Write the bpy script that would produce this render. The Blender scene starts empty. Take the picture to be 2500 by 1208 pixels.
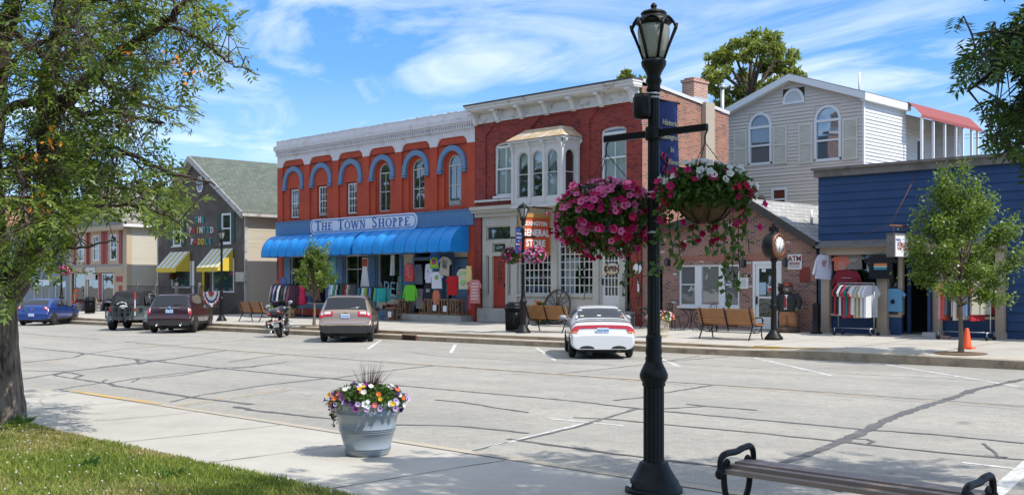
import bpy,math,random
import numpy as np
from mathutils import Vector,Matrix
R = random.Random(11)
NR = np.random.default_rng(5)
sc = bpy.context.scene
COL = sc.collection
S2 = math.sqrt(.5)
# ------------------------------------------------------------------ camera, sky, sun, exposure
# world X runs along the street, Y across it (away from the viewer), Z up
F,CX,HY,EYE = 2640.0,1250.0,689.0,2.1
cam = bpy.data.objects.new("camera",bpy.data.cameras.new("camera"))
COL.objects.link(cam)
cam.location = (0,0,EYE)
cam.rotation_euler = (math.radians(90),0,math.radians(45))
cam.data.sensor_width = 36
cam.data.lens = F / 2500 * 36
cam.data.shift_y = (HY - 604) / 2500
cam.data.clip_end = 3000
cam.data.clip_start = .1
sc.camera = cam
SUN_EL = 52.0
_sx,_sy = .817,-.576                      # towards the sun, in camera axes
SUN_H = ((_sx - _sy) * S2,(_sx + _sy) * S2)
world = bpy.data.worlds.new("World")
sc.world = world
world.use_nodes = True
wn,wl = world.node_tree.nodes,world.node_tree.links
wn.clear()
def wnode(t,**k):
 n = wn.new(t)
 for a,b in k.items():
  setattr(n,a,b)
 return n
wo = wnode('ShaderNodeOutputWorld')
bg = wnode('ShaderNodeBackground')
bg.inputs[1].default_value = .15
sky = wnode('ShaderNodeTexSky',sky_type='NISHITA',sun_disc=False)
sky.sun_elevation = math.radians(SUN_EL)
sky.sun_rotation = math.atan2(SUN_H[0],SUN_H[1])
sky.altitude = 200
sky.air_density = 1.0
sky.dust_density = .0
sky.ozone_density = 1.2
geo = wnode('ShaderNodeTexCoord')
sep = wnode('ShaderNodeSeparateXYZ')
wl.new(geo.outputs['Generated'],sep.inputs[0])
# the whole dome is looked up a little higher than it stands: a clear, dry day
addz = wnode('ShaderNodeMath',operation='MULTIPLY_ADD')
wl.new(sep.outputs[2],addz.inputs[0]); addz.inputs[1].default_value = 1.0; addz.inputs[2].default_value = .13
cmb = wnode('ShaderNodeCombineXYZ')
wl.new(sep.outputs[0],cmb.inputs[0]); wl.new(sep.outputs[1],cmb.inputs[1]); wl.new(addz.outputs[0],cmb.inputs[2])
nrm = wnode('ShaderNodeVectorMath',operation='NORMALIZE')
wl.new(cmb.outputs[0],nrm.inputs[0]); wl.new(nrm.outputs[0],sky.inputs[0])
# cirrus: direction projected on a high flat layer
zc = wnode('ShaderNodeMath',operation='ADD'); wl.new(sep.outputs[2],zc.inputs[0]); zc.inputs[1].default_value = .09
dx = wnode('ShaderNodeMath',operation='DIVIDE'); wl.new(sep.outputs[0],dx.inputs[0]); wl.new(zc.outputs[0],dx.inputs[1])
dy = wnode('ShaderNodeMath',operation='DIVIDE'); wl.new(sep.outputs[1],dy.inputs[0]); wl.new(zc.outputs[0],dy.inputs[1])
cc = wnode('ShaderNodeCombineXYZ'); wl.new(dx.outputs[0],cc.inputs[0]); wl.new(dy.outputs[0],cc.inputs[1])
mp = wnode('ShaderNodeMapping'); wl.new(cc.outputs[0],mp.inputs[0])
mp.inputs['Rotation'].default_value = (0,0,math.radians(-20)); mp.inputs['Scale'].default_value = (.7,1.25,1)
mp.inputs['Location'].default_value = (2.1,.9,0)
n1 = wnode('ShaderNodeTexNoise'); wl.new(mp.outputs[0],n1.inputs[0])
n1.inputs['Scale'].default_value = 1.15; n1.inputs['Detail'].default_value = 9; n1.inputs['Roughness'].default_value = .58; n1.inputs['Distortion'].default_value = 1.3
n2 = wnode('ShaderNodeTexNoise'); wl.new(cc.outputs[0],n2.inputs[0])
n2.inputs['Scale'].default_value = .35; n2.inputs['Detail'].default_value = 2
cr = wnode('ShaderNodeMapRange'); cr.inputs[1].default_value = .45; cr.inputs[2].default_value = .78; wl.new(n1.outputs[0],cr.inputs[0])
cr2 = wnode('ShaderNodeMapRange'); cr2.inputs[1].default_value = .30; cr2.inputs[2].default_value = .54; wl.new(n2.outputs[0],cr2.inputs[0])
mul = wnode('ShaderNodeMath',operation='MULTIPLY'); wl.new(cr.outputs[0],mul.inputs[0]); wl.new(cr2.outputs[0],mul.inputs[1])
low = wnode('ShaderNodeMapRange'); wl.new(sep.outputs[2],low.inputs[0])
low.inputs[1].default_value = -.02; low.inputs[2].default_value = .19; low.inputs[3].default_value = .55; low.inputs[4].default_value = 0
mx = wnode('ShaderNodeMath',operation='MAXIMUM'); wl.new(mul.outputs[0],mx.inputs[0]); wl.new(low.outputs[0],mx.inputs[1])
high = wnode('ShaderNodeMapRange'); wl.new(sep.outputs[2],high.inputs[0])      # milky veil added above the frame to whiten the fill light
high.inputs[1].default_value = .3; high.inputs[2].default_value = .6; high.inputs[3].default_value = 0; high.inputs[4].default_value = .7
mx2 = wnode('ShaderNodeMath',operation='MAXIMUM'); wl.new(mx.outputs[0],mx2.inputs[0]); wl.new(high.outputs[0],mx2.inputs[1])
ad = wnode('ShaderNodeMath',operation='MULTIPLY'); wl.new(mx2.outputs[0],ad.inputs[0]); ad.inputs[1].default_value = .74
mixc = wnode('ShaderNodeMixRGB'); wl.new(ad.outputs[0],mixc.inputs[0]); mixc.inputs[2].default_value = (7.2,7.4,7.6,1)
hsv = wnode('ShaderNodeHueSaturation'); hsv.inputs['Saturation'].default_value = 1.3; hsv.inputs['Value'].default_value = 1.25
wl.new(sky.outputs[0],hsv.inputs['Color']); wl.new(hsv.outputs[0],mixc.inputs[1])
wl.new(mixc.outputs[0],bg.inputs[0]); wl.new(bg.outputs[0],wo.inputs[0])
sun = bpy.data.objects.new("sun",bpy.data.lights.new("sun",'SUN'))
COL.objects.link(sun)
sun.data.energy = 3.9
sun.data.angle = math.radians(.5)
sun.data.color = (1,.95,.86)
_e = math.radians(SUN_EL)
sun.rotation_euler = Vector((SUN_H[0] * math.cos(_e),SUN_H[1] * math.cos(_e),math.sin(_e))).to_track_quat('Z','Y').to_euler()
sun.location = (20,10,40)
sc.view_settings.view_transform = 'Standard'
sc.view_settings.look = 'None'
sc.view_settings.exposure = .38
sc.view_settings.gamma = 1
sc.render.engine = 'CYCLES'
sc.cycles.max_bounces = 7
sc.cycles.transparent_max_bounces = 12
sc.cycles.caustics_reflective = False
sc.cycles.caustics_refractive = False
# ------------------------------------------------------------------ surveying helpers: where a thing seen in the photograph stands
def zs(u):                                # the road falls away to the west
 return .18 + .0069 * max(-130,min(60,u))
def zw(u,v=25.9):                        # far sidewalk rises from the kerb to the fronts
 e = .34 + .006 * (min(0.,max(u,-110) + 22))
 return e + .13 * max(0,min(1,(v - 25.9) / 6.3))
def upx(px,v):                           # u of a point seen in column px on the plane at v
 k = (px - CX) / F
 return v * (k - 1) / (k + 1)
def zpx(py,u,v):
 return EYE + (HY - py) * (v - u) * S2 / F
def road_px(px,py,dz=0.0):
 u = -20.
 for _ in range(8):
  z = zs(u) + dz
  D = (EYE - z) * F / (py - HY); X = (px - CX) / F * D
  u,v = (X - D) * S2,(X + D) * S2
 return Vector((u,v,zs(u) + dz))
def uvd(px,D):
 X = (px - CX) / F * D
 return (X - D) * S2,(X + D) * S2
# ------------------------------------------------------------------ materials
MATS = {}
def srgb(c):
 return tuple((x / 12.92 if x <= .04045 else ((x + .055) / 1.055) ** 2.4) for x in c)
def newmat(name):
 m = bpy.data.materials.new(name); m.use_nodes = True
 nt = m.node_tree
 return m,nt,nt.nodes['Principled BSDF']
def nd(nt,t,**k):
 n = nt.nodes.new(t)
 for a,b in k.items():
  setattr(n,a,b)
 return n
def mat(name,col,rough=.6,metal=0,var=.12,scale=6,bump=0,bscale=40,coat=0,island=0,spec=.5,col2=None,lo=.45,hi=.62,pos=False,detail=6):
 """plain procedural surface: base colour broken up by noise; col2 = patches of a second real colour (wear, stain)"""
 if name in MATS:
  return MATS[name]
 m,nt,b = newmat(name)
 b.inputs['Roughness'].default_value = rough
 b.inputs['Metallic'].default_value = metal
 b.inputs['Specular IOR Level'].default_value = spec
 if coat:
  b.inputs['Coat Weight'].default_value = coat; b.inputs['Coat Roughness'].default_value = .04
 L = nt.links
 if pos:
  src = nd(nt,'ShaderNodeNewGeometry').outputs['Position']
 else:
  src = nd(nt,'ShaderNodeTexCoord').outputs['Object']
 col = tuple(col) + (1,)
 out = None
 if var or col2:
  n = nd(nt,'ShaderNodeTexNoise'); n.inputs['Scale'].default_value = scale; n.inputs['Detail'].default_value = detail
  L.new(src,n.inputs['Vector'])
  hs = nd(nt,'ShaderNodeMixRGB'); hs.blend_type = 'MIX'
  hs.inputs[1].default_value = tuple(c * (1 - var) for c in col[:3]) + (1,)
  hs.inputs[2].default_value = tuple(min(1,c * (1 + var)) for c in col[:3]) + (1,)
  L.new(n.outputs['Fac'],hs.inputs[0]); out = hs.outputs[0]
  if col2:
   n2 = nd(nt,'ShaderNodeTexNoise'); n2.inputs['Scale'].default_value = scale * .7; n2.inputs['Detail'].default_value = 9; n2.inputs['Roughness'].default_value = .65
   L.new(src,n2.inputs['Vector'])
   mr = nd(nt,'ShaderNodeMapRange'); mr.inputs[1].default_value = lo; mr.inputs[2].default_value = hi
   L.new(n2.outputs['Fac'],mr.inputs[0])
   mm = nd(nt,'ShaderNodeMixRGB'); L.new(mr.outputs[0],mm.inputs[0]); L.new(out,mm.inputs[1]); mm.inputs[2].default_value = tuple(col2) + (1,)
   out = mm.outputs[0]
 if island:
  g = nd(nt,'ShaderNodeNewGeometry')
  mr = nd(nt,'ShaderNodeMapRange'); mr.inputs[3].default_value = 1 - island; mr.inputs[4].default_value = 1 + island
  L.new(g.outputs['Random Per Island'],mr.inputs[0])
  h = nd(nt,'ShaderNodeHueSaturation')
  if out is None: h.inputs['Color'].default_value = col
  else: L.new(out,h.inputs['Color'])
  L.new(mr.outputs[0],h.inputs['Value']); out = h.outputs[0]
 if out is None:
  b.inputs['Base Color'].default_value = col
 else:
  L.new(out,b.inputs['Base Color'])
 if bump:
  nb = nd(nt,'ShaderNodeTexNoise'); nb.inputs['Scale'].default_value = bscale; nb.inputs['Detail'].default_value = 4
  L.new(src,nb.inputs['Vector'])
  bp = nd(nt,'ShaderNodeBump'); bp.inputs['Strength'].default_value = bump; bp.inputs['Distance'].default_value = .02
  L.new(nb.outputs['Fac'],bp.inputs['Height']); L.new(bp.outputs[0],b.inputs['Normal'])
 MATS[name] = m
 return m
def wallcoord(nt):
 """(along the wall, up) from position, the same for fronts and sides"""
 g = nd(nt,'ShaderNodeNewGeometry'); s = nd(nt,'ShaderNodeSeparateXYZ'); nt.links.new(g.outputs['Position'],s.inputs[0])
 a = nd(nt,'ShaderNodeMath',operation='ADD'); nt.links.new(s.outputs[0],a.inputs[0]); nt.links.new(s.outputs[1],a.inputs[1])
 c = nd(nt,'ShaderNodeCombineXYZ'); nt.links.new(a.outputs[0],c.inputs[0]); nt.links.new(s.outputs[2],c.inputs[1])
 return c.outputs[0],g.outputs['Position']
def brickmat(name,c1,c2,mortar,msize=.009,bias=0.,w=.215,h=.074,odd=None,oddamt=.0,rough=.85,stain=None,stain_lo=.55,stain_hi=.75):
 if name in MATS:
  return MATS[name]
 m,nt,b = newmat(name); L = nt.links
 vec,pos = wallcoord(nt)
 t = nd(nt,'ShaderNodeTexBrick'); t.inputs['Scale'].default_value = 1
 t.inputs['Brick Width'].default_value = w; t.inputs['Row Height'].default_value = h
 t.inputs['Mortar Size'].default_value = msize; t.inputs['Mortar Smooth'].default_value = .2; t.inputs['Bias'].default_value = bias
 t.inputs['Color1'].default_value = (*c1,1); t.inputs['Color2'].default_value = (*c2,1); t.inputs['Mortar'].default_value = (*mortar,1)
 L.new(vec,t.inputs['Vector'])
 out = t.outputs['Color']
 if odd:
  t2 = nd(nt,'ShaderNodeTexBrick'); t2.inputs['Scale'].default_value = 1
  t2.inputs['Brick Width'].default_value = w; t2.inputs['Row Height'].default_value = h; t2.inputs['Mortar Size'].default_value = msize * 1.2; t2.inputs['Bias'].default_value = -oddamt
  t2.inputs['Color1'].default_value = (0,0,0,1); t2.inputs['Color2'].default_value = (1,1,1,1); t2.inputs['Mortar'].default_value = (0,0,0,1)
  L.new(vec,t2.inputs['Vector'])
  mr = nd(nt,'ShaderNodeMapRange'); mr.inputs[1].default_value = .3; mr.inputs[2].default_value = .45; L.new(t2.outputs['Color'],mr.inputs[0])
  mm = nd(nt,'ShaderNodeMixRGB'); L.new(mr.outputs[0],mm.inputs[0]); L.new(out,mm.inputs[1]); mm.inputs[2].default_value = (*odd,1); out = mm.outputs[0]
 n = nd(nt,'ShaderNodeTexNoise'); n.inputs['Scale'].default_value = 1.3; n.inputs['Detail'].default_value = 8; L.new(pos,n.inputs['Vector'])
 mr = nd(nt,'ShaderNodeMapRange'); mr.inputs[3].default_value = .72; mr.inputs[4].default_value = 1.25; L.new(n.outputs['Fac'],mr.inputs[0])
 mu = nd(nt,'ShaderNodeMixRGB',blend_type='MULTIPLY'); mu.inputs[0].default_value = 1; L.new(out,mu.inputs[1]); L.new(mr.outputs[0],mu.inputs[2]); out = mu.outputs[0]
 if stain:
  n2 = nd(nt,'ShaderNodeTexNoise'); n2.inputs['Scale'].default_value = .8; n2.inputs['Detail'].default_value = 10; n2.inputs['Roughness'].default_value = .7; L.new(pos,n2.inputs['Vector'])
  m2 = nd(nt,'ShaderNodeMapRange'); m2.inputs[1].default_value = stain_lo; m2.inputs[2].default_value = stain_hi; L.new(n2.outputs['Fac'],m2.inputs[0])
  m3 = nd(nt,'ShaderNodeMixRGB'); L.new(m2.outputs[0],m3.inputs[0]); L.new(out,m3.inputs[1]); m3.inputs[2].default_value = (*stain,1); out = m3.outputs[0]
 L.new(out,b.inputs['Base Color']); b.inputs['Roughness'].default_value = rough
 bp = nd(nt,'ShaderNodeBump'); bp.inputs['Strength'].default_value = .5; bp.inputs['Distance'].default_value = .01
 inv = nd(nt,'ShaderNodeMath',operation='SUBTRACT'); inv.inputs[0].default_value = 1; L.new(t.outputs['Fac'],inv.inputs[1])
 L.new(inv.outputs[0],bp.inputs['Height']); L.new(bp.outputs[0],b.inputs['Normal'])
 MATS[name] = m
 return m
def glassmat(name,tint=(.85,.9,.9),refl=.18,dark=None):
 """thin pane: mirror-like at grazing angles, see-through (dark=None) or a flat colour painted in for a dim room or a reflection"""
 if name in MATS:
  return MATS[name]
 m,nt,b = newmat(name); L = nt.links
 nt.nodes.remove(b)
 o = nt.nodes['Material Output']
 g = nd(nt,'ShaderNodeBsdfGlossy'); g.inputs['Roughness'].default_value = .02; g.inputs['Color'].default_value = (.95,.97,1,1)
 nz = nd(nt,'ShaderNodeTexNoise'); nz.inputs['Scale'].default_value = .9; nz.inputs['Detail'].default_value = 1
 L.new(nd(nt,'ShaderNodeNewGeometry').outputs['Position'],nz.inputs['Vector'])
 bp = nd(nt,'ShaderNodeBump'); bp.inputs['Strength'].default_value = .12; bp.inputs['Distance'].default_value = .05
 L.new(nz.outputs['Fac'],bp.inputs['Height']); L.new(bp.outputs[0],g.inputs['Normal'])
 if dark is None:
  t = nd(nt,'ShaderNodeBsdfTransparent'); t.inputs['Color'].default_value = (*tint,1)
 else:
  t = nd(nt,'ShaderNodeBsdfDiffuse'); t.inputs['Color'].default_value = (*dark,1)
 fr = nd(nt,'ShaderNodeFresnel'); bf = nd(nt,'ShaderNodeMapRange'); bf.inputs[3].default_value = 1.5; bf.inputs[4].default_value = 1 / 1.5
 L.new(nd(nt,'ShaderNodeNewGeometry').outputs['Backfacing'],bf.inputs[0]); L.new(bf.outputs[0],fr.inputs['IOR'])
 mr = nd(nt,'ShaderNodeMapRange'); mr.inputs[3].default_value = refl - .04 if refl > .04 else 0; mr.inputs[4].default_value = 1.0
 L.new(fr.outputs[0],mr.inputs[0])
 ms = nd(nt,'ShaderNodeMixShader'); L.new(mr.outputs[0],ms.inputs[0]); L.new(t.outputs[0],ms.inputs[1]); L.new(g.outputs[0],ms.inputs[2])
 L.new(ms.outputs[0],o.inputs['Surface'])
 MATS[name] = m
 return m
def leafmat(name,col,col2,trans=.35,rough=.45,var=.35,spec=.35):
 if name in MATS:
  return MATS[name]
 m,nt,b = newmat(name); L = nt.links
 o = nt.nodes['Material Output']
 g = nd(nt,'ShaderNodeNewGeometry')
 mx_ = nd(nt,'ShaderNodeMixRGB'); mx_.inputs[1].default_value = (*col,1); mx_.inputs[2].default_value = (*col2,1)
 n = nd(nt,'ShaderNodeTexNoise'); n.inputs['Scale'].default_value = 1.1; n.inputs['Detail'].default_value = 3; L.new(g.outputs['Position'],n.inputs['Vector'])
 a = nd(nt,'ShaderNodeMath',operation='MULTIPLY_ADD'); L.new(g.outputs['Random Per Island'],a.inputs[0]); a.inputs[1].default_value = .55
 mr0 = nd(nt,'ShaderNodeMapRange'); mr0.inputs[1].default_value = .35; mr0.inputs[2].default_value = .65; mr0.inputs[4].default_value = .5; L.new(n.outputs['Fac'],mr0.inputs[0]); L.new(mr0.outputs[0],a.inputs[2])
 L.new(a.outputs[0],mx_.inputs[0])
 h = nd(nt,'ShaderNodeHueSaturation')
 wn_ = nd(nt,'ShaderNodeTexWhiteNoise',noise_dimensions='1D'); L.new(g.outputs['Random Per Island'],wn_.inputs['W'])
 mr = nd(nt,'ShaderNodeMapRange'); mr.inputs[3].default_value = 1 - var; mr.inputs[4].default_value = 1 + var; L.new(wn_.outputs['Value'],mr.inputs[0])
 L.new(mr.outputs[0],h.inputs['Value']); L.new(mx_.outputs[0],h.inputs['Color'])
 L.new(h.outputs[0],b.inputs['Base Color']); b.inputs['Roughness'].default_value = rough; b.inputs['Specular IOR Level'].default_value = spec
 tr = nd(nt,'ShaderNodeBsdfTranslucent')
 ht = nd(nt,'ShaderNodeHueSaturation'); ht.inputs['Hue'].default_value = .485; ht.inputs['Saturation'].default_value = 1.1; ht.inputs['Value'].default_value = 1.6; L.new(h.outputs[0],ht.inputs['Color'])
 L.new(ht.outputs[0],tr.inputs['Color'])
 ms = nd(nt,'ShaderNodeMixShader'); ms.inputs[0].default_value = trans
 L.new(b.outputs[0],ms.inputs[1]); L.new(tr.outputs[0],ms.inputs[2]); L.new(ms.outputs[0],o.inputs['Surface'])
 MATS[name] = m
 return m
# ------------------------------------------------------------------ mesh building
class MB:
 def __init__(self):
  self.v,self.f,self.m,self.s = [],[],[],[]
 def add(self,vs,fs,mi=0,smooth=False,M=None):
  o = len(self.v)
  if M is not None:
   vs = [tuple(M @ Vector(p)) for p in vs]
  self.v += [tuple(p) for p in vs]
  for f in fs:
   self.f.append(tuple(i + o for i in f)); self.m.append(mi); self.s.append(smooth)
  return self
 def box(self,x0,x1,y0,y1,z0,z1,mi=0,M=None):
  vs = [(x0,y0,z0),(x1,y0,z0),(x1,y1,z0),(x0,y1,z0),(x0,y0,z1),(x1,y0,z1),(x1,y1,z1),(x0,y1,z1)]
  return self.add(vs,[(0,3,2,1),(4,5,6,7),(0,1,5,4),(1,2,6,5),(2,3,7,6),(3,0,4,7)],mi,False,M)
 def quad(self,a,b,c,d,mi=0,smooth=False):
  return self.add([a,b,c,d],[(0,1,2,3)],mi,smooth)
 def prism(self,poly,ax,a0,a1,mi=0,M=None,caps=True):
  def P(p,a):
   return {'x': (a,p[0],p[1]),'y': (p[0],a,p[1]),'z': (p[0],p[1],a)}[ax]
  n = len(poly)
  vs = [P(p,a0) for p in poly] + [P(p,a1) for p in poly]
  fs = [(i,(i + 1) % n,n + (i + 1) % n,n + i) for i in range(n)]
  if caps:
   fs += [tuple(range(n - 1,-1,-1)),tuple(range(n,2 * n))]
  return self.add(vs,fs,mi,False,M)
 def tube(self,pts,r,n=8,mi=0,smooth=True,cap=True,M=None):
  pts = [Vector(p) for p in pts]
  k = len(pts)
  rs = list(r) if hasattr(r,'__len__') else [r] * k
  vs,fs = [],[]
  up = Vector((0,0,1)); prev = None
  for i in range(k):
   d = (pts[min(i + 1,k - 1)] - pts[max(i - 1,0)])
   d = d.normalized() if d.length > 1e-9 else Vector((0,0,1))
   if prev is None:
    a = d.cross(up)
    if a.length < .15: a = d.cross(Vector((1,0,0)))
   else:
    a = prev - d * prev.dot(d)
    if a.length < 1e-6: a = d.cross(up)
   a.normalize(); prev = a; b = d.cross(a)
   for j in range(n):
    t = 2 * math.pi * j / n
    vs.append(pts[i] + (a * math.cos(t) + b * math.sin(t)) * rs[i])
  for i in range(k - 1):
   for j in range(n):
    fs.append((i * n + j,i * n + (j + 1) % n,(i + 1) * n + (j + 1) % n,(i + 1) * n + j))
  if cap:
   fs += [tuple(range(n - 1,-1,-1)),tuple((k - 1) * n + j for j in range(n))]
  return self.add(vs,fs,mi,smooth,M)
 def lathe(self,prof,n=16,c=(0,0,0),mi=0,smooth=True,M=None,flute=0,ax='z'):
  vs,fs = [],[]
  for i,(r,z) in enumerate(prof):
   for j in range(n):
    t = 2 * math.pi * j / n
    rr = r * (1 - flute * (j % 2))
    x,y = rr * math.cos(t),rr * math.sin(t)
    p = {'z': (x,y,z),'y': (x,z,y),'x': (z,x,y)}[ax]
    vs.append((c[0] + p[0],c[1] + p[1],c[2] + p[2]))
  k = len(prof)
  for i in range(k - 1):
   for j in range(n):
    fs.append((i * n + j,i * n + (j + 1) % n,(i + 1) * n + (j + 1) % n,(i + 1) * n + j))
  loop = prof[0] == prof[-1]
  if prof[0][0] > 1e-4 and not loop: fs.append(tuple(range(n - 1,-1,-1)))
  if not loop and prof[-1][0] > 1e-4: fs.append(tuple((k - 1) * n + j for j in range(n)))
  return self.add(vs,fs,mi,smooth,M)
 def grid(self,rows,mi=0,smooth=True,M=None):
  a,b = len(rows),len(rows[0])
  vs = [p for r in rows for p in r]
  fs = [(i * b + j,i * b + j + 1,(i + 1) * b + j + 1,(i + 1) * b + j) for i in range(a - 1) for j in range(b - 1)]
  return self.add(vs,fs,mi,smooth,M)
 def ball(self,c,r,n=10,k=7,mi=0,M=None):
  r = r if hasattr(r,'__len__') else (r,r,r)
  rows = []
  for i in range(k + 1):
   ph = math.pi * i / k
   rows.append([(c[0] + r[0] * math.sin(ph) * math.cos(2 * math.pi * j / n),c[1] + r[1] * math.sin(ph) * math.sin(2 * math.pi * j / n),c[2] - r[2] * math.cos(ph)) for j in range(n + 1)])
  return self.grid(rows,mi,True,M)
 def mesh(self,name,mats):
  me = bpy.data.meshes.new(name)
  me.from_pydata(self.v,[],self.f)
  for m in (mats if isinstance(mats,(list,tuple)) else [mats]):
   me.materials.append(m)
  me.polygons.foreach_set('material_index',self.m)
  me.polygons.foreach_set('use_smooth',self.s)
  me.update()
  return me
 def build(self,name,mats,parent=None,world=False,loc=None,rz=None):
  return link(name,self.mesh(name,mats),parent,world,loc,rz)
def root_of(o):
 while o.parent is not None: o = o.parent
 return o
def link(name,me,parent=None,world=False,loc=None,rz=None):
 o = bpy.data.objects.new(name,me)
 COL.objects.link(o)
 if parent is not None:
  o.parent = parent
  if world and parent.parent is None and parent.type == 'EMPTY':
   o.matrix_parent_inverse = Matrix.Translation(-Vector(parent.location))
 if loc is not None: o.location = loc
 if rz is not None: o.rotation_euler = (0,0,rz)
 return o
def thing(name,label,cat,loc=(0,0,0),rz=0,group=None):
 o = bpy.data.objects.new(name,None); COL.objects.link(o)
 o.empty_display_size = .3
 o.location = loc; o.rotation_euler = (0,0,rz)
 return tag(o,label,cat,group)
def tag(o,label,cat,group=None,kind=None):
 o['label'] = label; o['category'] = cat
 if group: o['group'] = group
 if kind: o['kind'] = kind
 return o
def struct(o):
 o['kind'] = 'structure'
 return o
def copytree(o,parent=None):
 c = o.copy(); COL.objects.link(c)
 if parent is not None:
  c.parent = parent; c.matrix_parent_inverse = o.matrix_parent_inverse.copy()
 for ch in list(o.children):
  copytree(ch,c)
 return c
def fastmesh(name,V,Q,mats,smooth=False):
 """V (n,3) and quads/tris Q (m,k) straight into a mesh"""
 me = bpy.data.meshes.new(name)
 V = np.asarray(V,dtype=np.float32); Q = np.asarray(Q,dtype=np.int32)
 me.vertices.add(len(V)); me.vertices.foreach_set('co',V.ravel())
 k = Q.shape[1]
 me.loops.add(Q.size); me.loops.foreach_set('vertex_index',Q.ravel())
 me.polygons.add(len(Q)); me.polygons.foreach_set('loop_start',np.arange(0,Q.size,k,dtype=np.int32))
 try: me.polygons.foreach_set('loop_total',np.full(len(Q),k,dtype=np.int32))
 except Exception: pass
 for m in (mats if isinstance(mats,(list,tuple)) else [mats]): me.materials.append(m)
 me.update(calc_edges=True); me.validate()
 return me
def leaves(P,D,N,L,W,fold=.18):
 """one folded rhombic leaf per row: base P, direction D, face normal N; returns verts, quads"""
 P,D,N = (np.asarray(a,float) for a in (P,D,N))
 D = D / (np.linalg.norm(D,axis=1,keepdims=True) + 1e-9)
 S = np.cross(D,N); S /= (np.linalg.norm(S,axis=1,keepdims=True) + 1e-9)
 Nn = np.cross(S,D)
 L = np.broadcast_to(np.asarray(L,float),(len(P),))[:,None]; W = np.broadcast_to(np.asarray(W,float),(len(P),))[:,None]
 a = P; c = P + D * L - Nn * L * fold
 b = P + D * L * .45 + S * W * .5; d = P + D * L * .45 - S * W * .5
 V = np.stack([a,b,c,d],1).reshape(-1,3)
 Q = np.arange(len(P) * 4).reshape(-1,4)
 return V,Q
def rnd_dirs(n,zbias=0.):
 d = NR.normal(size=(n,3)); d /= np.linalg.norm(d,axis=1,keepdims=True)
 d[:,2] += zbias
 return d / np.linalg.norm(d,axis=1,keepdims=True)
def text_mb(mb,s,size,M,depth=.01,bold=.0,mi=0,align='CENTER',shear=0,spacing=1.0):
 """adds the word as real geometry lying in M's xz-plane, facing -y"""
 cu = bpy.data.curves.new("t",'FONT'); cu.body = s; cu.size = size; cu.align_x = align; cu.align_y = 'CENTER'
 cu.extrude = depth / 2; cu.offset = bold; cu.shear = shear; cu.resolution_u = 2; cu.space_character = spacing
 ob = bpy.data.objects.new("t",cu); COL.objects.link(ob)
 bpy.context.view_layer.update()
 me = bpy.data.meshes.new_from_object(ob)
 Rm = Matrix.Rotation(math.radians(90),4,'X')
 mb.add([M @ (Rm @ v.co) for v in me.vertices],[tuple(p.vertices) for p in me.polygons],mi)
 COL.objects.unlink(ob); bpy.data.objects.remove(ob); bpy.data.curves.remove(cu); bpy.data.meshes.remove(me)
 return mb
T = Matrix.Translation
def RZ(a): return Matrix.Rotation(a,4,'Z')
def RX(a): return Matrix.Rotation(a,4,'X')
def RY(a): return Matrix.Rotation(a,4,'Y')
def catmull(pts,n=6):
 P = [Vector(p) for p in pts]
 if len(P) < 3: return P
 out = []
 for i in range(len(P) - 1):
  p0,p1,p2,p3 = P[max(i - 1,0)],P[i],P[i + 1],P[min(i + 2,len(P) - 1)]
  for k in range(n):
   t = k / n
   out.append(.5 * ((2 * p1) + (p2 - p0) * t + (2 * p0 - 5 * p1 + 4 * p2 - p3) * t * t + (3 * p1 - p0 - 3 * p2 + p3) * t ** 3))
 out.append(P[-1])
 return out
# ------------------------------------------------------------------ the setting: ground, road, pavements, kerbs, markings
m_road = mat('asphalt',(.345,.322,.278),.9,var=.12,scale=.5,bump=.35,bscale=60,col2=(.27,.257,.236),lo=.45,hi=.72,pos=True)
def speckle(m,amt,scale,amt2=.0,scale2=4.):
 """aggregate grain: fine light and dark stones over the base colour"""
 nt = m.node_tree; b = nt.nodes['Principled BSDF']; src = b.inputs['Base Color'].links[0].from_socket
 g = nd(nt,'ShaderNodeNewGeometry'); out = src
 for sc_,a in ((scale,amt),(scale2,amt2)):
  if not a: continue
  n = nd(nt,'ShaderNodeTexNoise'); n.inputs['Scale'].default_value = sc_; n.inputs['Detail'].default_value = 3; n.inputs['Roughness'].default_value = .7; nt.links.new(g.outputs['Position'],n.inputs['Vector'])
  r = nd(nt,'ShaderNodeMapRange'); r.inputs[1].default_value = .25; r.inputs[2].default_value = .75; r.inputs[3].default_value = 1 - a; r.inputs[4].default_value = 1 + a; nt.links.new(n.outputs['Fac'],r.inputs[0])
  h = nd(nt,'ShaderNodeMixRGB',blend_type='MULTIPLY'); h.inputs[0].default_value = 1; nt.links.new(out,h.inputs[1]); nt.links.new(r.outputs[0],h.inputs[2]); out = h.outputs[0]
 nt.links.new(out,b.inputs['Base Color'])
speckle(m_road,.34,38,.14,5)
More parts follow.
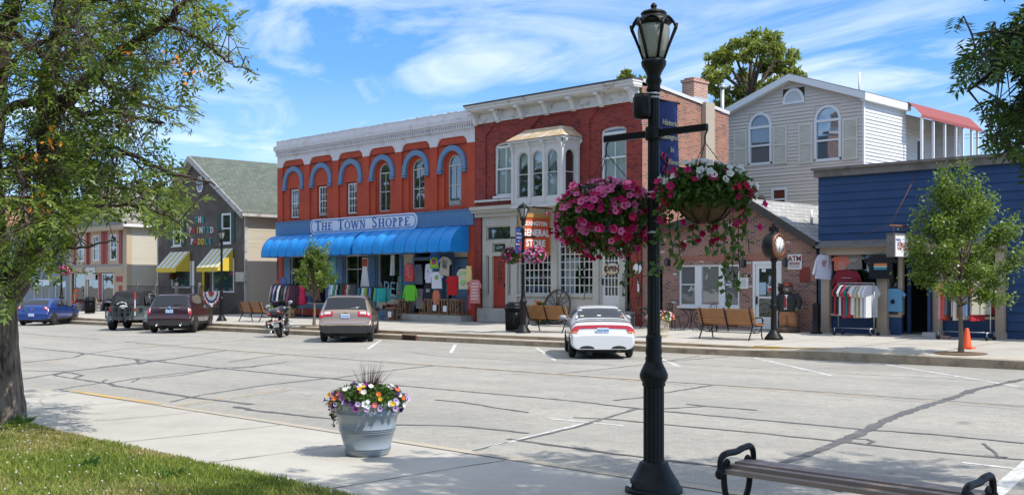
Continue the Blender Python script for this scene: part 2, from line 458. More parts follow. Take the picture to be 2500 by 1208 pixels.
def streaks(m,sc_,lo,hi,a,dark):
 """wear that runs along the street, or scattered drips and spots"""
 nt = m.node_tree; b = nt.nodes['Principled BSDF']; src = b.inputs['Base Color'].links[0].from_socket
 g = nd(nt,'ShaderNodeNewGeometry'); mp_ = nd(nt,'ShaderNodeMapping'); mp_.inputs['Scale'].default_value = sc_; nt.links.new(g.outputs['Position'],mp_.inputs[0])
 n = nd(nt,'ShaderNodeTexNoise'); n.inputs['Scale'].default_value = 1; n.inputs['Detail'].default_value = 5; n.inputs['Roughness'].default_value = .6; nt.links.new(mp_.outputs[0],n.inputs['Vector'])
 r = nd(nt,'ShaderNodeMapRange'); r.inputs[1].default_value = lo; r.inputs[2].default_value = hi; r.inputs[4].default_value = a; nt.links.new(n.outputs['Fac'],r.inputs[0])
 h = nd(nt,'ShaderNodeMixRGB'); nt.links.new(r.outputs[0],h.inputs[0]); nt.links.new(src,h.inputs[1]); h.inputs[2].default_value = (*dark,1); nt.links.new(h.outputs[0],b.inputs['Base Color'])
streaks(m_road,(.06,.9,1),.45,.7,.5,(.24,.228,.208))
streaks(m_road,(1.4,1.4,1),.66,.72,.55,(.13,.122,.112))
m_walk = mat('concrete',(.46,.43,.375),.85,var=.07,scale=.9,bump=.1,bscale=70,col2=(.37,.35,.31),lo=.5,hi=.75,pos=True)
speckle(m_walk,.08,45,.07,2.2); streaks(m_walk,(6,6,1),.69,.72,.6,(.2,.185,.16)); streaks(m_walk,(.7,.5,1),.52,.72,.5,(.34,.315,.27))
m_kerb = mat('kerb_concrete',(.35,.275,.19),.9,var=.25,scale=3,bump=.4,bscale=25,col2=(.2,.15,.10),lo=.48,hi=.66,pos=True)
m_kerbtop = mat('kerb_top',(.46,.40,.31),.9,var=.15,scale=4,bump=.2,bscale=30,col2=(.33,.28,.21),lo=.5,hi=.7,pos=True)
m_tar = mat('tar',(.105,.10,.097),.7,var=.25,scale=6,col2=(.2,.195,.19),lo=.5,hi=.75,pos=True)
m_white = mat('road_white',(.62,.61,.58),.8,var=.08,scale=9,col2=(.36,.35,.33),lo=.45,hi=.62,pos=True)
m_faint = mat('road_white_worn',(.46,.45,.43),.8,var=.08,scale=9,col2=(.33,.315,.288),lo=.4,hi=.58,pos=True)
m_orange = mat('road_orange',(.52,.34,.16),.8,var=.1,scale=9,col2=(.36,.33,.29),lo=.42,hi=.6,pos=True)
m_center = mat('road_centre_worn',(.52,.39,.24),.85,var=.1,scale=5,col2=(.325,.31,.283),lo=.40,hi=.58,pos=True)
m_yellow = mat('kerb_yellow',(.58,.35,.08),.75,var=.12,scale=6,col2=(.42,.36,.27),lo=.44,hi=.6,pos=True)
m_soil = mat('soil',(.10,.085,.05),.95,var=.3,scale=3,bump=.5,bscale=20,pos=True)
m_ground = mat('far_ground',(.16,.15,.12),.95,var=.25,scale=.3,pos=True)
m_joint = mat('joint',(.13,.115,.09),.95,var=.3,scale=8,pos=True)
def strip(name,us,profile,mats):
 """profile(u) -> list of (v, z, material of the face that follows)"""
 mb = MB()
 for a,b in zip(us[:-1],us[1:]):
  p,q = profile(a),profile(b)
  for i in range(len(p) - 1):
   mb.quad((a,p[i][0],p[i][1]),(b,q[i][0],q[i][1]),(b,q[i + 1][0],q[i + 1][1]),(a,p[i + 1][0],p[i + 1][1]),p[i][2])
 return struct(mb.build(name,mats))
US = [-130,-110,-90,-70,-60,-50,-45,-40,-35,-30,-25,-22,-19.3,-17,-16,-15,-14,-12,-9,-5,0,10,30,60]
strip('ground',[-900,-130,60,900],lambda u: [(-400,zs(u) - .25,0),(1200,zs(u) - .25,0)],m_ground)
strip('road',US,lambda u: [(2.0,zs(u),0),(17.4,zs(u) + .03,0),(25.55,zs(u),0)],m_road)
def far_walk(u):
 return [(25.9,zw(u,25.9),0),(32.2,zw(u,32.2),0),(60,zw(u,32.2) + .05,0)]
strip('far_sidewalk',US,far_walk,m_walk)
def lowkerb_top(u):
 t = max(0,min(1,(u + 16.6) / 2.4))
 return (zs(u) + .19) * (1 - t) + (zw(u) + .002) * t
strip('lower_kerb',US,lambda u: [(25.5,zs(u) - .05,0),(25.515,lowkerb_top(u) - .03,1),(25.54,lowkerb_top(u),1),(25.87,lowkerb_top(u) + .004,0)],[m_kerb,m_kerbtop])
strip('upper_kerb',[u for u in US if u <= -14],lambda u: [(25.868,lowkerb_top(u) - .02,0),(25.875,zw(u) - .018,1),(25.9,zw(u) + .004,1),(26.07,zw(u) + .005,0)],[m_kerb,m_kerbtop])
UN = [-19.3,-17,-15,-13,-11,-9,-7,-5,-3,0,4,10,20]
def zn(u): return zs(u) + .13
strip('near_sidewalk',UN,lambda u: [(3.0,zn(u) - .002,0),(7.94,zn(u),0)],m_walk)
strip('near_kerb',UN,lambda u: [(7.935,zn(u) - .06,0),(7.95,zn(u) + .004,0),(8.09,zn(u) + .002,0),(8.12,zn(u) - .03,1),(8.13,zs(u) - .05,1)],[mat('near_kerb_paint',(.46,.39,.29),.85,var=.1,scale=4,col2=(.42,.38,.31),lo=.4,hi=.6,pos=True),m_kerb])
# the kerb returns where the bump-out of the near pavement starts
mb = MB(); mb.box(-19.45,-19.28,3.0,8.12,zs(-19.3) - .1,zn(-19.3) + .003)
struct(mb.build('kerb_return',m_kerbtop))
# lawn: a gently uneven sheet
rows = []
for i in range(40):
 u = -40 + 44 * i / 39
 row = []
 for j in range(14):
  v = 5.52 - 9.5 * (j / 13) ** 1.3
  edge = .05 * math.sin(u * 2.1) + .04 * math.sin(u * 5.3 + 1)
  row.append((u,v + edge * (1 if j == 0 else .3),zn(u) + .012 + (0 if j == 0 else .01 + .008 * math.sin(u * 1.3 + j))))
 rows.append(row)
m_turf = mat('turf',(.13,.17,.04),.95,var=.3,scale=2.5,bump=.6,bscale=60,col2=(.21,.2,.075),lo=.5,hi=.66,pos=True)
lawn = struct(MB().grid(rows).build('lawn',m_turf))
def ribbon(mb,pts,w,lift,mi=0,wob=0.0):
 pts = [Vector(p) for p in pts]
 k = len(pts)
 L_ = []
 for i,p in enumerate(pts):
  d = (pts[min(i + 1,k - 1)] - pts[max(0,i - 1)]); d.z = 0; d.normalize()
  s = Vector((-d.y,d.x,0))
  ww = w * (1 + wob * R.uniform(-1,1)) * .5
  L_.append((p + s * ww,p - s * ww))
 for i in range(k - 1):
  q = [L_[i][0],L_[i + 1][0],L_[i + 1][1],L_[i][1]]
  mb.quad(*[(a.x,a.y,a.z + lift) for a in q],mi)
def roadz(u,v): return zs(u) + .03 * (1 - abs(v - 17.4) / (15.4 if v < 17.4 else 8.15))
def rp(px,py):
 p = road_px(px,py,.012); p.z = roadz(p.x,p.y); return p
def dense(pts,step=.35,jit=.03):
 out = []
 for a,b in zip(pts[:-1],pts[1:]):
  n = max(1,int((b - a).length / step))
  for i in range(n):
   q = a.lerp(b,i / n)
   if out: q = q + Vector((R.gauss(0,jit),R.gauss(0,jit),0)) 
   out.append(q)
 out.append(pts[-1]); return out
Z6 = lambda l: [(x / 2.823,780 + y / 2.823) for x,y in l]
Z8 = lambda l: [(1500 + x / 2.5,820 + y / 2.5) for x,y in l]
Z7 = lambda l: [(680 + x / 4.645,880 + y / 4.645) for x,y in l]
seams = [(Z6(a),w) for a,w in [
 ([(150,98),(400,118),(690,140)],.06),([(860,155),(1130,180),(1480,208),(1976,245)],.09),
 ([(160,193),(540,230),(940,275),(1170,300),(1440,330),(1976,383)],.1),([(160,298),(510,262),(580,240),(540,228)],.09),
 ([(580,240),(850,205),(1200,178),(1750,140)],.05),([(160,410),(500,355),(960,305),(1180,275),(1560,215)],.09),
 ([(160,352),(440,358),(570,385),(500,405),(370,385),(460,360)],.08),([(500,405),(620,425),(740,440)],.09),
 ([(240,505),(420,478),(690,438),(740,415)],.06),([(740,440),(980,400),(1380,355),(1560,335),(1740,325),(1976,297)],.07),
 ([(750,440),(800,458),(980,485),(1220,520),(1390,545),(1740,585)],.11),([(1170,568),(1390,520),(1560,495),(1850,450),(1976,437)],.06),
 ([(1620,600),(1760,628),(1976,650)],.13),([(680,330),(940,300),(1060,285),(1230,270)],.06),([(940,275),(960,310),(1060,285),(1180,300)],.1),
 ([(910,432),(960,410),(1250,385),(1460,345)],.05),([(1600,340),(1740,330),(1790,318)],.09),([(1580,295),(1800,262),(1976,245)],.06)]]
seams += [(Z8(a),w) for a,w in [
 ([(300,352),(590,308)],.08),([(0,397),(170,380),(300,352)],.08),([(440,420),(560,432),(870,458)],.09),([(130,450),(300,448),(560,433)],.07),
 ([(1030,775),(1180,730),(1380,648),(1540,580),(1700,500),(1900,435),(2060,385),(2200,330),(2500,262)],.17),
 ([(400,170),(1000,205),(1500,235),(2300,275),(2500,270)],.035),([(1440,630),(1530,632),(1575,648),(1550,660)],.07),([(300,158),(700,122)],.05),
 ([(2250,660),(2300,690),(2330,740),(2400,745)],.04)]]
seams += [(Z7(a),w) for a,w in [
 ([(0,155),(560,205),(870,238),(1280,280)],.1),([(0,268),(560,205),(640,205),(1180,130),(1760,65)],.08)]]
seams += [
 ([(700,866),(860,880),(1059,894),(1120,898),(1500,926),(1660,936),(1900,952),(2296,980),(2500,995)],.075),
 ([(950,940),(1120,955),(1400,980),(1500,992),(1620,1005),(1740,1016),(2112,1050),(2300,1064),(2500,1084)],.085),
 ([(1063,977),(1120,982),(1290,1008)],.07),([(680,1008),(755,1017),(830,1024),(966,1037),(1120,1040),(1290,1058)],.08),
 ([(1270,1075),(1400,1045),(1500,1015),(1552,1000)],.08),([(1240,1072),(1500,1108),(1564,1116),(1764,1140)],.08),
 ([(1400,1020),(1500,1025),(1620,1037),(1860,1059),(2052,1079),(2180,1094),(2360,1112),(2500,1124)],.08),
 ([(1240,1080),(1140,1104)],.05),([(1365,914),(1450,905),(1570,890),(1710,868)],.05),([(1000,860),(1060,868),(1250,880),(1500,893)],.035)]
mb = MB()
for pts,w in seams:
 ribbon(mb,dense([rp(*p) for p in pts],.16,.011),w * .9,.006,0,.38)
struct(mb.build('road_tar_seams',m_tar))
mb = MB()
W_ = lambda a,b,w,mi,lift=.004: ribbon(mb,dense([rp(*a),rp(*b)],1.5,0),w,lift,mi)
for a,b in [((1310,848),(1355,880)),((1112,840),(1100,862)),((930,829),(898,852)),((1840,872),(2030,917)),((2160,888),(2488,944)),((1585,863),(1658,895))]:
 W_(a,b,.11,0)
for a,b in [((775,826),(722,837)),((590,824),(555,833)),((360,812),(300,826)),((350,830),(250,838)),((700,948),(742,953)),((740,962),(760,964))]:
 W_(a,b,.1,1)
for a,b in [((1140,1104),(1430,1034)),((1335,1022),(1522,1040)),((2350,1130),(2520,1150))]:
 W_(a,b,.09,0)
W_((2400,1230),(2520,1128),.17,0)
W_((430,990),(715,948),.075,2); W_((440,993),(722,951),.05,1,.0045)
W_((20,896),(145,880),.1,2)
for off in (-.14,.14):
 pts = [Vector((u,17.35 + off,roadz(u,17.35 + off))) for u in np.arange(-60,2,1.5)]
 ribbon(mb,pts,.11,.003,3)
struct(mb.build('road_markings',[m_white,m_faint,m_orange,m_center]))
mb = MB()
for u in (-18.6,-16.5,-14.4,-12.2,-10.1,-8.0,-5.9,-3.8):
 ribbon(mb,[Vector((u + R.uniform(-.01,.01),v,zn(u))) for v in np.arange(5.4,7.95,.25)],.016,.004,0,.5)
ribbon(mb,[Vector((u,7.93,zn(u))) for u in np.arange(-19.2,4,.5)],.02,.0045,0,.4)
struct(mb.build('near_sidewalk_joints',m_joint))
mb = MB()
for u in np.arange(-74,-5,2.4):
 ribbon(mb,[Vector((u,v,zw(u,v))) for v in np.arange(26.1,32.1,.5)],.022,.004,0,.4)
for v in (28.6,):
 ribbon(mb,[Vector((u,v,zw(u,v))) for u in np.arange(-75,-5,2.)],.02,.005,0,.4)
struct(mb.build('far_sidewalk_joints',m_joint))
mb = MB()
for a in np.arange(-16.4,-14.3,.15):
 b = a + .15
 zt = lambda u: max(zw(u),lowkerb_top(u)) + .012
 mb.quad((a,25.862,lowkerb_top(a) + .006),(b,25.862,lowkerb_top(b) + .006),(b,25.868,zt(b)),(a,25.868,zt(a)))
 t = max(0,(a + 15.4) / 1.1)
 mb.quad((a,25.868,zt(a)),(b,25.868,zt(b)),(b,26.07 + .5 * t,zt(b)),(a,26.07 + .45 * t,zt(a)))
for u0,u1 in [(-64,-59.5)]:
 ribbon(mb,[Vector((u,25.97,zw(u) + .006)) for u in np.arange(u0,u1,.5)],.16,.006)
for u in np.arange(-19.0,-15.8,.2):
 t = min(1,(u + 19.0) / .6,(-15.7 - u) / 1.6)
 mb.quad((u,8.0 - .06 * t,zn(u) + .008),(u + .2,8.0 - .06 * t,zn(u + .2) + .008),(u + .2,8.1,zn(u + .2) + .008),(u,8.1,zn(u) + .008))
struct(mb.build('kerb_paint_markings',m_yellow))
# storm drain in the lower kerb
d = thing('storm_drain','rusty brown storm drain inlet set into the kerb','drain',(-30.85,25.5,zs(-30.85)))
m_rust = mat('rust',(.17,.07,.035),.85,var=.35,scale=20)
mb = MB(); mb.box(-.42,.42,-.02,.02,.16,.205); mb.box(-.42,-.36,-.02,.02,.0,.16); mb.box(.36,.42,-.02,.02,.0,.16); mb.build('inlet_frame',m_rust,d)
mb = MB(); mb.box(-.36,.36,-.004,.015,.005,.16); mb.build('inlet_mouth',mat('drain_dark',(.025,.015,.01),.9),d)
# lawn blades and clover: nobody could count them
n = 130000
uu = NR.uniform(-24,-7.0,n); vv = 5.56 - 4.2 * NR.random(n) ** 1.25
Dd = (vv - uu) * S2; Xx = (uu + vv) * S2
pxs = CX + F * Xx / Dd
keep = (pxs > -900) & (pxs < 900) & (Dd > 8.5)
uu,vv = uu[keep],vv[keep]; n = len(uu)
patch = np.sin(uu * 2.3 + 1) * np.sin(vv * 3.1) + np.sin(uu * .9 - vv * 1.7) + NR.normal(0,.5,n)
edge = .05 * np.sin(uu * 2.1) + .04 * np.sin(uu * 5.3 + 1)
vv = np.minimum(vv,5.53 + edge + np.abs(NR.normal(0,.018,n)))
P = np.stack([uu,vv,.18 + .0069 * uu + .13 + .02 + 0 * uu],1)
Dv = rnd_dirs(n); Dv[:,2] = np.abs(Dv[:,2]) + .9
Nn = rnd_dirs(n)
hgt = NR.uniform(.035,.085,n) * (1 + .25 * np.clip(patch,-1,1)) * np.where(vv > 5.3,.8,1)
V,Q = leaves(P,Dv,Nn,hgt,.011,.25)
dry = (patch < -.4)
mi = dry.astype(np.int32)
tall = (np.hypot(uu + 14.6,vv - 5.35) < .9)
me = fastmesh('grass',V,Q,[leafmat('grass_green',(.125,.185,.03),(.27,.31,.06),.3,.6,.35),leafmat('grass_dry',(.30,.27,.09),(.42,.36,.15),.3,.7,.3)])
me.polygons.foreach_set('material_index',mi)
g = link('grass',me); tag(g,'short patchy green lawn grass, dry straw in places, under the big tree','grass',kind='stuff')
n = 120
uu = NR.uniform(-15.5,-8.4,n); vv = 5.4 - 2.2 * NR.random(n)
Pc = np.stack([uu,vv,.18 + .0069 * uu + .13 + NR.uniform(.06,.1,n)],1)
mb = MB()
for p in Pc:
 mb.ball(p,.010,5,3)
tag(mb.build('clover_flowers',mat('clover_white',(.62,.55,.5),.8,island=.2)),'tiny white clover flowers scattered through the lawn','clover',kind='stuff')
# broad-leaved weeds in the lawn
def weed(p,n,L_):
 D_ = rnd_dirs(n); D_[:,2] = np.abs(D_[:,2]) * .7 + .25
 V,Q = leaves(np.tile(p,(n,1)) + NR.normal(0,.05,(n,3)) * [1,1,.1],D_,rnd_dirs(n) * .3 + [0,0,1],NR.uniform(.6,1,n) * L_,L_ * .34,.3)
 return V,Q
wm = leafmat('weed_leaf',(.06,.13,.03),(.12,.2,.05),.3)
for (px,py),s,lb in [((215,1138),.17,'low rosette of broad weed leaves in the middle of the lawn'),((420,1160),.13,'small tuft of broad weed leaves by the pavement edge'),((50,1035),.22,'bright green weed tuft at the foot of the big trunk')]:
 q = road_px(px,py,.17)
 V,Q = weed((q.x,q.y,q.z),26,s)
 tag(link('weed_plant',fastmesh('weed_plant',V,Q,wm)),lb,'weed')
# ------------------------------------------------------------------ buildings
VF = 32.17
def W(c,var=.08,**k):
 return None
m_redpaint = mat('red_paint',(.46,.062,.022),.75,var=.12,scale=1.2,bump=.25,bscale=30,pos=True,col2=(.35,.046,.02),lo=.48,hi=.7)
m_bluegrey = mat('slate_blue_paint',(.13,.23,.37),.7,var=.1,scale=2,pos=True)
m_offwhite = mat('cornice_white',(.66,.63,.63),.75,var=.1,scale=2.5,bump=.3,bscale=20,pos=True,col2=(.5,.46,.46),lo=.52,hi=.72)
m_white = mat('white_paint',(.74,.74,.73),.6,var=.04,scale=3,pos=True)
m_peel = mat('peeling_white',(.66,.64,.61),.8,var=.08,scale=4,bump=.3,bscale=30,pos=True,col2=(.38,.33,.28),lo=.56,hi=.66)
m_stone = mat('shopfront_stone_grey',(.47,.45,.39),.75,var=.07,scale=2,pos=True,col2=(.38,.36,.31),lo=.52,hi=.75)
m_conc_step = mat('step_concrete',(.38,.36,.32),.9,var=.15,scale=2,bump=.3,bscale=20,pos=True,col2=(.26,.24,.21),lo=.5,hi=.7)
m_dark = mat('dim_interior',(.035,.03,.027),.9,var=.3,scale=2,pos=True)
m_black = mat('black_metal',(.012,.013,.014),.38,var=.15,scale=8)
m_glass_d = glassmat('dark_window_glass',dark=(.03,.035,.035),refl=.2)
m_glass_b = glassmat('pale_window_glass',dark=(.16,.16,.16),refl=.16)
m_glass_c = glassmat('clear_shop_glass',refl=.09)
m_brick_red = brickmat('painted_red_brick',(.30,.038,.026),(.215,.028,.022),(.27,.075,.058),.008,odd=(.12,.02,.018),oddamt=.45)
m_brick_side = brickmat('weathered_side_brick',(.37,.135,.078),(.235,.082,.05),(.36,.26,.2),.011,odd=(.16,.07,.055),oddamt=.35,stain=(.5,.4,.34),stain_lo=.6,stain_hi=.8)
m_brick_cafe = brickmat('cafe_brick',(.34,.15,.105),(.25,.105,.08),(.36,.30,.26),.010,odd=(.10,.06,.055),oddamt=.5)
m_brick_chim = brickmat('chimney_brick',(.50,.22,.14),(.33,.13,.09),(.55,.47,.4),.012)
m_curtain = mat('net_curtain',(.80,.80,.80),.9,var=.06,scale=3,pos=True)
m_wood = mat('varnished_wood',(.37,.17,.055),.5,var=.25,scale=7,bump=.1,bscale=30)
def mapped(mb,plane,axis):
 if axis == 'y': mb.v = [(a,plane + d,z) for a,d,z in mb.v]
 else: mb.v = [(plane - d,a,z) for a,d,z in mb.v]
 return mb
def cells(mb,a0,a1,z0,z1,holes,depth=.12,mi=0,rmi=None,d0=0.):
 """wall sheet with openings and their reveals, in (along, depth, up)"""
 rmi = mi if rmi is None else rmi
 A = sorted({a0,a1,*[h[0] for h in holes],*[h[1] for h in holes]}); Z = sorted({z0,z1,*[h[2] for h in holes],*[h[3] for h in holes]})
 A = [a for a in A if a0 - 1e-6 <= a <= a1 + 1e-6]; Z = [z for z in Z if z0 - 1e-6 <= z <= z1 + 1e-6]
 for i in range(len(A) - 1):
  for j in range(len(Z) - 1):
   ca,cz = (A[i] + A[i + 1]) / 2,(Z[j] + Z[j + 1]) / 2
   if any(h[0] < ca < h[1] and h[2] < cz < h[3] for h in holes): continue
   mb.quad((A[i],d0,Z[j]),(A[i + 1],d0,Z[j]),(A[i + 1],d0,Z[j + 1]),(A[i],d0,Z[j + 1]),mi)
 for b0,b1,y0,y1 in holes:
  e = d0 + depth
  mb.quad((b0,d0,y0),(b0,d0,y1),(b0,e,y1),(b0,e,y0),rmi); mb.quad((b1,d0,y0),(b1,e,y0),(b1,e,y1),(b1,d0,y1),rmi)
  mb.quad((b0,d0,y0),(b0,e,y0),(b1,e,y0),(b1,d0,y0),rmi); mb.quad((b0,d0,y1),(b1,d0,y1),(b1,e,y1),(b0,e,y1),rmi)
 return mb
def arc(ca,zsp,ra,rz,n=14,a0=math.pi,a1=0.):
 return [(ca + ra * math.cos(a0 + (a1 - a0) * i / n),zsp + rz * math.sin(a0 + (a1 - a0) * i / n)) for i in range(n + 1)]
def spandrel(mb,a0,a1,zsp,zt,d0,d1,mi=0,n=14):
 """fills the corners between an arched opening and its square head"""
 c = (a0 + a1) / 2; pts = arc(c,zsp,(a1 - a0) / 2,zt - zsp,n)
 h = n // 2
 mb.prism([(a0,zt)] + pts[:h + 1][::1],'y',d0,d1,mi)
 mb.prism([(a1,zt)] + pts[h:][::-1],'y',d0,d1,mi)
def siding(mb,a0,a1,z0,z1,holes=(),lap=.11,out=.014,lim=None,mi=0):
 z = z0
 while z < z1 - 1e-4:
  zt = min(z + lap,z1)
  lo0,hi0 = (a0,a1) if lim is None else lim(z)
  lo1,hi1 = (a0,a1) if lim is None else lim(zt)
  zm = (z + zt) / 2
  cuts = sorted([(h[0],h[1]) for h in holes if h[2] < zm < h[3]])
  segs,cur = [],None
  x = min(lo0,lo1) - 1
  for h0,h1 in cuts:
   segs.append((x,h0)); x = h1
  segs.append((x,max(hi0,hi1) + 1))
  ob_ = out * R.uniform(.75,1.3)
  for s0,s1 in segs:
   b0,b1 = max(s0,lo0),min(s1,hi0); t0,t1 = max(s0,lo1),min(s1,hi1)
   if b1 - b0 < 1e-3: continue
   if t1 < t0: t0 = t1 = (t0 + t1) / 2
   mb.quad((b0,-ob_,z),(b1,-ob_,z),(t1,-.001,zt),(t0,-.001,zt),mi)
   mb.quad((b0,0.004,z),(b1,0.004,z),(b1,-ob_,z),(b0,-ob_,z),mi)
  z = zt
 return mb
def window(root,a0,a1,z0,z1,plane,axis='y',d=.0,fw=.06,nx=0,nz=0,rail=None,mf=None,mp=None,arch=0.,mw=.022,ft=.07,sill=None,curtain=None,name='window',label=None,split=None):
 mf = mf or m_white; mp = mp or m_glass_d
 mb = MB(); f,b = d,d + ft
 zt = z1 - arch
 c = (a0 + a1) / 2
 if arch:
  o = [(a0,z0)] + arc(c,zt,(a1 - a0) / 2,arch) + [(a1,z0)]
  i = [(a0 + fw,z0 + fw)] + arc(c,zt,(a1 - a0) / 2 - fw,arch - fw) + [(a1 - fw,z0 + fw)]
  k = len(o)
  for q in range(k - 1):
   mb.add([(o[q][0],f,o[q][1]),(o[q + 1][0],f,o[q + 1][1]),(i[q + 1][0],f,i[q + 1][1]),(i[q][0],f,i[q][1]),(o[q][0],b,o[q][1]),(o[q + 1][0],b,o[q + 1][1]),(i[q + 1][0],b,i[q + 1][1]),(i[q][0],b,i[q][1])],
     [(0,1,2,3),(0,4,5,1),(3,2,6,7)])
  mb.box(a0,a1,f,b,z0 - .004,z0 + fw)
  if split: mb.box(a0 + fw,a1 - fw,f + .004,b,split - fw / 2,split + fw / 2)
 else:
  mb.box(a0,a0 + fw,f,b,z0,z1); mb.box(a1 - fw,a1,f,b,z0,z1)
  mb.box(a0 + fw,a1 - fw,f,b,z0,z0 + fw); mb.box(a0 + fw,a1 - fw,f,b,z1 - fw,z1)
 g = f + ft * .35
 zr = (split or z1) if arch else z1
 if rail is not None: mb.box(a0 + fw,a1 - fw,f + .006,b,rail - fw * .35,rail + fw * .35)
 for i in range(1,nx):
  x = a0 + fw + (a1 - a0 - 2 * fw) * i / nx
  mb.box(x - mw / 2,x + mw / 2,g,b - .004,z0 + fw,(zr - fw) if not arch else zr)
 for i in range(1,nz):
  z = z0 + fw + (zr - z0 - 2 * fw) * i / nz
  mb.box(a0 + fw,a1 - fw,g + .002,b - .006,z - mw / 2,z + mw / 2)
 fr = mapped(mb,plane,axis).build(name,mf,root,True)
 if label: fr['label'] = label
 mb = MB(); pd = f + ft * .75
 if arch: poly = [(a0 + fw * .6,z0 + fw * .6)] + arc(c,zt,(a1 - a0) / 2 - fw * .6,arch - fw * .6) + [(a1 - fw * .6,z0 + fw * .6)]
 else: poly = [(a0 + fw * .6,z0 + fw * .6),(a0 + fw * .6,z1 - fw * .6),(a1 - fw * .6,z1 - fw * .6),(a1 - fw * .6,z0 + fw * .6)]
 mb.prism(poly,'y',pd,pd + .006)
 mapped(mb,plane,axis).build('pane',mp,fr)
 if sill:
  mb = MB(); mb.box(a0 - .08,a1 + .08,d - .1,d + .02,z0 - sill,z0 - .003); mapped(mb,plane,axis).build('sill',mf,fr)
 if curtain:
  mb = MB(); rows = []
  for j in range(2):
   z = z0 + .02 if j == 0 else curtain
   rows.append([(a0 + .02 + (a1 - a0 - .04) * i / 30,b + .08 + .025 * math.sin(i * 1.9),z) for i in range(31)])
  mb.grid(rows); mapped(mb,plane,axis).build('curtain',m_curtain,fr)
 return fr
def box_part(name,m,root,*b,label=None):
 o = MB().box(*b).build(name,m,root,True)
 if label: o['label'] = label
 return o
# ============================================================ red painted two-storey shop
RU0,RU1 = -50.0,-34.46
zb = .42
rs = thing('painted_brick_shop','orange red painted two-storey brick shop with pale blue arches and white cornice','building',(-42.2,VF,.4))
mb = MB()
pitch = (RU1 - RU0 - .5) / 6; bays = []
for i in range(6):
 bays.append((RU0 + .5 + i * pitch,RU0 + i * pitch + pitch))
bt,bz = 8.56,4.5
holes = [(a,b,bz,bt) for a,b in bays]
cells(mb,RU0,RU1,4.4,8.22,[(a,b,bz,8.22) for a,b in bays],.07)
mapped(mb,VF,'y').build('pilaster_wall',m_redpaint,rs,True)
mb = MB()
cells(mb,RU0,RU1,8.22,8.84,[(a,b,8.22,bt) for a,b in bays],.07)
for a,b in bays:     # rounded heads of the recessed bays cut into the white frieze
 r = .36
 for s,x in ((1,a),(-1,b)):
  pts = [(x + s * (r - r * math.cos(t)),bt - r + r * math.sin(t)) for t in [math.pi / 2 * k / 6 for k in range(7)]]
  mb.prism([(x,bt)] + pts,'y',-.001,.07)
mb.box(RU0 - .03,RU1,-.10,0,8.84,8.88)
mb.box(RU0 - .02,RU1,-.03,0,8.88,9.06)
x = RU0
while x < RU1 - .07:
 mb.box(x,x + .08,-.10,-.03,8.885,9.03); x += .155
mb.box(RU0 - .05,RU1,-.13,0,9.03,9.12); mb.box(RU0 - .08,RU1,-.2,.0,9.12,9.34)
mb.box(RU0 - .06,RU1,-.16,.4,9.34,9.37); mb.box(RU0,RU1,-.06,.35,9.37,9.62)
x = RU0 + .02
for i in range(64):
 w = (RU1 - RU0 - .05) / 64
 mb.box(x + .004,x + w - .004,-.075,.37,9.62,9.64 + R.uniform(-.012,.03)); x += w
mapped(mb,VF,'y').build('cornice',m_offwhite,rs,True)
mb = MB()
wins = []
for i,(a,b) in enumerate(bays):
 c = (a + b) / 2
 if i < 3: wins.append((c - .45 + .02,c + .42 + .0,5.42,7.06))
 else: wins.append((c - .58,c + .58,5.4,7.95))
for (a,b),h in zip(bays,wins):
 cells(mb,a,b,bz,bt,[h],.16,d0=.07)
for i in range(3,6):
 h = wins[i]; spandrel(mb,h[0],h[1],7.37,7.95,.071,.23)
 c = (h[0] + h[1]) / 2
 cells(mb,h[0],h[1],5.4,7.95,[(c - .45,c + .45,5.5,7.8)],.1,d0=.15)
 spandrel(mb,c - .45,c + .45,7.35,7.8,.151,.25)
mapped(mb,VF,'y').build('bay_wall',m_redpaint,rs,True)
for h in wins: box_part('window_ledge',m_redpaint,rs,h[0] - .1,h[1] + .1,VF - .03,VF + .10,5.32,5.38)
for i,(a,b) in enumerate(bays):
 c = (a + b) / 2; mb = MB()
 ro,ri,zsg = .93,.69,7.27
 o = [(c - ro,zsg - .12)] + arc(c,zsg,ro,ro,20) + [(c + ro,zsg - .12)]
 q = [(c - ri,zsg - .12)] + arc(c,zsg,ri,ri,20) + [(c + ri,zsg - .12)]
 for k in range(len(o) - 1):
  vs = [(o[k][0],-.045,o[k][1]),(o[k + 1][0],-.045,o[k + 1][1]),(q[k + 1][0],-.045,q[k + 1][1]),(q[k][0],-.045,q[k][1])]
  vs += [(x_,.072,z_) for x_,_,z_ in vs]
  mb.add(vs,[(0,1,2,3),(0,4,5,1),(3,2,6,7)])
 for s in (-1,1):
  x0,x1 = sorted((c + s * (ri - .03),c + s * (ro + .03)))
  for z in (6.98,7.08): mb.box(x0,x1,-.07,.072,z,z + .075)
 mapped(mb,VF,'y').build('arch_hood',m_bluegrey,rs,True)
 if i < 3:
  fr = window(rs,c - .36,c + .37,5.5,7.0,VF + .15,nx=3,nz=4,rail=6.25,mp=m_glass_d,fw=.055)
  if i == 1: MB().box(c - .28,c + .3,VF + .1,VF + .16,5.53,5.66).build('fan_unit',mat('grey_plastic',(.3,.3,.3),.6),rs,True)
 else:
  window(rs,c - .45,c + .45,5.5,7.8,VF + .22,nx=2,rail=6.44,arch=.45,split=7.33,mf=mat('dulled_white',(.55,.52,.46),.7,pos=True),fw=.05)
  if i == 5: MB().box(c - .38,c + .38,VF + .16,VF + .23,5.55,5.75).build('fan_unit',MATS['grey_plastic'],rs,True)
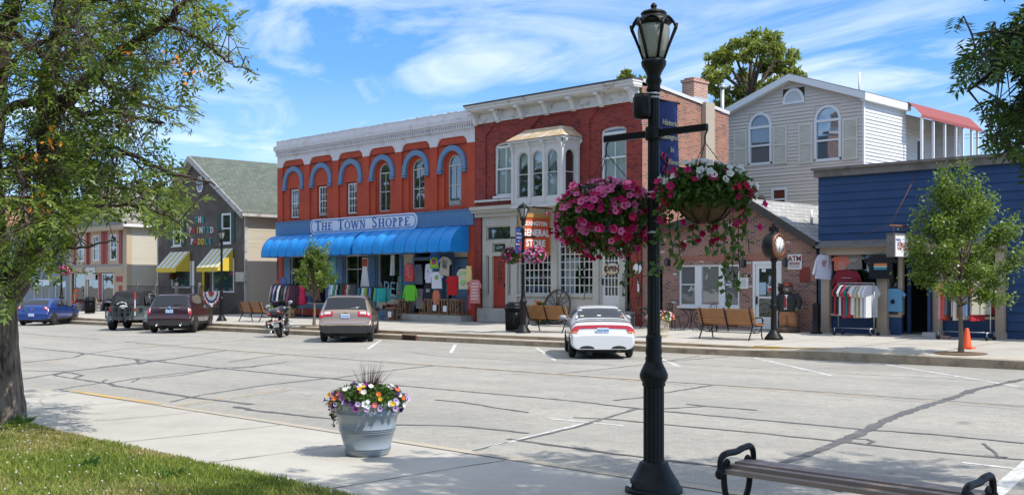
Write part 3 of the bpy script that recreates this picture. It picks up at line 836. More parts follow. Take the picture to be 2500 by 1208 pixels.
# fascia band
mb = MB(); x = RU0 - .02
while x < RU1 - .02:
 mb.box(x,min(x + .2,RU1) - .008,-.1,.0,4.6,5.27); x += .2
mb.box(RU0 - .04,RU1,-.08,0,4.605,5.265); mb.box(RU0 - .05,RU1,-.13,0,5.27,5.31)
mapped(mb,VF,'y').build('fascia_band',mat('fascia_slate_blue',(.095,.21,.37),.7,var=.12,scale=3,pos=True),rs,True)
# ground floor
f4 = lambda x: upx(640 + x / 3.896,VF)
gh = [(f4(262),f4(598),.98,3.5),(f4(782),f4(1000),.98,3.45),(f4(1092),f4(1300),1.42,3.5),(f4(1450),f4(1600),.7,3.45),(f4(1736),f4(1800),1.3,3.1),(f4(1812),f4(1972),.72,3.2)]
mb = MB(); cells(mb,RU0 + .55,RU1 - .45,.7,4.5,gh,.3)
mapped(mb,VF + .02,'y').build('shopfront',mat('shopfront_blue',(.115,.20,.31),.65,var=.12,scale=2.5,pos=True),rs,True)
mb = MB(); mb.box(RU0,RU0 + .55,VF - .02,VF + .4,.4,4.6); mb.box(RU1 - .45,RU1,VF - .02,VF + .4,.4,4.6); mb.box(RU0 + .55,RU1 - .45,VF - .02,VF + .3,.4,.74)
mb.build('base_board',m_redpaint,rs,True)
m_cream = mat('cream_paint',(.55,.49,.38),.7,var=.08,pos=True)
for k,(a,b,z0,z1) in enumerate(gh):
 if k in (3,5): continue
 window(rs,a,b,z0,z1,VF + .1,nx=(2,2,1,1)[k if k < 3 else 3],rail=2.75 if k < 2 else None,mf=m_cream,mp=m_glass_c,fw=.07)
for a,b in ((f4(600),f4(780)),(f4(1000),f4(1090)),(f4(1300),f4(1345)),(f4(1600),f4(1735))):
 box_part('column_panel',MATS['shopfront_blue'],rs,a + .1,b - .1,VF - .03,VF + .02,.8,3.3)
for a,b,c,d_ in ((1092,1300,.85,1.3),(1736,1800,.85,1.2),(1350,1440,.75,1.5),(1350,1440,2.9,3.4),(1830,1970,3.22,3.5)):
 box_part('cream_panel',m_cream,rs,f4(a),f4(b),VF - .006,VF + .02,c,d_)
a,b = f4(1450),f4(1600)
mb = MB(); mb.box(a - .12,a,VF - .02,VF + .3,.7,3.1); mb.box(b,b + .12,VF - .02,VF + .3,.7,3.1); mb.box(a - .12,b + .12,VF - .02,VF + .3,3.1,3.25)
mb.build('door_frame',m_bluegrey,rs,True)
a,b = f4(1812),f4(1972)
dr = MB().box(a + .02,b - .02,VF + .12,VF + .18,.74,3.16).build('door',m_bluegrey,rs,True)
mb = MB(); mb.box(a + .25,b - .25,VF + .11,VF + .121,2.35,2.75); mb.build('door_window',m_glass_d,dr)
mb = MB(); mb.box(a + .1,a + .14,VF + .05,VF + .12,1.6,1.85); mb.build('handle',m_black,dr)
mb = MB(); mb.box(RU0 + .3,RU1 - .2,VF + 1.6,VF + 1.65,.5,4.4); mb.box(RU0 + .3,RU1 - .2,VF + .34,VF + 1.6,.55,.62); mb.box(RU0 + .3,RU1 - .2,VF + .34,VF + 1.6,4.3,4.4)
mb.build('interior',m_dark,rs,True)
mb = MB(); a,b = f4(1290),f4(2010); mb.box(a,b,VF - .75,VF - .02,.38,.66)
mb.build('step',m_conc_step,rs,True)
mb = MB(); mb.box(RU0,RU0 + .02,VF + .4,VF + 20,.3,9.3); mb.box(RU0 + .03,RU1,VF + .36,VF + 20,9.0,9.1); mb.box(RU0 + .02,RU1,VF + 19.9,VF + 20,.3,9.0)
mb.build('body_wall',m_brick_side,rs,True)
# the two domed awnings
m_awn = mat('awning_blue',(.006,.26,.70),.45,var=.16,scale=1.3,spec=.4,pos=True,bump=.35,bscale=3.5,col2=(.03,.33,.72),lo=.5,hi=.75)
def dome_awning(u0,u1,n):
 mb = MB(); P_,H = 1.05,1.13
 prof = [(P_ * math.sin(t) if t < math.pi / 2 else P_,3.44 + .12 + (H - .12) * math.cos(t)) for t in [math.pi / 2 * i / 9 for i in range(10)]] + [(P_ - .01,3.41)]
 m = n * 6; rows = []
 for i in range(m + 1):
  f = i / m * n; puff = abs(math.sin(math.pi * f)) ** .7 * (.055 + .025 * math.sin(int(f) * 2.7 + u0))
  u = u0 + (u1 - u0) * i / m
  row = []
  for j,(p,z) in enumerate(prof):
   k = puff * math.sin(math.pi * min(j,9) / 9.5)
   t = math.pi / 2 * min(j,9) / 9
   row.append((u,VF - .1 - p - k * math.sin(t),z + k * math.cos(t) + (.02 * math.sin(f * 2 * math.pi + 1.5) if j >= 9 else 0)))
  rows.append(row)
 mb.grid(rows)
 for u in (u0,u1):
  mb.prism([(VF - .1 - p,z) for p,z in prof] + [(VF - .1,3.41)],'x',u - .006,u + .006)
 o = mb.build('awning',m_awn,rs,True)
 mb = MB()
 for i in range(n + 1):
  u = u0 + (u1 - u0) * i / n
  mb.tube([(u,VF - .1 - p - .004,z + .004) for p,z in prof],.012,5)
 mb.tube([(u0,VF - .1 - P_,3.43),(u1,VF - .1 - P_,3.43)],.014,5)
 mb.build('awning_seam',mat('awning_seam_blue',(.006,.1,.33),.5),o)
dome_awning(-49.75,-41.95,10); dome_awning(-41.8,-34.75,9)
# sign board
sg = thing('shop_sign','long white rounded sign board with blue lettering on the slate blue fascia','sign',(-42.45,VF - .13,4.94))
def rrect(w,h,r,n=6):
 pts = []
 for cx_,cz_,a0 in ((w / 2 - r,h / 2 - r,0),(-w / 2 + r,h / 2 - r,90),(-w / 2 + r,-h / 2 + r,180),(w / 2 - r,-h / 2 + r,270)):
  pts += [(cx_ + r * math.cos(math.radians(a0 + 90 * k / n)),cz_ + r * math.sin(math.radians(a0 + 90 * k / n))) for k in range(n + 1)]
 return pts
m_signblue = mat('sign_blue',(.035,.13,.42),.6,var=.05)
m_signwhite = mat('sign_white',(.70,.74,.80),.6,var=.04)
mb = MB(); mb.prism(rrect(8.5,.74,.3),'y',-.02,.03); mb.build('board',m_signwhite,sg)
mb = MB(); o,q = rrect(8.34,.62,.26),rrect(8.24,.53,.22)
for k in range(len(o)):
 k2 = (k + 1) % len(o); mb.quad((o[k][0],-.026,o[k][1]),(o[k2][0],-.026,o[k2][1]),(q[k2][0],-.026,q[k2][1]),(q[k][0],-.026,q[k][1]))
mb.build('border',m_signblue,sg)
mb = MB()
x = -3.85
def word(mb,s,x,y,big,small,bold=.012,serif=True):
 """small capitals with slab serifs, laid letter by letter"""
 adv = {'T': .62,'H': .78,'E': .62,'O': .8,'W': .98,'N': .8,'S': .58,'P': .62}
 for i,ch in enumerate(s):
  sz = big if i == 0 else small
  h = sz * .72; w = adv[ch] * sz * .92; base = -.2
  c = x + w / 2; z0,z1 = base,base + h; st = sz * .13; th = sz * .06; d = (-.034,-.02)
  B = lambda a,b,p,q_: mb.box(a,b,d[0],d[1],p,q_)
  se = sz * .085
  if ch in 'TE' :
   xs = c if ch == 'T' else x + w * .27
   B(xs - st / 2,xs + st / 2,z0,z1); B(xs - st / 2 - se,xs + st / 2 + se,z0,z0 + th)
   if ch == 'T': B(x + w * .06,x + w * .94,z1 - th,z1); B(x + w * .06,x + w * .06 + th,z1 - h * .22,z1 - th); B(x + w * .94 - th,x + w * .94,z1 - h * .22,z1 - th)
   else:
    for zz,ln in ((z0,.62),(z0 + h * .48,.45),(z1 - th,.56)): B(xs,x + w * (.27 + ln),zz,zz + th)
    B(x + w * .83,x + w * .83 + th,z0 + th,z0 + h * .25); B(x + w * .78,x + w * .78 + th,z1 - h * .22,z1 - th)
  elif ch in 'HN':
   for k,xs in enumerate((x + w * .22,x + w * .78)):
    s2 = st if ch == 'H' else th * 1.2
    B(xs - s2 / 2,xs + s2 / 2,z0,z1)
    if not (ch == 'N' and k == 1): B(xs - s2 / 2 - se,xs + s2 / 2 + se,z0,z0 + th)
    B(xs - s2 / 2 - se,xs + s2 / 2 + se,z1 - th,z1)
   if ch == 'H': B(x + w * .22,x + w * .78,z0 + h * .46,z0 + h * .46 + th)
   else: mb.prism([(x + w * .16,z1),(x + w * .16 + st * 1.2,z1),(x + w * .8,z0),(x + w * .8 - st * .7,z0)],'y',d[0] - .001,d[1])
  elif ch == 'P':
   xs = x + w * .26; B(xs - st / 2,xs + st / 2,z0,z1); B(xs - st / 2 - se,xs + st / 2 + se,z0,z0 + th); B(xs - st / 2 - se,xs,z1 - th,z1)
   o_ = arc(xs,z1 - h * .27,w * .55,h * .27,10,math.pi / 2,-math.pi / 2); i_ = arc(xs,z1 - h * .27,w * .55 - st,h * .27 - th,10,math.pi / 2,-math.pi / 2)
   for k in range(10): mb.quad(*[(p[0],d[0] - .001,p[1]) for p in (o_[k],o_[k + 1],i_[k + 1],i_[k])])
  elif ch == 'O':
   o_ = arc(c,z0 + h / 2,w * .46,h * .52,24,0,2 * math.pi); i_ = arc(c,z0 + h / 2,w * .46 - st,h * .52 - th,24,0,2 * math.pi)
   for k in range(24): mb.quad(*[(p[0],d[0],p[1]) for p in (o_[k],o_[k + 1],i_[k + 1],i_[k])])
  elif ch == 'W':
   X = lambda t: x + w * t
   for p,q_,t_ in ((.08,.30,st),(.52,.30,th * 1.2),(.48,.70,st),(.92,.70,th * 1.2)):
    mb.prism([(X(p) - t_ * .55,z1),(X(p) + t_ * .55,z1),(X(q_) + t_ * .4,z0),(X(q_) - t_ * .4,z0)],'y',d[0],d[1])
   for p in (.08,.92): B(X(p) - st / 2 - se,X(p) + st / 2 + se,z1 - th,z1)
  elif ch == 'S':
   pts = [(w * .76,.80),(w * .6,.97),(w * .3,.93),(w * .22,.73),(w * .5,.53),(w * .78,.3),(w * .68,.07),(w * .36,.03),(w * .18,.22)]
   P3 = catmull([(x + a_,-.03,z0 + b_ * h) for a_,b_ in pts],4)
   for p,q_ in zip(P3[:-1],P3[1:]):
    t_ = (q_ - p); nn = Vector((-t_.z,0,t_.x)); nn.normalize(); nn *= st * .42
    mb.quad(tuple(p + nn),tuple(q_ + nn),tuple(q_ - nn),tuple(p - nn))
  x += w + sz * .06
 return x
x = word(mb,'THE',x,0,.62,.5); x = word(mb,'TOWN',x + .3,0,.62,.5); x = word(mb,'SHOPPE',x + .3,0,.62,.5)
ex = x
wd = mb
sc_ = 7.6 / (ex + 3.85)
wd.v = [((p[0] + 3.85) * sc_ - 3.8,p[1],p[2] * 1.12 + .015) for p in wd.v]
wd.build('lettering',m_signblue,sg)
# ============================================================ general store
GU0,GU1 = -34.44,-25.27
gs = thing('brick_general_store','dark red brick general store with bracketed white cornice and projecting bay window','building',(-30,VF,.4))
f5 = lambda x: upx(1130 + x / 3.355,VF)
wl_ = (f5(250),f5(413),5.78,8.05); wr_ = (f5(1122),f5(1330),5.78,8.1)
mb = MB()
rec = [(f5(185),f5(478),5.6,8.78),(f5(560),f5(962),5.6,8.86),(f5(1035),f5(1400),5.6,8.86)]
cells(mb,GU0,GU1,5.3,9.05,rec,.06)
for a,b,z0,z1 in rec:
 for s,xx in ((1,a),(-1,b)): mb.prism([(xx,z1),(xx + s * .45,z1),(xx + s * .06,z1 - .34),(xx,z1 - .34)],'y',-.001,.06)
for k,(r_,h) in enumerate(zip(rec,(wl_,None,wr_))):
 cells(mb,*r_,[(h[0],h[1],h[2],h[3])] if h else [],.14,d0=.06)
for h in (wl_,wr_):
 spandrel(mb,h[0],h[1],h[3] - .16,h[3],.061,.2)
 o = arc((h[0] + h[1]) / 2,h[3] - .14,(h[1] - h[0]) / 2 + .12,.34,10); q = arc((h[0] + h[1]) / 2,h[3] - .16,(h[1] - h[0]) / 2,.16,10)
 for k in range(10): mb.quad(*[(p[0],.045,p[1]) for p in (o[k],o[k + 1],q[k + 1],q[k])])
mb.box(GU0 + .02,GU0 + .42,-.06,.0,.45,5.0); mb.box(GU1 - .55,GU1,-.05,.35,.45,4.96)
mapped(mb,VF,'y').build('brick_wall',m_brick_red,gs,True)
mb = MB()
def topz(v): return 9.62 - .105 * (v - VF)
vs_ = [VF + .02,VF + 2,VF + 4,VF + 5.75]
for v0,v1 in zip(vs_[:-1],vs_[1:]): mb.quad((GU1,v0,.4),(GU1,v1,.4),(GU1,v1,topz(v1)),(GU1,v0,topz(v0)))
mb.build('side_wall',m_brick_side,gs,True)
mb = MB()
for v0,v1 in zip(vs_[:-1],vs_[1:]):
 z0,z1 = topz(v0),topz(v1)
 mb.add([(GU1 - .3,v0,z0),(GU1 + .06,v0,z0),(GU1 + .06,v1,z1),(GU1 - .3,v1,z1),(GU1 - .3,v0,z0 + .13),(GU1 + .06,v0,z0 + .13),(GU1 + .06,v1,z1 + .13),(GU1 - .3,v1,z1 + .13)],[(0,1,5,4),(1,2,6,5),(4,5,6,7),(3,0,4,7)])
mb.build('coping',mat('coping_pale',(.60,.58,.55),.8,var=.15,scale=4,pos=True),gs,True)
mb = MB(); mb.box(GU0 + .02,GU1 - .3,VF + .4,VF + 5.7,8.0,8.05); mb.box(GU0 + .02,GU1 - .01,VF + 5.65,VF + 5.75,.4,8.95); mb.box(GU0 + .01,GU0 + .03,VF + .4,VF + 5.7,.4,9.2); mb.build('flat_roof',m_dark,gs,True)
# cornice with brackets
mb = MB()
mb.box(GU0 + .1,GU1 - .12,-.06,.0,8.98,9.42)
mb.box(GU0 - .02,GU1 - .02,-.45,.3,9.42,9.48); mb.box(GU0 - .06,GU1,-.52,.3,9.48,9.60); mb.box(GU0 - .1,GU1 + .02,-.58,.3,9.60,9.68)
mb.box(GU0 + .08,GU1 - .1,-.09,0,8.94,8.98)
cen = [f5(x) for x in (118,300,495,700,920,1150,1405)]
for a,b in zip(cen[:-1],cen[1:]):
 a,b = a + .2,b - .2; c,w = (a + b) / 2,(b - a)
 o,q = rrect(w,.34,.16),rrect(w - .07,.27,.13)
 for k in range(len(o)):
  k2 = (k + 1) % len(o)
  mb.add([(c + o[k][0],-.062,9.2 + o[k][1]),(c + o[k2][0],-.062,9.2 + o[k2][1]),(c + q[k2][0],-.085,9.2 + q[k2][1]),(c + q[k][0],-.085,9.2 + q[k][1])],[(0,1,2,3)])
co = mapped(mb,VF,'y').build('cornice',m_peel,gs,True)
mb = MB(); mb.box(GU0 - .12,GU1 + .04,VF - .62,VF + .4,9.68,9.735); mb.build('roof_cap',mat('roof_felt',(.07,.06,.055),.9,var=.2,pos=True),gs,True)
brk = [(-.06,9.42),(-.46,9.42),(-.46,9.34),(-.34,9.3),(-.27,9.2),(-.2,9.06),(-.18,8.96),(-.1,8.88),(-.06,8.88)]
for c in cen:
 mb = MB(); mb.prism([(VF + d,z) for d,z in brk],'x',c - .1,c + .1); mb.box(c - .12,c + .12,VF - .48,VF - .3,9.34,9.415); mb.build('bracket',m_peel,gs,True)
for h in (wl_,wr_):
 window(gs,h[0],h[1],h[2],h[3],VF + .14,fw=.085,rail=6.92,nx=2,mw=.03,arch=.16,split=7.86,mp=m_glass_c,curtain=7.84,sill=.1)
 a,b = h[0],h[1]
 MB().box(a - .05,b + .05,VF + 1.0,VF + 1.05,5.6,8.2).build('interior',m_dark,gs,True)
mb = MB(); mb.box(GU0 + .06,f5(430),VF - .1,VF,5.55,5.64); mb.build('ledge',m_peel,gs,True)
# oriel (projecting bay window)
OA,OB,OP = -31.15,-28.42,.98
ov = VF - OP
oz0,oz1 = 5.22,7.72
m_or = mat('oriel_white',(.60,.585,.56),.75,var=.07,scale=3,pos=True,bump=.2,bscale=20,col2=(.42,.38,.34),lo=.6,hi=.72)
mb = MB()
pw = (OB - OA - .34) / 3
oh = [(OA + .17 + i * pw + .09,OA + .17 + (i + 1) * pw - .09,5.5,7.36) for i in range(3)]
cells(mb,OA,OB,oz0,oz1,oh,.08)
for h in oh: spandrel(mb,h[0],h[1],h[3] - (h[1] - h[0]) / 2,h[3],.002,.08)
for x in [OA + .02,OA + .17 + pw,OA + .17 + 2 * pw,OB - .02]:
 mb.box(x - .06,x + .06,-.05,0,oz0 + .05,oz1 - .1)
mb.box(OA - .03,OB + .03,-.05,0,oz1 - .14,oz1)
mapped(mb,ov,'y')
mb2 = MB(); sh = [(ov + .2,VF - .18,5.5,7.36)]
cells(mb2,ov,VF,oz0,oz1,sh,.08); spandrel(mb2,sh[0][0],sh[0][1],7.36 - .3,7.36,.002,.08)
mb2.box(ov - .02,ov + .1,-.05,0,oz0,oz1); mb2.box(VF - .12,VF,-.04,0,oz0,oz1)
mapped(mb2,OB,'x')
mb.add(mb2.v,mb2.f)
mb.quad((OA,ov,oz0),(OA,VF,oz0),(OA,VF,oz1),(OA,ov,oz1)); mb.box(OA - .08,OB + .08,ov - .08,VF,oz0 - .12,oz0); mb.box(OA - .16,OB + .16,ov - .16,VF,oz1 + .002,oz1 + .1)
oriel = mb.build('bay_window',m_or,gs,True)
for x in [OA + .02,OA + .17 + pw,OA + .17 + 2 * pw,OB - .02]:
 mb = MB(); mb.prism([(ov,7.72),(ov - .24,7.72),(ov - .22,7.62),(ov - .12,7.55),(ov - .08,7.4),(ov,7.36)],'x',x - .05,x + .05); mb.build('bracket',m_or,oriel)
for y in (ov + .03,VF - .1):
 mb = MB(); mb.prism([(OB,7.72),(OB + .24,7.72),(OB + .22,7.62),(OB + .12,7.55),(OB + .08,7.4),(OB,7.36)],'y',y - .05,y + .05); mb.build('bracket',m_or,oriel)
mb = MB(); rows = []
N_ = 8
for i in range(N_ + 1):
 t = i / N_; e = .22 * (1 - t) ** 1.6 + (-.36) * t; z = 7.82 + .46 * (t ** .85)
 rows.append([(OA - .02 - e - 0,VF,z),(OA - e,ov - e,z),(OB + e,ov - e,z),(OB + e,VF,z)])
mb.grid(rows,smooth=False); mb.quad(*rows[-1]); mb.build('bay_roof',mat('weathered_gold_roof',(.50,.36,.20),.8,var=.25,scale=5,pos=True,bump=.4,bscale=18,col2=(.60,.54,.45),lo=.48,hi=.62),oriel)
for h in oh:
 window_r = (h[1] - h[0]) / 2
 fr = MB()
 fr = window(gs,h[0],h[1],h[2],h[3],ov + .04,fw=.04,rail=6.45,arch=window_r,mp=m_glass_c,mf=m_or)
 mb = MB(); rows = []
 for j in range(2): rows.append([(h[0] + (h[1] - h[0]) * i / 16,ov + .2 + .02 * math.sin(i * 2.2),(7.4 if j else 6.75 + .16 * abs(math.sin(i * .9)) - .2 * abs(i - 8) / 8)) for i in range(17)])
 mb.grid(rows); mb.build('lace_curtain',m_curtain,fr)
window(gs,sh[0][0],sh[0][1],5.5,7.36,OB - .04,axis='x',fw=.04,rail=6.45,arch=.3,mp=m_glass_c,mf=m_or)
mb = MB(); mb.box(OA + .1,OB - .1,VF - .1,VF - .05,5.25,7.7); mb.box(OA + .1,OB - .1,ov + .1,VF - .1,5.3,5.34); mb.build('interior',mat('bay_dim',(.10,.075,.06),.9,var=.3,scale=3,pos=True),oriel)
# things displayed in the bay window
mb = MB(); mb.lathe([(.10,0),(.12,.03),(.10,.1),(.14,.22),(.16,.34),(.12,.44),(.05,.5)],12); mb.tube([(-.1,0,.42),(-.13,0,.55),(-.1,0,.68),(-.15,0,.74),(-.22,0,.71)],[.05,.035,.03,.035,.008],8)
tag(mb.build('goose_figurine',m_white,None,loc=(OA + .82,ov + .3,5.36)),'white ceramic goose figurine standing inside the projecting bay window','figurine')
mb = MB(); mb.lathe([(.5,0),(.44,.25),(.3,.7),(.14,1.1),(.11,1.2),(.17,1.4),(.12,1.52),(.04,1.56)],18,flute=.06)
tag(mb.build('bridal_gown',m_curtain,None,loc=(OA + 1.75,ov + .55,5.36)),'white full-length gown displayed inside the projecting bay window','dress')
# storefront
f6 = lambda x: upx(1150 + x / 2.876,VF)
mb = MB(); mb.box(GU0 + .03,GU1 - .3,VF - .38,VF,5.2,5.34); mb.box(GU0 + .06,GU1 - .32,VF - .3,VF,5.08,5.2); mb.box(GU0 + .1,GU1 - .35,VF - .14,VF,4.9,5.08)
mb.build('storefront_cornice',m_stone,gs,True)
sh_ = [(f6(105),f6(286),3.9,4.5),(f6(104),f6(126),1.55,3.25),(f6(148),f6(241),1.0,3.22),(f6(148),f6(241),3.36,3.78),(f6(255),f6(286),1.55,3.25),(f6(332),f6(566),1.62,3.9),(f6(612),f6(860),1.62,3.9),(f6(915),f6(1040),1.0,3.75),(f6(332),f6(566),4.02,4.6),(f6(612),f6(860),4.02,4.6),(f6(905),f6(1060),3.92,4.6),(f6(1080),f6(1150),1.0,3.4),(f6(1080),f6(1150),3.5,4.5)]
mb = MB(); cells(mb,f6(80),f6(1155),1.0,4.95,sh_,.15)
for a,b in ((f6(286),f6(330)),(f6(568),f6(610)),(f6(862),f6(903))): mb.box(a,b,-.08,0,1.0,4.9)
for a,b in ((f6(332),f6(566)),(f6(612),f6(860))): mb.box(a,b,-.1,.0,1.52,1.61); mb.box(a + .05,b - .05,-.015,0,1.1,1.45)
mapped(mb,VF,'y').build('storefront',m_stone,gs,True)
mb = MB(); mb.box(f6(78),f6(330),VF - .3,VF + .2,.42,1.0); mb.box(f6(330),f6(900),VF - .1,VF + .2,.42,1.0); mb.box(f6(900),f6(1157),VF - .32,VF + .2,.42,1.0); mb.box(f6(905),f6(1150),VF - .65,VF - .32,.42,.72)
mb.build('stone_step',m_conc_step,gs,True)
for k,(a,b,z0,z1) in enumerate(sh_):
 if k in (2,7,11): continue
 nx,nz = {5: (7,7),6: (7,7)}.get(k,(0,0))
 window(gs,a,b,z0,z1,VF + .06,nx=nx,nz=nz,mp=(m_glass_d if k in (0,3,8,9,10,12) else m_glass_c),mf=m_stone if k not in (5,6) else m_peel,fw=.05,mw=.035)
a,b = sh_[2][:2]
dr = MB().box(a,b,VF + .1,VF + .15,1.0,3.2).build('door',mat('door_red',(.34,.035,.02),.5,var=.12,pos=True),gs,True); dr['label'] = 'red panelled door with small panes'
mb = MB(); cells(mb,a + .2,b - .2,2.0,3.05,[(a + .25 + i * (b - a - .5) / 3 + .02,a + .25 + (i + 1) * (b - a - .5) / 3 - .02,2.05 + j * .33,2.34 + j * .33) for i in range(3) for j in range(3)],.02); mapped(mb,VF + .085,'y').build('door_window_bars',MATS['door_red'],dr)
MB().box(a + .22,b - .22,VF + .096,VF + .099,2.03,3.03).build('door_window',m_glass_d,dr)
MB().box(b - .13,b - .09,VF + .04,VF + .1,1.9,2.05).build('handle',m_black,dr)
a,b = sh_[7][:2]
mb = MB(); mb.box(a,a + .12,VF + .06,VF + .12,1.0,3.74); mb.box(b - .12,b,VF + .06,VF + .12,1.0,3.74); mb.box(a + .12,b - .12,VF + .06,VF + .12,1.0,1.6); mb.box(a + .12,b - .12,VF + .06,VF + .12,3.6,3.74)
for i in range(1,4): x = a + .12 + (b - a - .24) * i / 4; mb.box(x - .018,x + .018,VF + .07,VF + .11,1.6,3.6)
for j in range(1,6): z = 1.6 + 2.0 * j / 6; mb.box(a + .12,b - .12,VF + .072,VF + .108,z - .018,z + .018)
dr = mb.build('door',m_peel,gs,True); dr['label'] = 'white glazed door with many small panes'
MB().box(a + .1,b - .1,VF + .12,VF + .126,1.58,3.62).build('pane',m_glass_c,dr)
MB().box(a + .03,a + .07,VF,VF + .06,2.0,2.25).build('handle',m_black,dr)
mb = MB(); rows = [[(a + .14 + (b - a - .28) * i / 24,VF + .2 + .02 * math.sin(i * 2.3),z) for i in range(25)] for z in (1.6,2.5)]; mb.grid(rows)
rows = [[(a + .14 + (b - a - .28) * i / 24,VF + .2 + .02 * math.sin(i * 2.3),z) for i in range(25)] for z in (3.1,3.62)]; mb.grid(rows); mb.build('door_curtain',mat('tan_curtain',(.35,.22,.10),.9,var=.2,scale=4),dr)
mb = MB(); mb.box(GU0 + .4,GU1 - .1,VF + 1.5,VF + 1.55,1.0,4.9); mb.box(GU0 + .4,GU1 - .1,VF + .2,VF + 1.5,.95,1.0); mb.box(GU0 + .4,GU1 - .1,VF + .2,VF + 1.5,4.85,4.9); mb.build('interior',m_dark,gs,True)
a,b = sh_[6][:2]
mb = MB()
mb.grid([[(a + .05 + (t0 + (t1 - t0) * i / 12),VF + .3 + .03 * math.sin(i * 2.),z) for i in range(13)] for z,t0,t1 in ((1.66,0,.62),(2.4,0,.6),(3.1,0,1.0))])
mb.build('window_curtain',m_curtain,gs,True)
mb = MB(); mb.grid([[(a + .05 + (b - a - .1) * i / 40,VF + .35 + .03 * math.sin(i * 1.7),z) for i in range(41)] for z in (3.3,3.88)]); mb.build('window_valance',MATS['tan_curtain'],gs,True)
# shelf goods behind the first shop window
a,b = sh_[5][:2]
mb = MB(); mb.box(a + .1,b - .1,VF + .3,VF + .7,1.62,1.66); mb.box(a + .1,b - .1,VF + .45,VF + .7,2.1,2.13)
shf = mb.build('display_shelf',m_wood,gs,True)
gcol = [(.05,.15,.35),(.5,.5,.5),(.12,.3,.4),(.4,.1,.1),(.1,.2,.45),(.55,.5,.3)]
for k in range(22):
 z = 1.66 if k < 11 else 2.13; x = a + .2 + (k % 11) * (b - a - .5) / 10.5
 s = R.uniform(.09,.15); y = VF + (.4 if k < 11 else .55)
 mb = MB(); mb.lathe([(s * .5,0),(s * .5,.22),(s * .42,.26),(s * .2,.3),(s * .2,.34)] if k % 3 else [(s * .62,0),(s * .62,.3),(s * .58,.32)],8 if k % 3 else 4)
 c = gcol[k % 6]
 tag(mb.build('shop_jar',mat('goods_%d' % (k % 6),c,.5,var=.2,scale=10),None,loc=(x,y,z)),'small coloured jar or box on the display shelf behind the many-paned shop window','jar','goods on the display shelf')
# chimney and its stucco flue on the side wall
mb = MB(); mb.box(GU1 - .62,GU1 - .04,35.55,36.5,9.0,10.1); mb.box(GU1 - .66,GU1,35.5,36.54,10.1,10.2); mb.box(GU1 - .56,GU1 - .1,35.62,36.4,10.2,10.28)
ch = mb.build('chimney',m_brick_chim,gs,True)
mb = MB(); mb.box(GU1 - .64,GU1 - .02,35.52,36.52,9.0,9.5); mb.build('chimney_flashing',mat('flashing',(.5,.52,.55),.5,.3,pos=True),ch)
MB().box(GU1,GU1 + .22,36.0,36.62,.5,9.3).build('flue',mat('flue_stucco',(.40,.34,.26),.9,var=.08,pos=True),gs,True)
# projecting store sign
s = thing('hanging_store_sign','orange red wooden store sign with white lettering, hung over the pavement from the brick store','sign',(-29.75,31.05,4.0))
mb = MB(); mb.box(-.03,.03,-.78,.78,-.66,.66); mb.build('board',mat('sign_orange_red',(.52,.085,.022),.6,var=.08,scale=3),s)
mb = MB()
for a,b,c,d_ in ((-.86,.86,.66,.82),(-.86,.86,-.8,-.66),(-.86,-.78,-.66,.66),(.78,.86,-.66,.66)): mb.box(-.06,.06,a,b,c,d_)
mb.build('frame',mat('sign_wood',(.45,.23,.06),.6,var=.2,scale=5),s)
mb = MB(); Mx = lambda z: T((.034,0,z)) @ RZ(math.radians(90))
text_mb(mb,'LEXINGTON',.235,Mx(.42),.006,.008); text_mb(mb,'GENERAL',.37,Mx(.05),.006,.012); text_mb(mb,'STORE',.37,Mx(-.36),.006,.012)
mb.build('lettering',m_white,s)
mb = MB(); mb.tube([(0,-.9,1.08),(0,1.1,1.08)],.035,8); [mb.tube([(0,y,.8),(0,y,1.08)],.012,6) for y in (-.6,.6)]
mb.build('bracket_bar',m_black,s)
s = thing('open_sign','oval cream OPEN sign hanging inside the white glazed door','sign',(upx(1493,VF),VF + .03,2.62))
mb = MB(); mb.lathe([(0,0),(.3,0),(.3,.02),(0,.02)],24,ax='y',M=Matrix.Diagonal((1.25,1,.75,1))); mb.build('plate',mat('sign_cream',(.62,.55,.40),.6),s)
mb = MB(); text_mb(mb,'OPEN',.27,T((0,-.006,0)),.006,.012); mb.build('lettering',mat('sign_brown',(.09,.03,.02),.6),s)
mb = MB(); mb.lathe([(.33,0),(.36,0),(.36,.02),(.33,.02),(.33,0)],24,ax='y',M=Matrix.Diagonal((1.1,1,.68,1))); mb.build('border',MATS['sign_brown'],s)
tag(MB().box(-.13,.13,-.005,.005,-.22,.22).build('paper_notice',MATS['sign_cream'],None,loc=(upx(1473,VF),VF + .035,2.6)),'cream paper notice beside the oval sign on the white glazed door','notice')
tag(MB().lathe([(0,0),(.19,0),(.2,.01),(.2,.03),(0,.03)],20,ax='y').build('round_plaque',m_white,None,loc=(upx(1559,VF),VF - .09,2.62)),'round white plaque on the brick pier by the dark doorway','plaque')
tag(MB().box(-.035,.035,-.02,.02,-.2,.2).build('address_plate',m_white,None,loc=(upx(1562,VF),VF - .08,1.95)),'narrow white plate low on the brick pier by the dark doorway','plate')
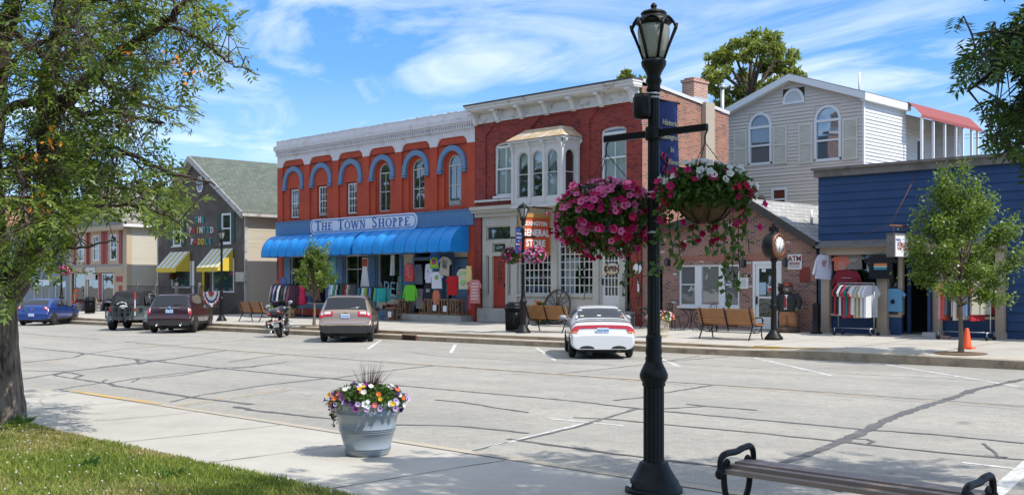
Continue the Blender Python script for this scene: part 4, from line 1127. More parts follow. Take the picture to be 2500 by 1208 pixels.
# ============================================================ white house behind
WV,WU0,WU1,WR = 42.0,-28.0,-21.4,-24.7
wh = thing('clapboard_house','tall cream clapboard house with arched gable windows and a red balcony awning','house',(-24.7,42,.4))
m_clap = mat('cream_vinyl',(.63,.55,.475),.6,var=.035,scale=.8,pos=True)
wsp = lambda px,py,v=WV: (upx(px,v),zpx(py,upx(px,v),v))
hw = []
for (p0,p1,pt,ps,pb) in ((1829,1884,277,310,402),(1990,2053,258,293,392)):
 a,b = upx(p0,WV),upx(p1,WV); zt = zpx(pt,(a + b) / 2,WV); zsp = zpx(ps,(a + b) / 2,WV); z0 = zpx(pb,(a + b) / 2,WV)
 hw.append((a,b,z0,zt,zsp))
av = (upx(1912,WV),upx(1965,WV),zpx(250,-24.7,WV),zpx(217,-24.7,WV))
lw = (upx(1884,WV),upx(1922,WV),zpx(508,-25.5,WV),zpx(459,-25.5,WV))
lim = lambda z: (WU0,WU1) if z < 9.95 else (WU0 + (z - 9.95) * 3.0,WU1 - (z - 9.95) * 3.0)
mb = MB(); siding(mb,WU0,WU1,2.0,11.0,[(h[0],h[1],h[2],h[3]) for h in hw] + [lw,av],lap=.15,out=.035,lim=lim)
mapped(mb,WV,'y').build('front_wall',m_clap,wh,True)
for k,h in enumerate(hw):
 window(wh,h[0] - .02,h[1] + .02,h[2] - .02,h[3] + .03,WV - .05,fw=.11,rail=h[2] + (h[4] - h[2]) * .5,arch=h[3] - h[4] + .03,split=h[4] - .02,mp=m_glass_b if k == 0 else glassmat('painted_sky_reflection_glass',dark=(.10,.14,.17),refl=.3),ft=.1)  # second pane: sky reflection painted into its blue-grey base colour
 # siding infill behind the round head
 mb = MB(); spandrel(mb,h[0] - .02,h[1] + .02,h[4],h[3] + .03,.0,.04); mapped(mb,WV,'y').build('wall_infill',m_clap,wh,True)
 for (x0,x1) in ((h[0] - .78,h[0] - .1),(h[1] + .1,h[1] + .78)):
  mb = MB(); z0,z1 = h[2] - .05,h[4] - .05
  mb.box(x0,x0 + .07,WV - .07,WV - .02,z0,z1); mb.box(x1 - .07,x1,WV - .07,WV - .02,z0,z1)
  for z in (z0,(z0 + z1) / 2 - .04,z1 - .08): mb.box(x0 + .07,x1 - .07,WV - .07,WV - .02,z,z + .08)
  z = z0 + .1
  while z < z1 - .1:
   mb.quad((x0 + .07,WV - .055,z),(x1 - .07,WV - .055,z),(x1 - .07,WV - .03,z + .055),(x0 + .07,WV - .03,z + .055)); z += .055
  mb.box(x0 + .07,x1 - .07,WV - .03,WV - .02,z0 + .05,z1 - .05)
  mb.build('shutter',mat('shutter_cream',(.68,.63,.53),.7,var=.06,scale=2,pos=True,col2=(.58,.55,.42),lo=.5,hi=.65),wh,True)
window(wh,lw[0],lw[1],lw[2],lw[3],WV - .04,fw=.1,rail=zpx(487,-25.5,WV),mp=glassmat('painted_brick_reflection_glass',dark=(.16,.045,.03),refl=.1))  # reflected brick is painted into the pane's red base colour
window(wh,upx(1836,WV),upx(1849,WV),zpx(520,-26.5,WV),zpx(463,-26.5,WV),WV - .04,fw=.1,mp=m_glass_b)
# round-headed louvre vent
mb = MB(); c = (av[0] + av[1]) / 2; ra = (av[1] - av[0]) / 2; rz_ = av[3] - av[2]
o,q = arc(c,av[2],ra,rz_,16),arc(c,av[2],ra - .12,rz_ - .12,16)
for k in range(16): mb.add([(o[k][0],WV - .07,o[k][1]),(o[k + 1][0],WV - .07,o[k + 1][1]),(q[k + 1][0],WV - .07,q[k + 1][1]),(q[k][0],WV - .07,q[k][1]),(o[k][0],WV,o[k][1]),(o[k + 1][0],WV,o[k + 1][1]),(q[k + 1][0],WV,q[k + 1][1]),(q[k][0],WV,q[k][1])],[(0,1,2,3),(0,4,5,1),(3,2,6,7)])
mb.box(c - ra,c + ra,WV - .07,WV,av[2] - .08,av[2])
for k in range(9):
 z = av[2] + rz_ * k / 9.5; w = (ra - .1) * math.sqrt(max(0,1 - (k / 9.5) ** 2))
 mb.quad((c - w,WV - .05,z),(c + w,WV - .05,z),(c + w,WV - .005,z + .08),(c - w,WV - .005,z + .08))
mb.build('gable_vent',m_white,wh,True)
MB().prism([(WU0 + .1,9.8)] + [(c - ra + .02,av[2]),(c + ra - .02,av[2])] + [(WU1 - .1,9.8)],'y',WV + .3,WV + .32).build('gable_backing',m_dark,wh,True)
mb = MB(); siding(mb,WV,45.9,2.0,9.92,[],lap=.15,out=.035); siding(mb,51.4,52.0,2.0,9.92,[],lap=.15,out=.035); mapped(mb,WU1,'x')
mb2 = MB(); siding(mb2,45.9,51.4,5.0,9.9,[(46.9,47.8,5.0,8.9),(49.6,50.4,5,8.9)],lap=.15,out=.035); mapped(mb2,WU1 - 1.2,'x'); mb.add(mb2.v,mb2.f)
mb2 = MB(); siding(mb2,WU1 - 1.2,WU1,5.0,9.9,lap=.15,out=.035); mapped(mb2,51.4,'y'); mb.add(mb2.v,mb2.f)
mb.quad((WU0,WV,2),(WU0,52,2),(WU0,52,10),(WU0,WV,10)); mb.quad((WU0,52,2),(WU1,52,2),(WU1,52,10),(WU0,52,10)); mb.quad((WU1,45.9,5),(WU1 - 1.2,45.9,5),(WU1 - 1.2,45.9,9.9),(WU1,45.9,9.9))
mb.build('side_wall',mat('white_vinyl',(.66,.65,.63),.6,var=.03,pos=True),wh,True)
for v0,v1 in ((46.9,47.8),(49.6,50.4)): window(wh,v0,v1,5.8,8.9,WU1 - 1.2,axis='x',fw=.1,mp=m_glass_d,name='balcony_door',rail=7.3)
mb = MB()
for s in (-1,1):
 e = WU0 - .22 if s < 0 else WU1 + .22
 ze = 9.88; za = 11.1
 mb.add([(e,WV - .3,ze),(WR,WV - .3,za),(WR,52.1,za),(e,52.1,ze),(e,WV - .3,ze + .07),(WR,WV - .3,za + .07),(WR,52.1,za + .07),(e,52.1,ze + .07)],[(0,1,2,3),(4,7,6,5),(0,3,7,4),(0,4,5,1),(3,2,6,7)])
mb.build('roof',mat('grey_shingle',(.20,.20,.19),.9,var=.2,scale=8,pos=True),wh,True)
mb = MB()
for s in (-1,1):
 e = WU0 - .24 if s < 0 else WU1 + .24
 mb.add([(e,WV - .34,9.62),(WR,WV - .34,10.86),(WR,WV - .34,11.13),(e,WV - .34,9.9),(e,WV - .30,9.62),(WR,WV - .30,10.86),(WR,WV - .30,11.13),(e,WV - .30,9.9)],[(0,1,2,3),(0,4,5,1),(3,2,6,7)])
 mb.add([(e,WV - .3,9.62),(WR,WV - .3,10.86),(WR,WV,10.86),(e,WV,9.62)],[(0,1,2,3)])
mb.box(WU1 + .2,WU1 + .24,WV - .3,45.9,9.6,9.9); mb.box(WU1,WU1 + .2,WV - .3,45.9,9.6,9.64)
mb.box(WU1 - .02,WU1 + .05,WV - .04,WV + .06,2,9.64); mb.box(WU0 - .04,WU0 + .06,WV - .05,WV + .02,2,9.64)
mb.build('fascia',m_white,wh,True)
mb = MB(); mb.tube([(WU1 - 1.0,43.6,10.1),(WU1 - 1.0,43.6,11.15)],.05,8); mb.build('vent_pipe',m_white,wh,True)
mb = MB(); mb.tube([(WU0 - .05,41.6,8.5),(WU0 - .05,41.6,10.9)],.09,10); mb.lathe([(.09,10.9),(.16,10.95),(.16,11.0),(.1,11.05),(.14,11.1),(.02,11.15)],12,(WU0 - .05,41.6,0)); mb.build('flue_pipe',mat('galvanised',(.45,.45,.43),.45,.6),wh,True)
# balcony
mb = MB(); a0 = WU1 - 1.1; rows = [[(WU1 + .2,v,9.97),(WU1 + .26,v,9.96),(WU1 + .85 - d_,v,9.36),(WU1 + .86 - d_,v,9.22)] for v,d_ in ((45.6,0),(48,0),(51,0),(52.15,.0))]
mb.grid(rows,smooth=False); mb.build('balcony_awning',mat('awning_red',(.27,.06,.055),.7,var=.06,pos=True),wh,True)
for v in (45.8,46.95,48.15,49.35,50.1,51.1,51.8):
 MB().box(WU1 + .72,WU1 + .82,v - .04,v + .04,5.0,9.3).build('balcony_post',m_white,wh,True)
mb = MB(); mb.box(WU1 - 1.2,WU1 + .85,45.92,51.9,5.6,5.8); mb.build('balcony_floor',mat('grey_deck',(.35,.34,.32),.8,pos=True),wh,True)
mb = MB(); mb.box(WU1 + .74,WU1 + .8,46,51.8,6.72,6.8); mb.box(WU1 + .74,WU1 + .8,46,51.8,5.9,5.96)
v = 46.1
while v < 51.8: mb.box(WU1 + .755,WU1 + .785,v,v + .035,5.96,6.72); v += .14
mb.box(WU1 - .02,WU1 + .74,46.0,46.05,6.72,6.8)
for i in range(5): mb.box(WU1 + .1 + .13 * i,WU1 + .13 + .13 * i,46.01,46.04,5.9,6.72)
mb.build('balcony_railing',mat('railing_grey',(.5,.49,.46),.7,pos=True),wh,True)
tag(MB().lathe([(.04,0),(.13,.04),(.14,.16),(.1,.24),(.03,.26)],12,ax='y').build('wall_lantern',mat('lantern_bronze',(.2,.16,.1),.5),None,loc=(upx(1864,WV),WV - .28,zpx(484,-26,WV))),'small round lamp on the cream clapboard wall beside the low window','lamp')
tag(MB().tube([(0,0,0),(0,-.3,.02),(0,-.34,-.1)],.1,8).build('dryer_vent',m_dark,None,loc=(upx(1991,WV) - .1,WV,zpx(526,-23.3,WV))),'dark exhaust hood low on the cream clapboard wall by the blue shop','vent')
# ============================================================ brick cafe
CU0,CU1 = -25.25,-17.98
cf = thing('brick_cafe','low brown brick cafe with a grey shingle gable roof and white windows','building',(-21,VF,.45))
ap_u,ap_z,sl = -20.35,4.85,.6
lim = lambda u: ap_z - sl * (u - ap_u) if u > ap_u else ap_z - .2 * (ap_u - u)
f8 = lambda x: upx(1600 + x / 2.745,VF)
ch_ = [(f8(160),f8(562),1.25,2.72),(f8(652),f8(845),.5,2.82),(f8(-8),f8(48),.5,2.62)]
mb = MB(); cells(mb,CU0,CU1,.42,3.3,ch_,.12)
mb.prism([(CU0,3.3),(CU0,lim(CU0)),(ap_u,ap_z),(CU1,lim(CU1)),(CU1,3.3)],'y',0,.1)
mb.box(ch_[0][0] - .08,ch_[0][1] + .08,-.03,0,1.13,1.22)
cafe_wall = mb
mb = MB()   # soldier course over the openings
x = CU0 + .2
while x < CU1 - .3:
 if ch_[0][0] - .2 < x < ch_[1][1] + .2: mb.box(x,x + .066,-.012,0,2.86,3.06)
 x += .078
mapped(mb,VF,'y').build('soldier_course',mat('soldier_brick',(.36,.15,.10),.85,var=.3,scale=7,pos=True),cf,True)
rng = random.Random(4)
mb = MB()
for _ in range(38):
 u = rng.uniform(CU0 + .3,CU1 - .2); z = .45 + .074 * rng.randrange(8,52)
 if z > lim(u) - .3 or any(h[0] - .1 < u < h[1] and h[2] - .15 < z < h[3] for h in ch_): continue
 cafe_wall.box(u,u + .19,-.006,.02,z,z + .062,1)
mapped(cafe_wall,VF,'y').build('brick_wall',[m_brick_cafe,mat('white_brick',(.55,.5,.46),.9,var=.2,scale=12,pos=True)],cf,True)
mb = MB(); e = .35
zt = lambda u: ap_z + .1 - sl * (u - ap_u)
uR = CU1 + .12
mb.add([(ap_u,VF - e,zt(ap_u)),(uR,VF - e,zt(uR)),(uR,VF + 9.5,zt(uR)),(ap_u,VF + 9.5,zt(ap_u)),(ap_u,VF - e,zt(ap_u) - .05),(uR,VF - e,zt(uR) - .05),(uR,VF + 9.5,zt(uR) - .05),(ap_u,VF + 9.5,zt(ap_u) - .05)],[(0,1,2,3),(0,4,5,1),(1,5,6,2),(4,7,6,5)])
zl = lambda u: ap_z + .1 - .2 * (ap_u - u)
mb.add([(ap_u,VF - e,zl(ap_u)),(CU0 + .02,VF - e,zl(CU0)),(CU0 + .02,VF + 9.5,zl(CU0)),(ap_u,VF + 9.5,zl(ap_u)),(ap_u,VF - e,zl(ap_u) - .05),(CU0 + .02,VF - e,zl(CU0) - .05),(CU0 + .02,VF + 9.5,zl(CU0) - .05),(ap_u,VF + 9.5,zl(ap_u) - .05)],[(0,1,2,3),(0,4,5,1),(4,7,6,5)])
def shinglemat(name,c1,c2,w=.3,h=.14):
 return brickmat(name,c1,c2,tuple(x * .45 for x in c1),.012,w=w,h=h,rough=.95)
m_sh_grey = shinglemat('shingle_grey',(.40,.39,.37),(.30,.295,.28))
mb.build('roof',m_sh_grey,cf,True)
mb = MB()
mb.add([(ap_u,VF - e - .03,zt(ap_u) - .02),(uR,VF - e - .03,zt(uR) - .02),(uR,VF - e - .03,zt(uR) - .3),(ap_u,VF - e - .03,zt(ap_u) - .3),(ap_u,VF - e,zt(ap_u) - .02),(uR,VF - e,zt(uR) - .02),(uR,VF - e,zt(uR) - .3),(ap_u,VF - e,zt(ap_u) - .3)],[(0,1,2,3),(3,2,6,7),(0,4,5,1)])
mb.add([(ap_u,VF - e,zt(ap_u) - .3),(uR,VF - e,zt(uR) - .3),(uR,VF,zt(uR) - .3),(ap_u,VF,zt(ap_u) - .3)],[(0,1,2,3)])
mb.add([(ap_u,VF - e - .03,zl(ap_u) - .02),(CU0,VF - e - .03,zl(CU0) - .02),(CU0,VF - e - .03,zl(CU0) - .3),(ap_u,VF - e - .03,zl(ap_u) - .3)],[(0,1,2,3)])
mb.build('rake_board',mat('dark_brown_trim',(.05,.042,.036),.7,var=.15,pos=True),cf,True)
mb = MB(); u_ = -18.9; mb.tube([(u_,VF + 1.2,zt(u_) - .05),(u_,VF + 1.2,zt(u_) + .5)],.05,8); mb.build('vent_pipe',m_white,cf,True)
a,b,z0,z1 = ch_[0]
sp = [(a,f8(272)),(f8(298),f8(432)),(f8(454),b)]
for k,(x0,x1) in enumerate(sp):
 window(cf,x0,x1,z0,z1,VF + .02,fw=.06,rail=2.02 if k != 1 else None,mp=m_glass_b if k != 1 else glassmat('bright_window_glass',dark=(.25,.24,.22),refl=.3))
mb = MB(); mb.box(f8(272),f8(298),VF + .02,VF + .1,z0,z1); mb.box(f8(432),f8(454),VF + .02,VF + .1,z0,z1); mb.box(a - .05,b + .05,VF - .06,VF + .03,z0 - .08,z0 - .002); mb.build('window_mullion',m_white,cf,True)
a,b,z0,z1 = ch_[1]
mb = MB(); mb.box(a,a + .1,VF,VF + .1,z0,z1); mb.box(b - .1,b,VF,VF + .1,z0,z1); mb.box(a + .1,b - .1,VF,VF + .1,z1 - .1,z1); mb.build('door_frame',m_white,cf,True)
mb = MB(); a1,b1 = a + .11,b - .11
mb.box(a1,a1 + .12,VF + .03,VF + .08,z0,z1 - .1); mb.box(b1 - .1,b1,VF + .03,VF + .08,z0,z1 - .1); mb.box(a1,b1,VF + .032,VF + .078,z0,z0 + .42); mb.box(a1,b1,VF + .032,VF + .078,1.55,1.62); mb.box(a1,b1,VF + .032,VF + .078,z1 - .25,z1 - .1)
dr = mb.build('door',m_white,cf,True); MB().box(a1 + .1,b1 - .08,VF + .055,VF + .06,z0 + .4,z1 - .24).build('pane',m_glass_d,dr)
MB().box(a1 + .03,a1 + .07,VF - .03,VF + .03,1.35,1.62).build('handle',m_black,dr)
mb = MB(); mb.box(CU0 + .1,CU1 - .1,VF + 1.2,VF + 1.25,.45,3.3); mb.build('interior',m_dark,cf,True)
mb = MB(); mb.box(CU1 - .05,CU1,VF,VF + 9.4,.4,3.2); mb.box(CU0,CU1,VF + 9.3,VF + 9.4,.4,4.0); mb.build('side_wall',m_brick_cafe,cf,True)
for px,py,w,h,mi in ((1863,660,.16,.1,0),(1860,704,.28,.42,1),(1879,705,.2,.2,0),(1878,707,.13,.13,2),(1862,652,.1,.1,0)):
 u = upx(px,VF); z = zpx(py,u,VF); box_part('door_sticker',[m_white,mat('sticker_blue',(.35,.5,.6),.6),mat('sticker_red',(.5,.05,.05),.6)][mi],cf,u - w / 2,u + w / 2,VF + .04 - .002 * mi,VF + .05,z - h / 2,z + h / 2)
s = thing('cash_machine_sign','white metal ATM sign with dark red lettering on the brick wall','sign',(upx(1941,VF),VF - .01,zpx(639,upx(1941,VF),VF)))
mb = MB(); mb.box(-.26,.26,-.015,.01,-.25,.25); mb.build('plate',m_white,s)
mb = MB(); text_mb(mb,'ATM',.24,T((0,-.018,.1)),.004,.008); text_mb(mb,'MACHINE',.085,T((0,-.018,-.05)),.004,.004); text_mb(mb,'LOCATED INSIDE',.045,T((0,-.018,-.17)),.004,.001); mb.box(-.2,.2,-.019,-.015,-.115,-.1); mb.build('lettering',mat('sign_darkred',(.25,.03,.035),.6),s)
tag(MB().prism([(-.16,-.25),(.16,-.25),(.2,0),(.16,.25),(-.16,.25),(-.2,0)],'y',-.02,.0).build('wall_plaque',mat('plaque_red',(.22,.035,.02),.6,var=.3,scale=8),None,loc=(upx(1965,VF),VF,zpx(671,upx(1965,VF),VF))),'dark red wooden plaque on the brick wall under the ATM sign','plaque')
s = thing('menu_board','white framed menu board between the cafe window and its door','sign',(upx(1818,VF),VF - .01,zpx(691,upx(1818,VF),VF)))
mb = MB(); mb.box(-.16,.16,-.03,.01,-.19,.19); mb.build('frame',m_white,s); mb = MB()
for i in range(9): mb.box(-.11,.11 - .06 * R.random(),-.034,-.03,.13 - i * .032,.137 - i * .032)
mb.build('lettering',mat('print_grey',(.12,.12,.12),.7),s)
for px,py,lb in ((1818,642,'dark wall lantern on the brick above the white menu board'),(1921,641,'dark wall lantern on the brick between the glazed door and the ATM sign'),(1633,640,'dark wall lantern at the end of the cafe window farther from the door')):
 s = thing('wall_sconce',lb,'lamp',(upx(px,VF),VF,zpx(py,upx(px,VF),VF)),group='lanterns on the cafe wall')
 mb = MB(); mb.box(-.05,.05,-.03,0,-.14,.1); mb.tube([(0,-.02,.1),(0,-.12,.16),(0,-.16,.12)],.015,6); mb.build('bracket',m_black,s)
 mb = MB(); mb.lathe([(.04,-.14),(.075,-.08),(.085,.06),(.09,.08),(.03,.13)],8,(0,-.16,0)); mb.build('lamp_shade',mat('lantern_dark_glass',(.05,.06,.07),.25),s)
# ============================================================ blue T-shirt shop
BU0,BU1 = -17.96,-6.0
bs = thing('blue_plank_shop','single-storey dark blue plank shop with a weathered wooden parapet cap','building',(-13,VF,.45))
m_bluew = mat('navy_plank',(.010,.044,.13),.6,var=.22,scale=1.5,bump=.15,bscale=20,pos=True,col2=(.022,.06,.145),lo=.46,hi=.72)
m_tan = mat('tan_trim',(.40,.32,.24),.75,var=.08,scale=2,pos=True)
f1 = lambda x: upx(1960 + x / 2.28,VF)
mb = MB(); siding(mb,BU0,BU1,3.42,5.52,lap=.262,out=.03)
siding(mb,f1(1135),BU1,.45,3.42,lap=.262,out=.03); siding(mb,BU0,f1(115),.45,3.2,lap=.262,out=.03)
mapped(mb,VF,'y').build('plank_wall',m_bluew,bs,True)
m_wcap = mat('weathered_wood',(.17,.155,.14),.9,var=.3,scale=3,bump=.4,bscale=15,pos=True,col2=(.09,.08,.07),lo=.5,hi=.7)
mb = MB(); mb.box(BU0 - .1,BU1,VF - .14,VF + .3,5.52,5.74); mb.box(BU0 - .16,BU1,VF - .22,VF + .35,5.74,5.82); mb.build('parapet_cap',m_wcap,bs,True)
mb = MB(); mb.add([(BU0 - .02,VF - .38,3.26),(f1(1150),VF - .38,3.26),(f1(1150),VF,3.46),(BU0 - .02,VF,3.46),(BU0 - .02,VF - .38,3.2),(f1(1150),VF - .38,3.2),(f1(1150),VF,3.2),(BU0 - .02,VF,3.2)],[(0,1,2,3),(0,4,5,1),(4,7,6,5),(1,5,6,2)]); mb.build('canopy_ledge',m_wcap,bs,True)
mb = MB(); mb.box(f1(112),f1(1140),VF - .2,VF + .1,2.98,3.2)
for x0,x1 in ((115,160),(424,482),(735,782),(1082,1132)):
 mb.box(f1(x0),f1(x1),VF - .16,VF + .1,.45,2.98); mb.box(f1(x0) - .04,f1(x1) + .04,VF - .2,VF + .1,.44,.64)
mb.box(f1(160),f1(424),VF - .12,VF + .05,1.02,1.1); mb.box(f1(782),f1(1082),VF - .12,VF + .05,1.02,1.1); mb.box(f1(482),f1(550),VF - .02,VF + .1,1.02,1.1)
mb.box(f1(532),f1(556),VF - .02,VF + .12,1.1,2.98)
mb.build('shopfront_frame',m_tan,bs,True)
for a,b in ((160,424),(782,1082),(482,552)): box_part('bulkhead',m_bluew,bs,f1(a),f1(b),VF - .02,VF + .1,.46,1.02)
for x0,x1,n_ in ((160,424,2),(482,532,1),(782,1082,3)):
 window(bs,f1(x0),f1(x1),1.1,2.98,VF + .0,fw=.05,nx=n_ if n_ > 1 else 0,mp=m_glass_c,mf=mat('shop_window_dark_frame',(.06,.06,.07),.5,pos=True))
mb = MB(); mb.box(f1(556),f1(575),VF + .3,VF + .4,.5,2.98); mb.box(f1(556),f1(735),VF + .3,VF + .4,2.7,2.98); mb.build('door_frame',m_bluew,bs,True)
dr = MB().box(f1(718),f1(733),VF - .3,VF + .32,.52,2.7).build('door',m_bluew,bs,True)
mb = MB(); mb.box(f1(550),f1(740),VF - .08,VF + 1.4,.44,.5); mb.build('threshold',m_conc_step,bs,True)
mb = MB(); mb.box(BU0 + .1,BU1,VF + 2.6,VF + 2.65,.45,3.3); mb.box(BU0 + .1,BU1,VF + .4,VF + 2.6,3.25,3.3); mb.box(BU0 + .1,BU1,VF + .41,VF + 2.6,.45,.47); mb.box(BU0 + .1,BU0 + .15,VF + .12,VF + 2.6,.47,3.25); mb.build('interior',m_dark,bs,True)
mb = MB(); mb.box(BU0 + .02,BU0 + .06,VF + .05,VF + 12,.45,5.5); mb.box(BU0 + .02,BU1,VF + 12,VF + 12.1,.45,5.5); mb.box(BU0 + .05,BU1,VF + .3,VF + 12,5.3,5.35); mb.box(BU1 - .05,BU1,VF,VF + 12,.45,5.5); mb.build('side_wall',m_bluew,bs,True)
# hanging box sign on its pole
s = thing('hanging_box_sign','small white box sign lettered T SHOP hung from a pole on the blue shop','sign',(-14.9,31.45,3.2))
mb = MB(); mb.box(-.12,.12,-.46,.46,-.32,.32); mb.build('box',m_white,s)
mb = MB(); [mb.box(-.13,.13,y - .03,y + .03,-.34,.34) for y in (-.47,.47)]; mb.box(-.13,.13,-.5,.5,.32,.37); mb.build('frame',m_wcap,s)
mb = MB(); text_mb(mb,'T',.46,T((.124,-.27,.03)) @ RZ(math.radians(90)),.005,.0,mi=0); text_mb(mb,"'",.4,T((.124,-.12,.03)) @ RZ(math.radians(90)),.005,.004,mi=0); text_mb(mb,'SHOP',.34,T((.124,.15,-.02)) @ RZ(math.radians(90)),.005,.002,mi=1,spacing=.9)
mb.build('lettering',[mat('sign_letter_blue',(.05,.12,.35),.6),mat('sign_letter_red',(.45,.06,.03),.6)],s)
mb = MB(); mb.tube([(0,-.55,.6),(0,.72,.62)],.03,8); mb.tube([(0,-.3,.35),(0,-.3,.6)],.012,6); mb.tube([(0,.3,.35),(0,.3,.6)],.012,6); mb.tube([(0,-.5,.62),(0.3,.72,2.3)],.01,5); mb.tube([(0,-.5,.61),(-1.6,.72,.4)],.008,5); mb.build('support_pole',m_rust,s)
# ============================================================ dark wooden gable shop on the far side of the red one
PV,PU0,PU1,PA = 33.0,-65.1,-54.6,-60.3
pd = thing('weathered_wood_shop','dark weathered board shop with a green shingle gable roof and yellow striped awnings','building',(-60,PV,.4))
m_wdark = mat('weathered_dark_board',(.105,.088,.075),.9,var=.3,scale=1.5,bump=.3,bscale=12,pos=True,col2=(.17,.15,.13),lo=.48,hi=.7)
g2 = lambda x: upx(360 + x / 2.518,PV)
z2 = lambda x,y: zpx(360 + y / 2.518,g2(x),PV)
lim = lambda z: (PU0,PU1) if z < 6.1 else (PU0 + (z - 6.1) * (PA - PU0) / 3.45,PU1 - (z - 6.1) * (PU1 - PA) / 3.45)
ph = [(g2(160),g2(209),z2(185,606),z2(185,433)),(g2(459),g2(517),z2(488,590),z2(488,405)),(g2(152),g2(268),1.75,3.4),(g2(334),g2(388),.7,3.4),(g2(402),g2(534),1.5,3.5)]
mb = MB(); siding(mb,PU0,PU1,.3,9.5,ph,lap=.145,out=.02,lim=lim); mapped(mb,PV,'y').build('board_wall',m_wdark,pd,True)
mb = MB(); siding(mb,PV,PV + 14,.3,6.1,lap=.12,out=.016); mapped(mb,PU1,'x'); mb.box(PU0,PU0 + .03,PV + .1,PV + 14,.3,6.0); mb.box(PU0,PU1 - .03,PV + 13.9,PV + 14,.3,6.0); mb.build('side_wall',mat('beige_vinyl',(.50,.45,.36),.65,var=.04,pos=True),pd,True)
m_green = shinglemat('shingle_green',(.135,.155,.125),(.10,.115,.093))
mb = MB()
for e,s in ((PU0 - .42,-1),(PU1 + .42,1)):
 ze = 5.98; za = 9.68
 mb.add([(e,PV - .45,ze),(PA,PV - .45,za),(PA,PV + 14.4,za),(e,PV + 14.4,ze),(e,PV - .45,ze + .1),(PA,PV - .45,za + .1),(PA,PV + 14.4,za + .1),(e,PV + 14.4,ze + .1)],[(0,1,2,3),(4,7,6,5),(0,3,7,4)])
mb.build('roof',m_green,pd,True)
mb = MB()
for e in (PU0 - .44,PU1 + .44):
 mb.add([(e,PV - .5,5.72),(PA,PV - .5,9.42),(PA,PV - .5,9.8),(e,PV - .5,6.1),(e,PV - .45,5.72),(PA,PV - .45,9.42),(PA,PV - .45,9.8),(e,PV - .45,6.1)],[(0,1,2,3),(0,4,5,1),(3,2,6,7)])
 mb.add([(e,PV - .45,5.86),(PA,PV - .45,9.56),(PA,PV,9.56),(e,PV,5.86)],[(0,1,2,3)])
mb.box(PU1 + .4,PU1 + .52,PV - .5,PV + 14.4,5.86,6.02); mb.box(PU1,PU1 + .42,PV - .45,PV + 14.4,5.84,5.86)
mb.box(PU1 - .02,PU1 + .07,PV - .07,PV + .08,.3,5.86); mb.box(PU0 - .05,PU0 + .08,PV - .05,PV + .02,.3,5.86)
mb.build('fascia',mat('peeling_grey',(.47,.45,.43),.85,var=.12,scale=4,pos=True,col2=(.3,.27,.24),lo=.5,hi=.62),pd,True)
m_shutg = mat('shutter_green',(.02,.06,.04),.6,var=.1,pos=True)
for k,h in enumerate(ph):
 if k == 3: continue
 fr = window(pd,h[0],h[1],h[2],h[3],PV - .04,fw=.1 if k < 2 else .08,nx=0,rail=(h[2] + h[3]) / 2 if k < 2 else None,mp=m_glass_d if k < 2 else glassmat('teal_reflecting_glass',dark=(.05,.09,.10),refl=.25),sill=.06 if k < 2 else None)
for x0,x1,h in ((g2(134),g2(158),ph[0]),(g2(211),g2(236),ph[0]),(g2(433),g2(457),ph[1]),(g2(519),g2(541),ph[1])):
 MB().box(x0,x1,PV - .06,PV - .015,h[2] + .05,h[3]).build('shutter',m_shutg,pd,True)
a,b = ph[3][:2]
dr = MB().box(a + .05,b - .05,PV + .05,PV + .1,.7,3.3).build('door',m_wdark,pd,True); MB().box(a + .2,b - .2,PV + .03,PV + .051,1.5,3.1).build('pane',m_glass_d,dr)
mb = MB(); mb.box(g2(339),g2(353),PV - .05,PV,.7,3.4); mb.build('door_post',mat('yellow_paint',(.5,.33,.02),.6,pos=True),pd,True)
mb = MB(); mb.box(g2(276),g2(290),PV - .05,PV,.7,3.4); mb.build('white_post',m_white,pd,True)
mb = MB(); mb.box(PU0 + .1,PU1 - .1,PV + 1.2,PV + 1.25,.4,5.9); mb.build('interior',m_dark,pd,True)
# octagonal gable window
c_u,c_z = g2(328),z2(328,228)
oc = [(math.cos(math.pi / 8 + k * math.pi / 4),math.sin(math.pi / 8 + k * math.pi / 4)) for k in range(8)]
mb = MB()
for k in range(8):
 p,q = oc[k],oc[(k + 1) % 8]
 mb.add([(c_u + p[0] * .42,PV - .07,c_z + p[1] * .52),(c_u + q[0] * .42,PV - .07,c_z + q[1] * .52),(c_u + q[0] * .3,PV - .07,c_z + q[1] * .38),(c_u + p[0] * .3,PV - .07,c_z + p[1] * .38)],[(0,1,2,3)])
fr = mb.build('octagon_window',m_white,pd,True); MB().prism([(c_u + p[0] * .32,c_z + p[1] * .4) for p in oc],'y',PV - .045,PV - .04).build('pane',m_glass_d,fr)
# striped awnings
def stripe_awning(x0,x1,zt,zb_,pr,n):
 mb = MB()
 for i in range(n):
  a,b = x0 + (x1 - x0) * i / n,x0 + (x1 - x0) * (i + 1) / n
  mb.quad((a,PV - .05,zt),(b,PV - .05,zt),(b,PV - pr,zb_),(a,PV - pr,zb_),i % 2)
  pts = [(a,PV - pr,zb_),(b,PV - pr,zb_)] + [(a + (b - a) * (1 - k / 6),PV - pr - .004,zb_ - .22 - .07 * math.sin(math.pi * k / 6)) for k in range(7)]
  mb.add(pts,[tuple(range(len(pts)))],2)
 for x in (x0,x1): mb.add([(x,PV - .05,zt),(x,PV - pr,zb_),(x,PV - pr,zb_ - .22),(x,PV - .05,zb_ - .22)],[(0,1,2,3)],2)
 mb.build('awning',[mat('awning_white',(.72,.72,.70),.8,pos=True),mat('awning_olive_stripe',(.55,.48,.18),.8,pos=True),mat('awning_yellow',(.66,.48,.05),.8,pos=True)],pd,True)
stripe_awning(g2(146),g2(266),4.0,2.98,1.0,8)
stripe_awning(g2(400),g2(530),4.08,2.98,1.05,9)
mb = MB(); mb.box(PU0 + .5,PU1 - .8,PV - 1.6,PV - .02,.25,.7); mb.build('deck',m_wdark,pd,True)
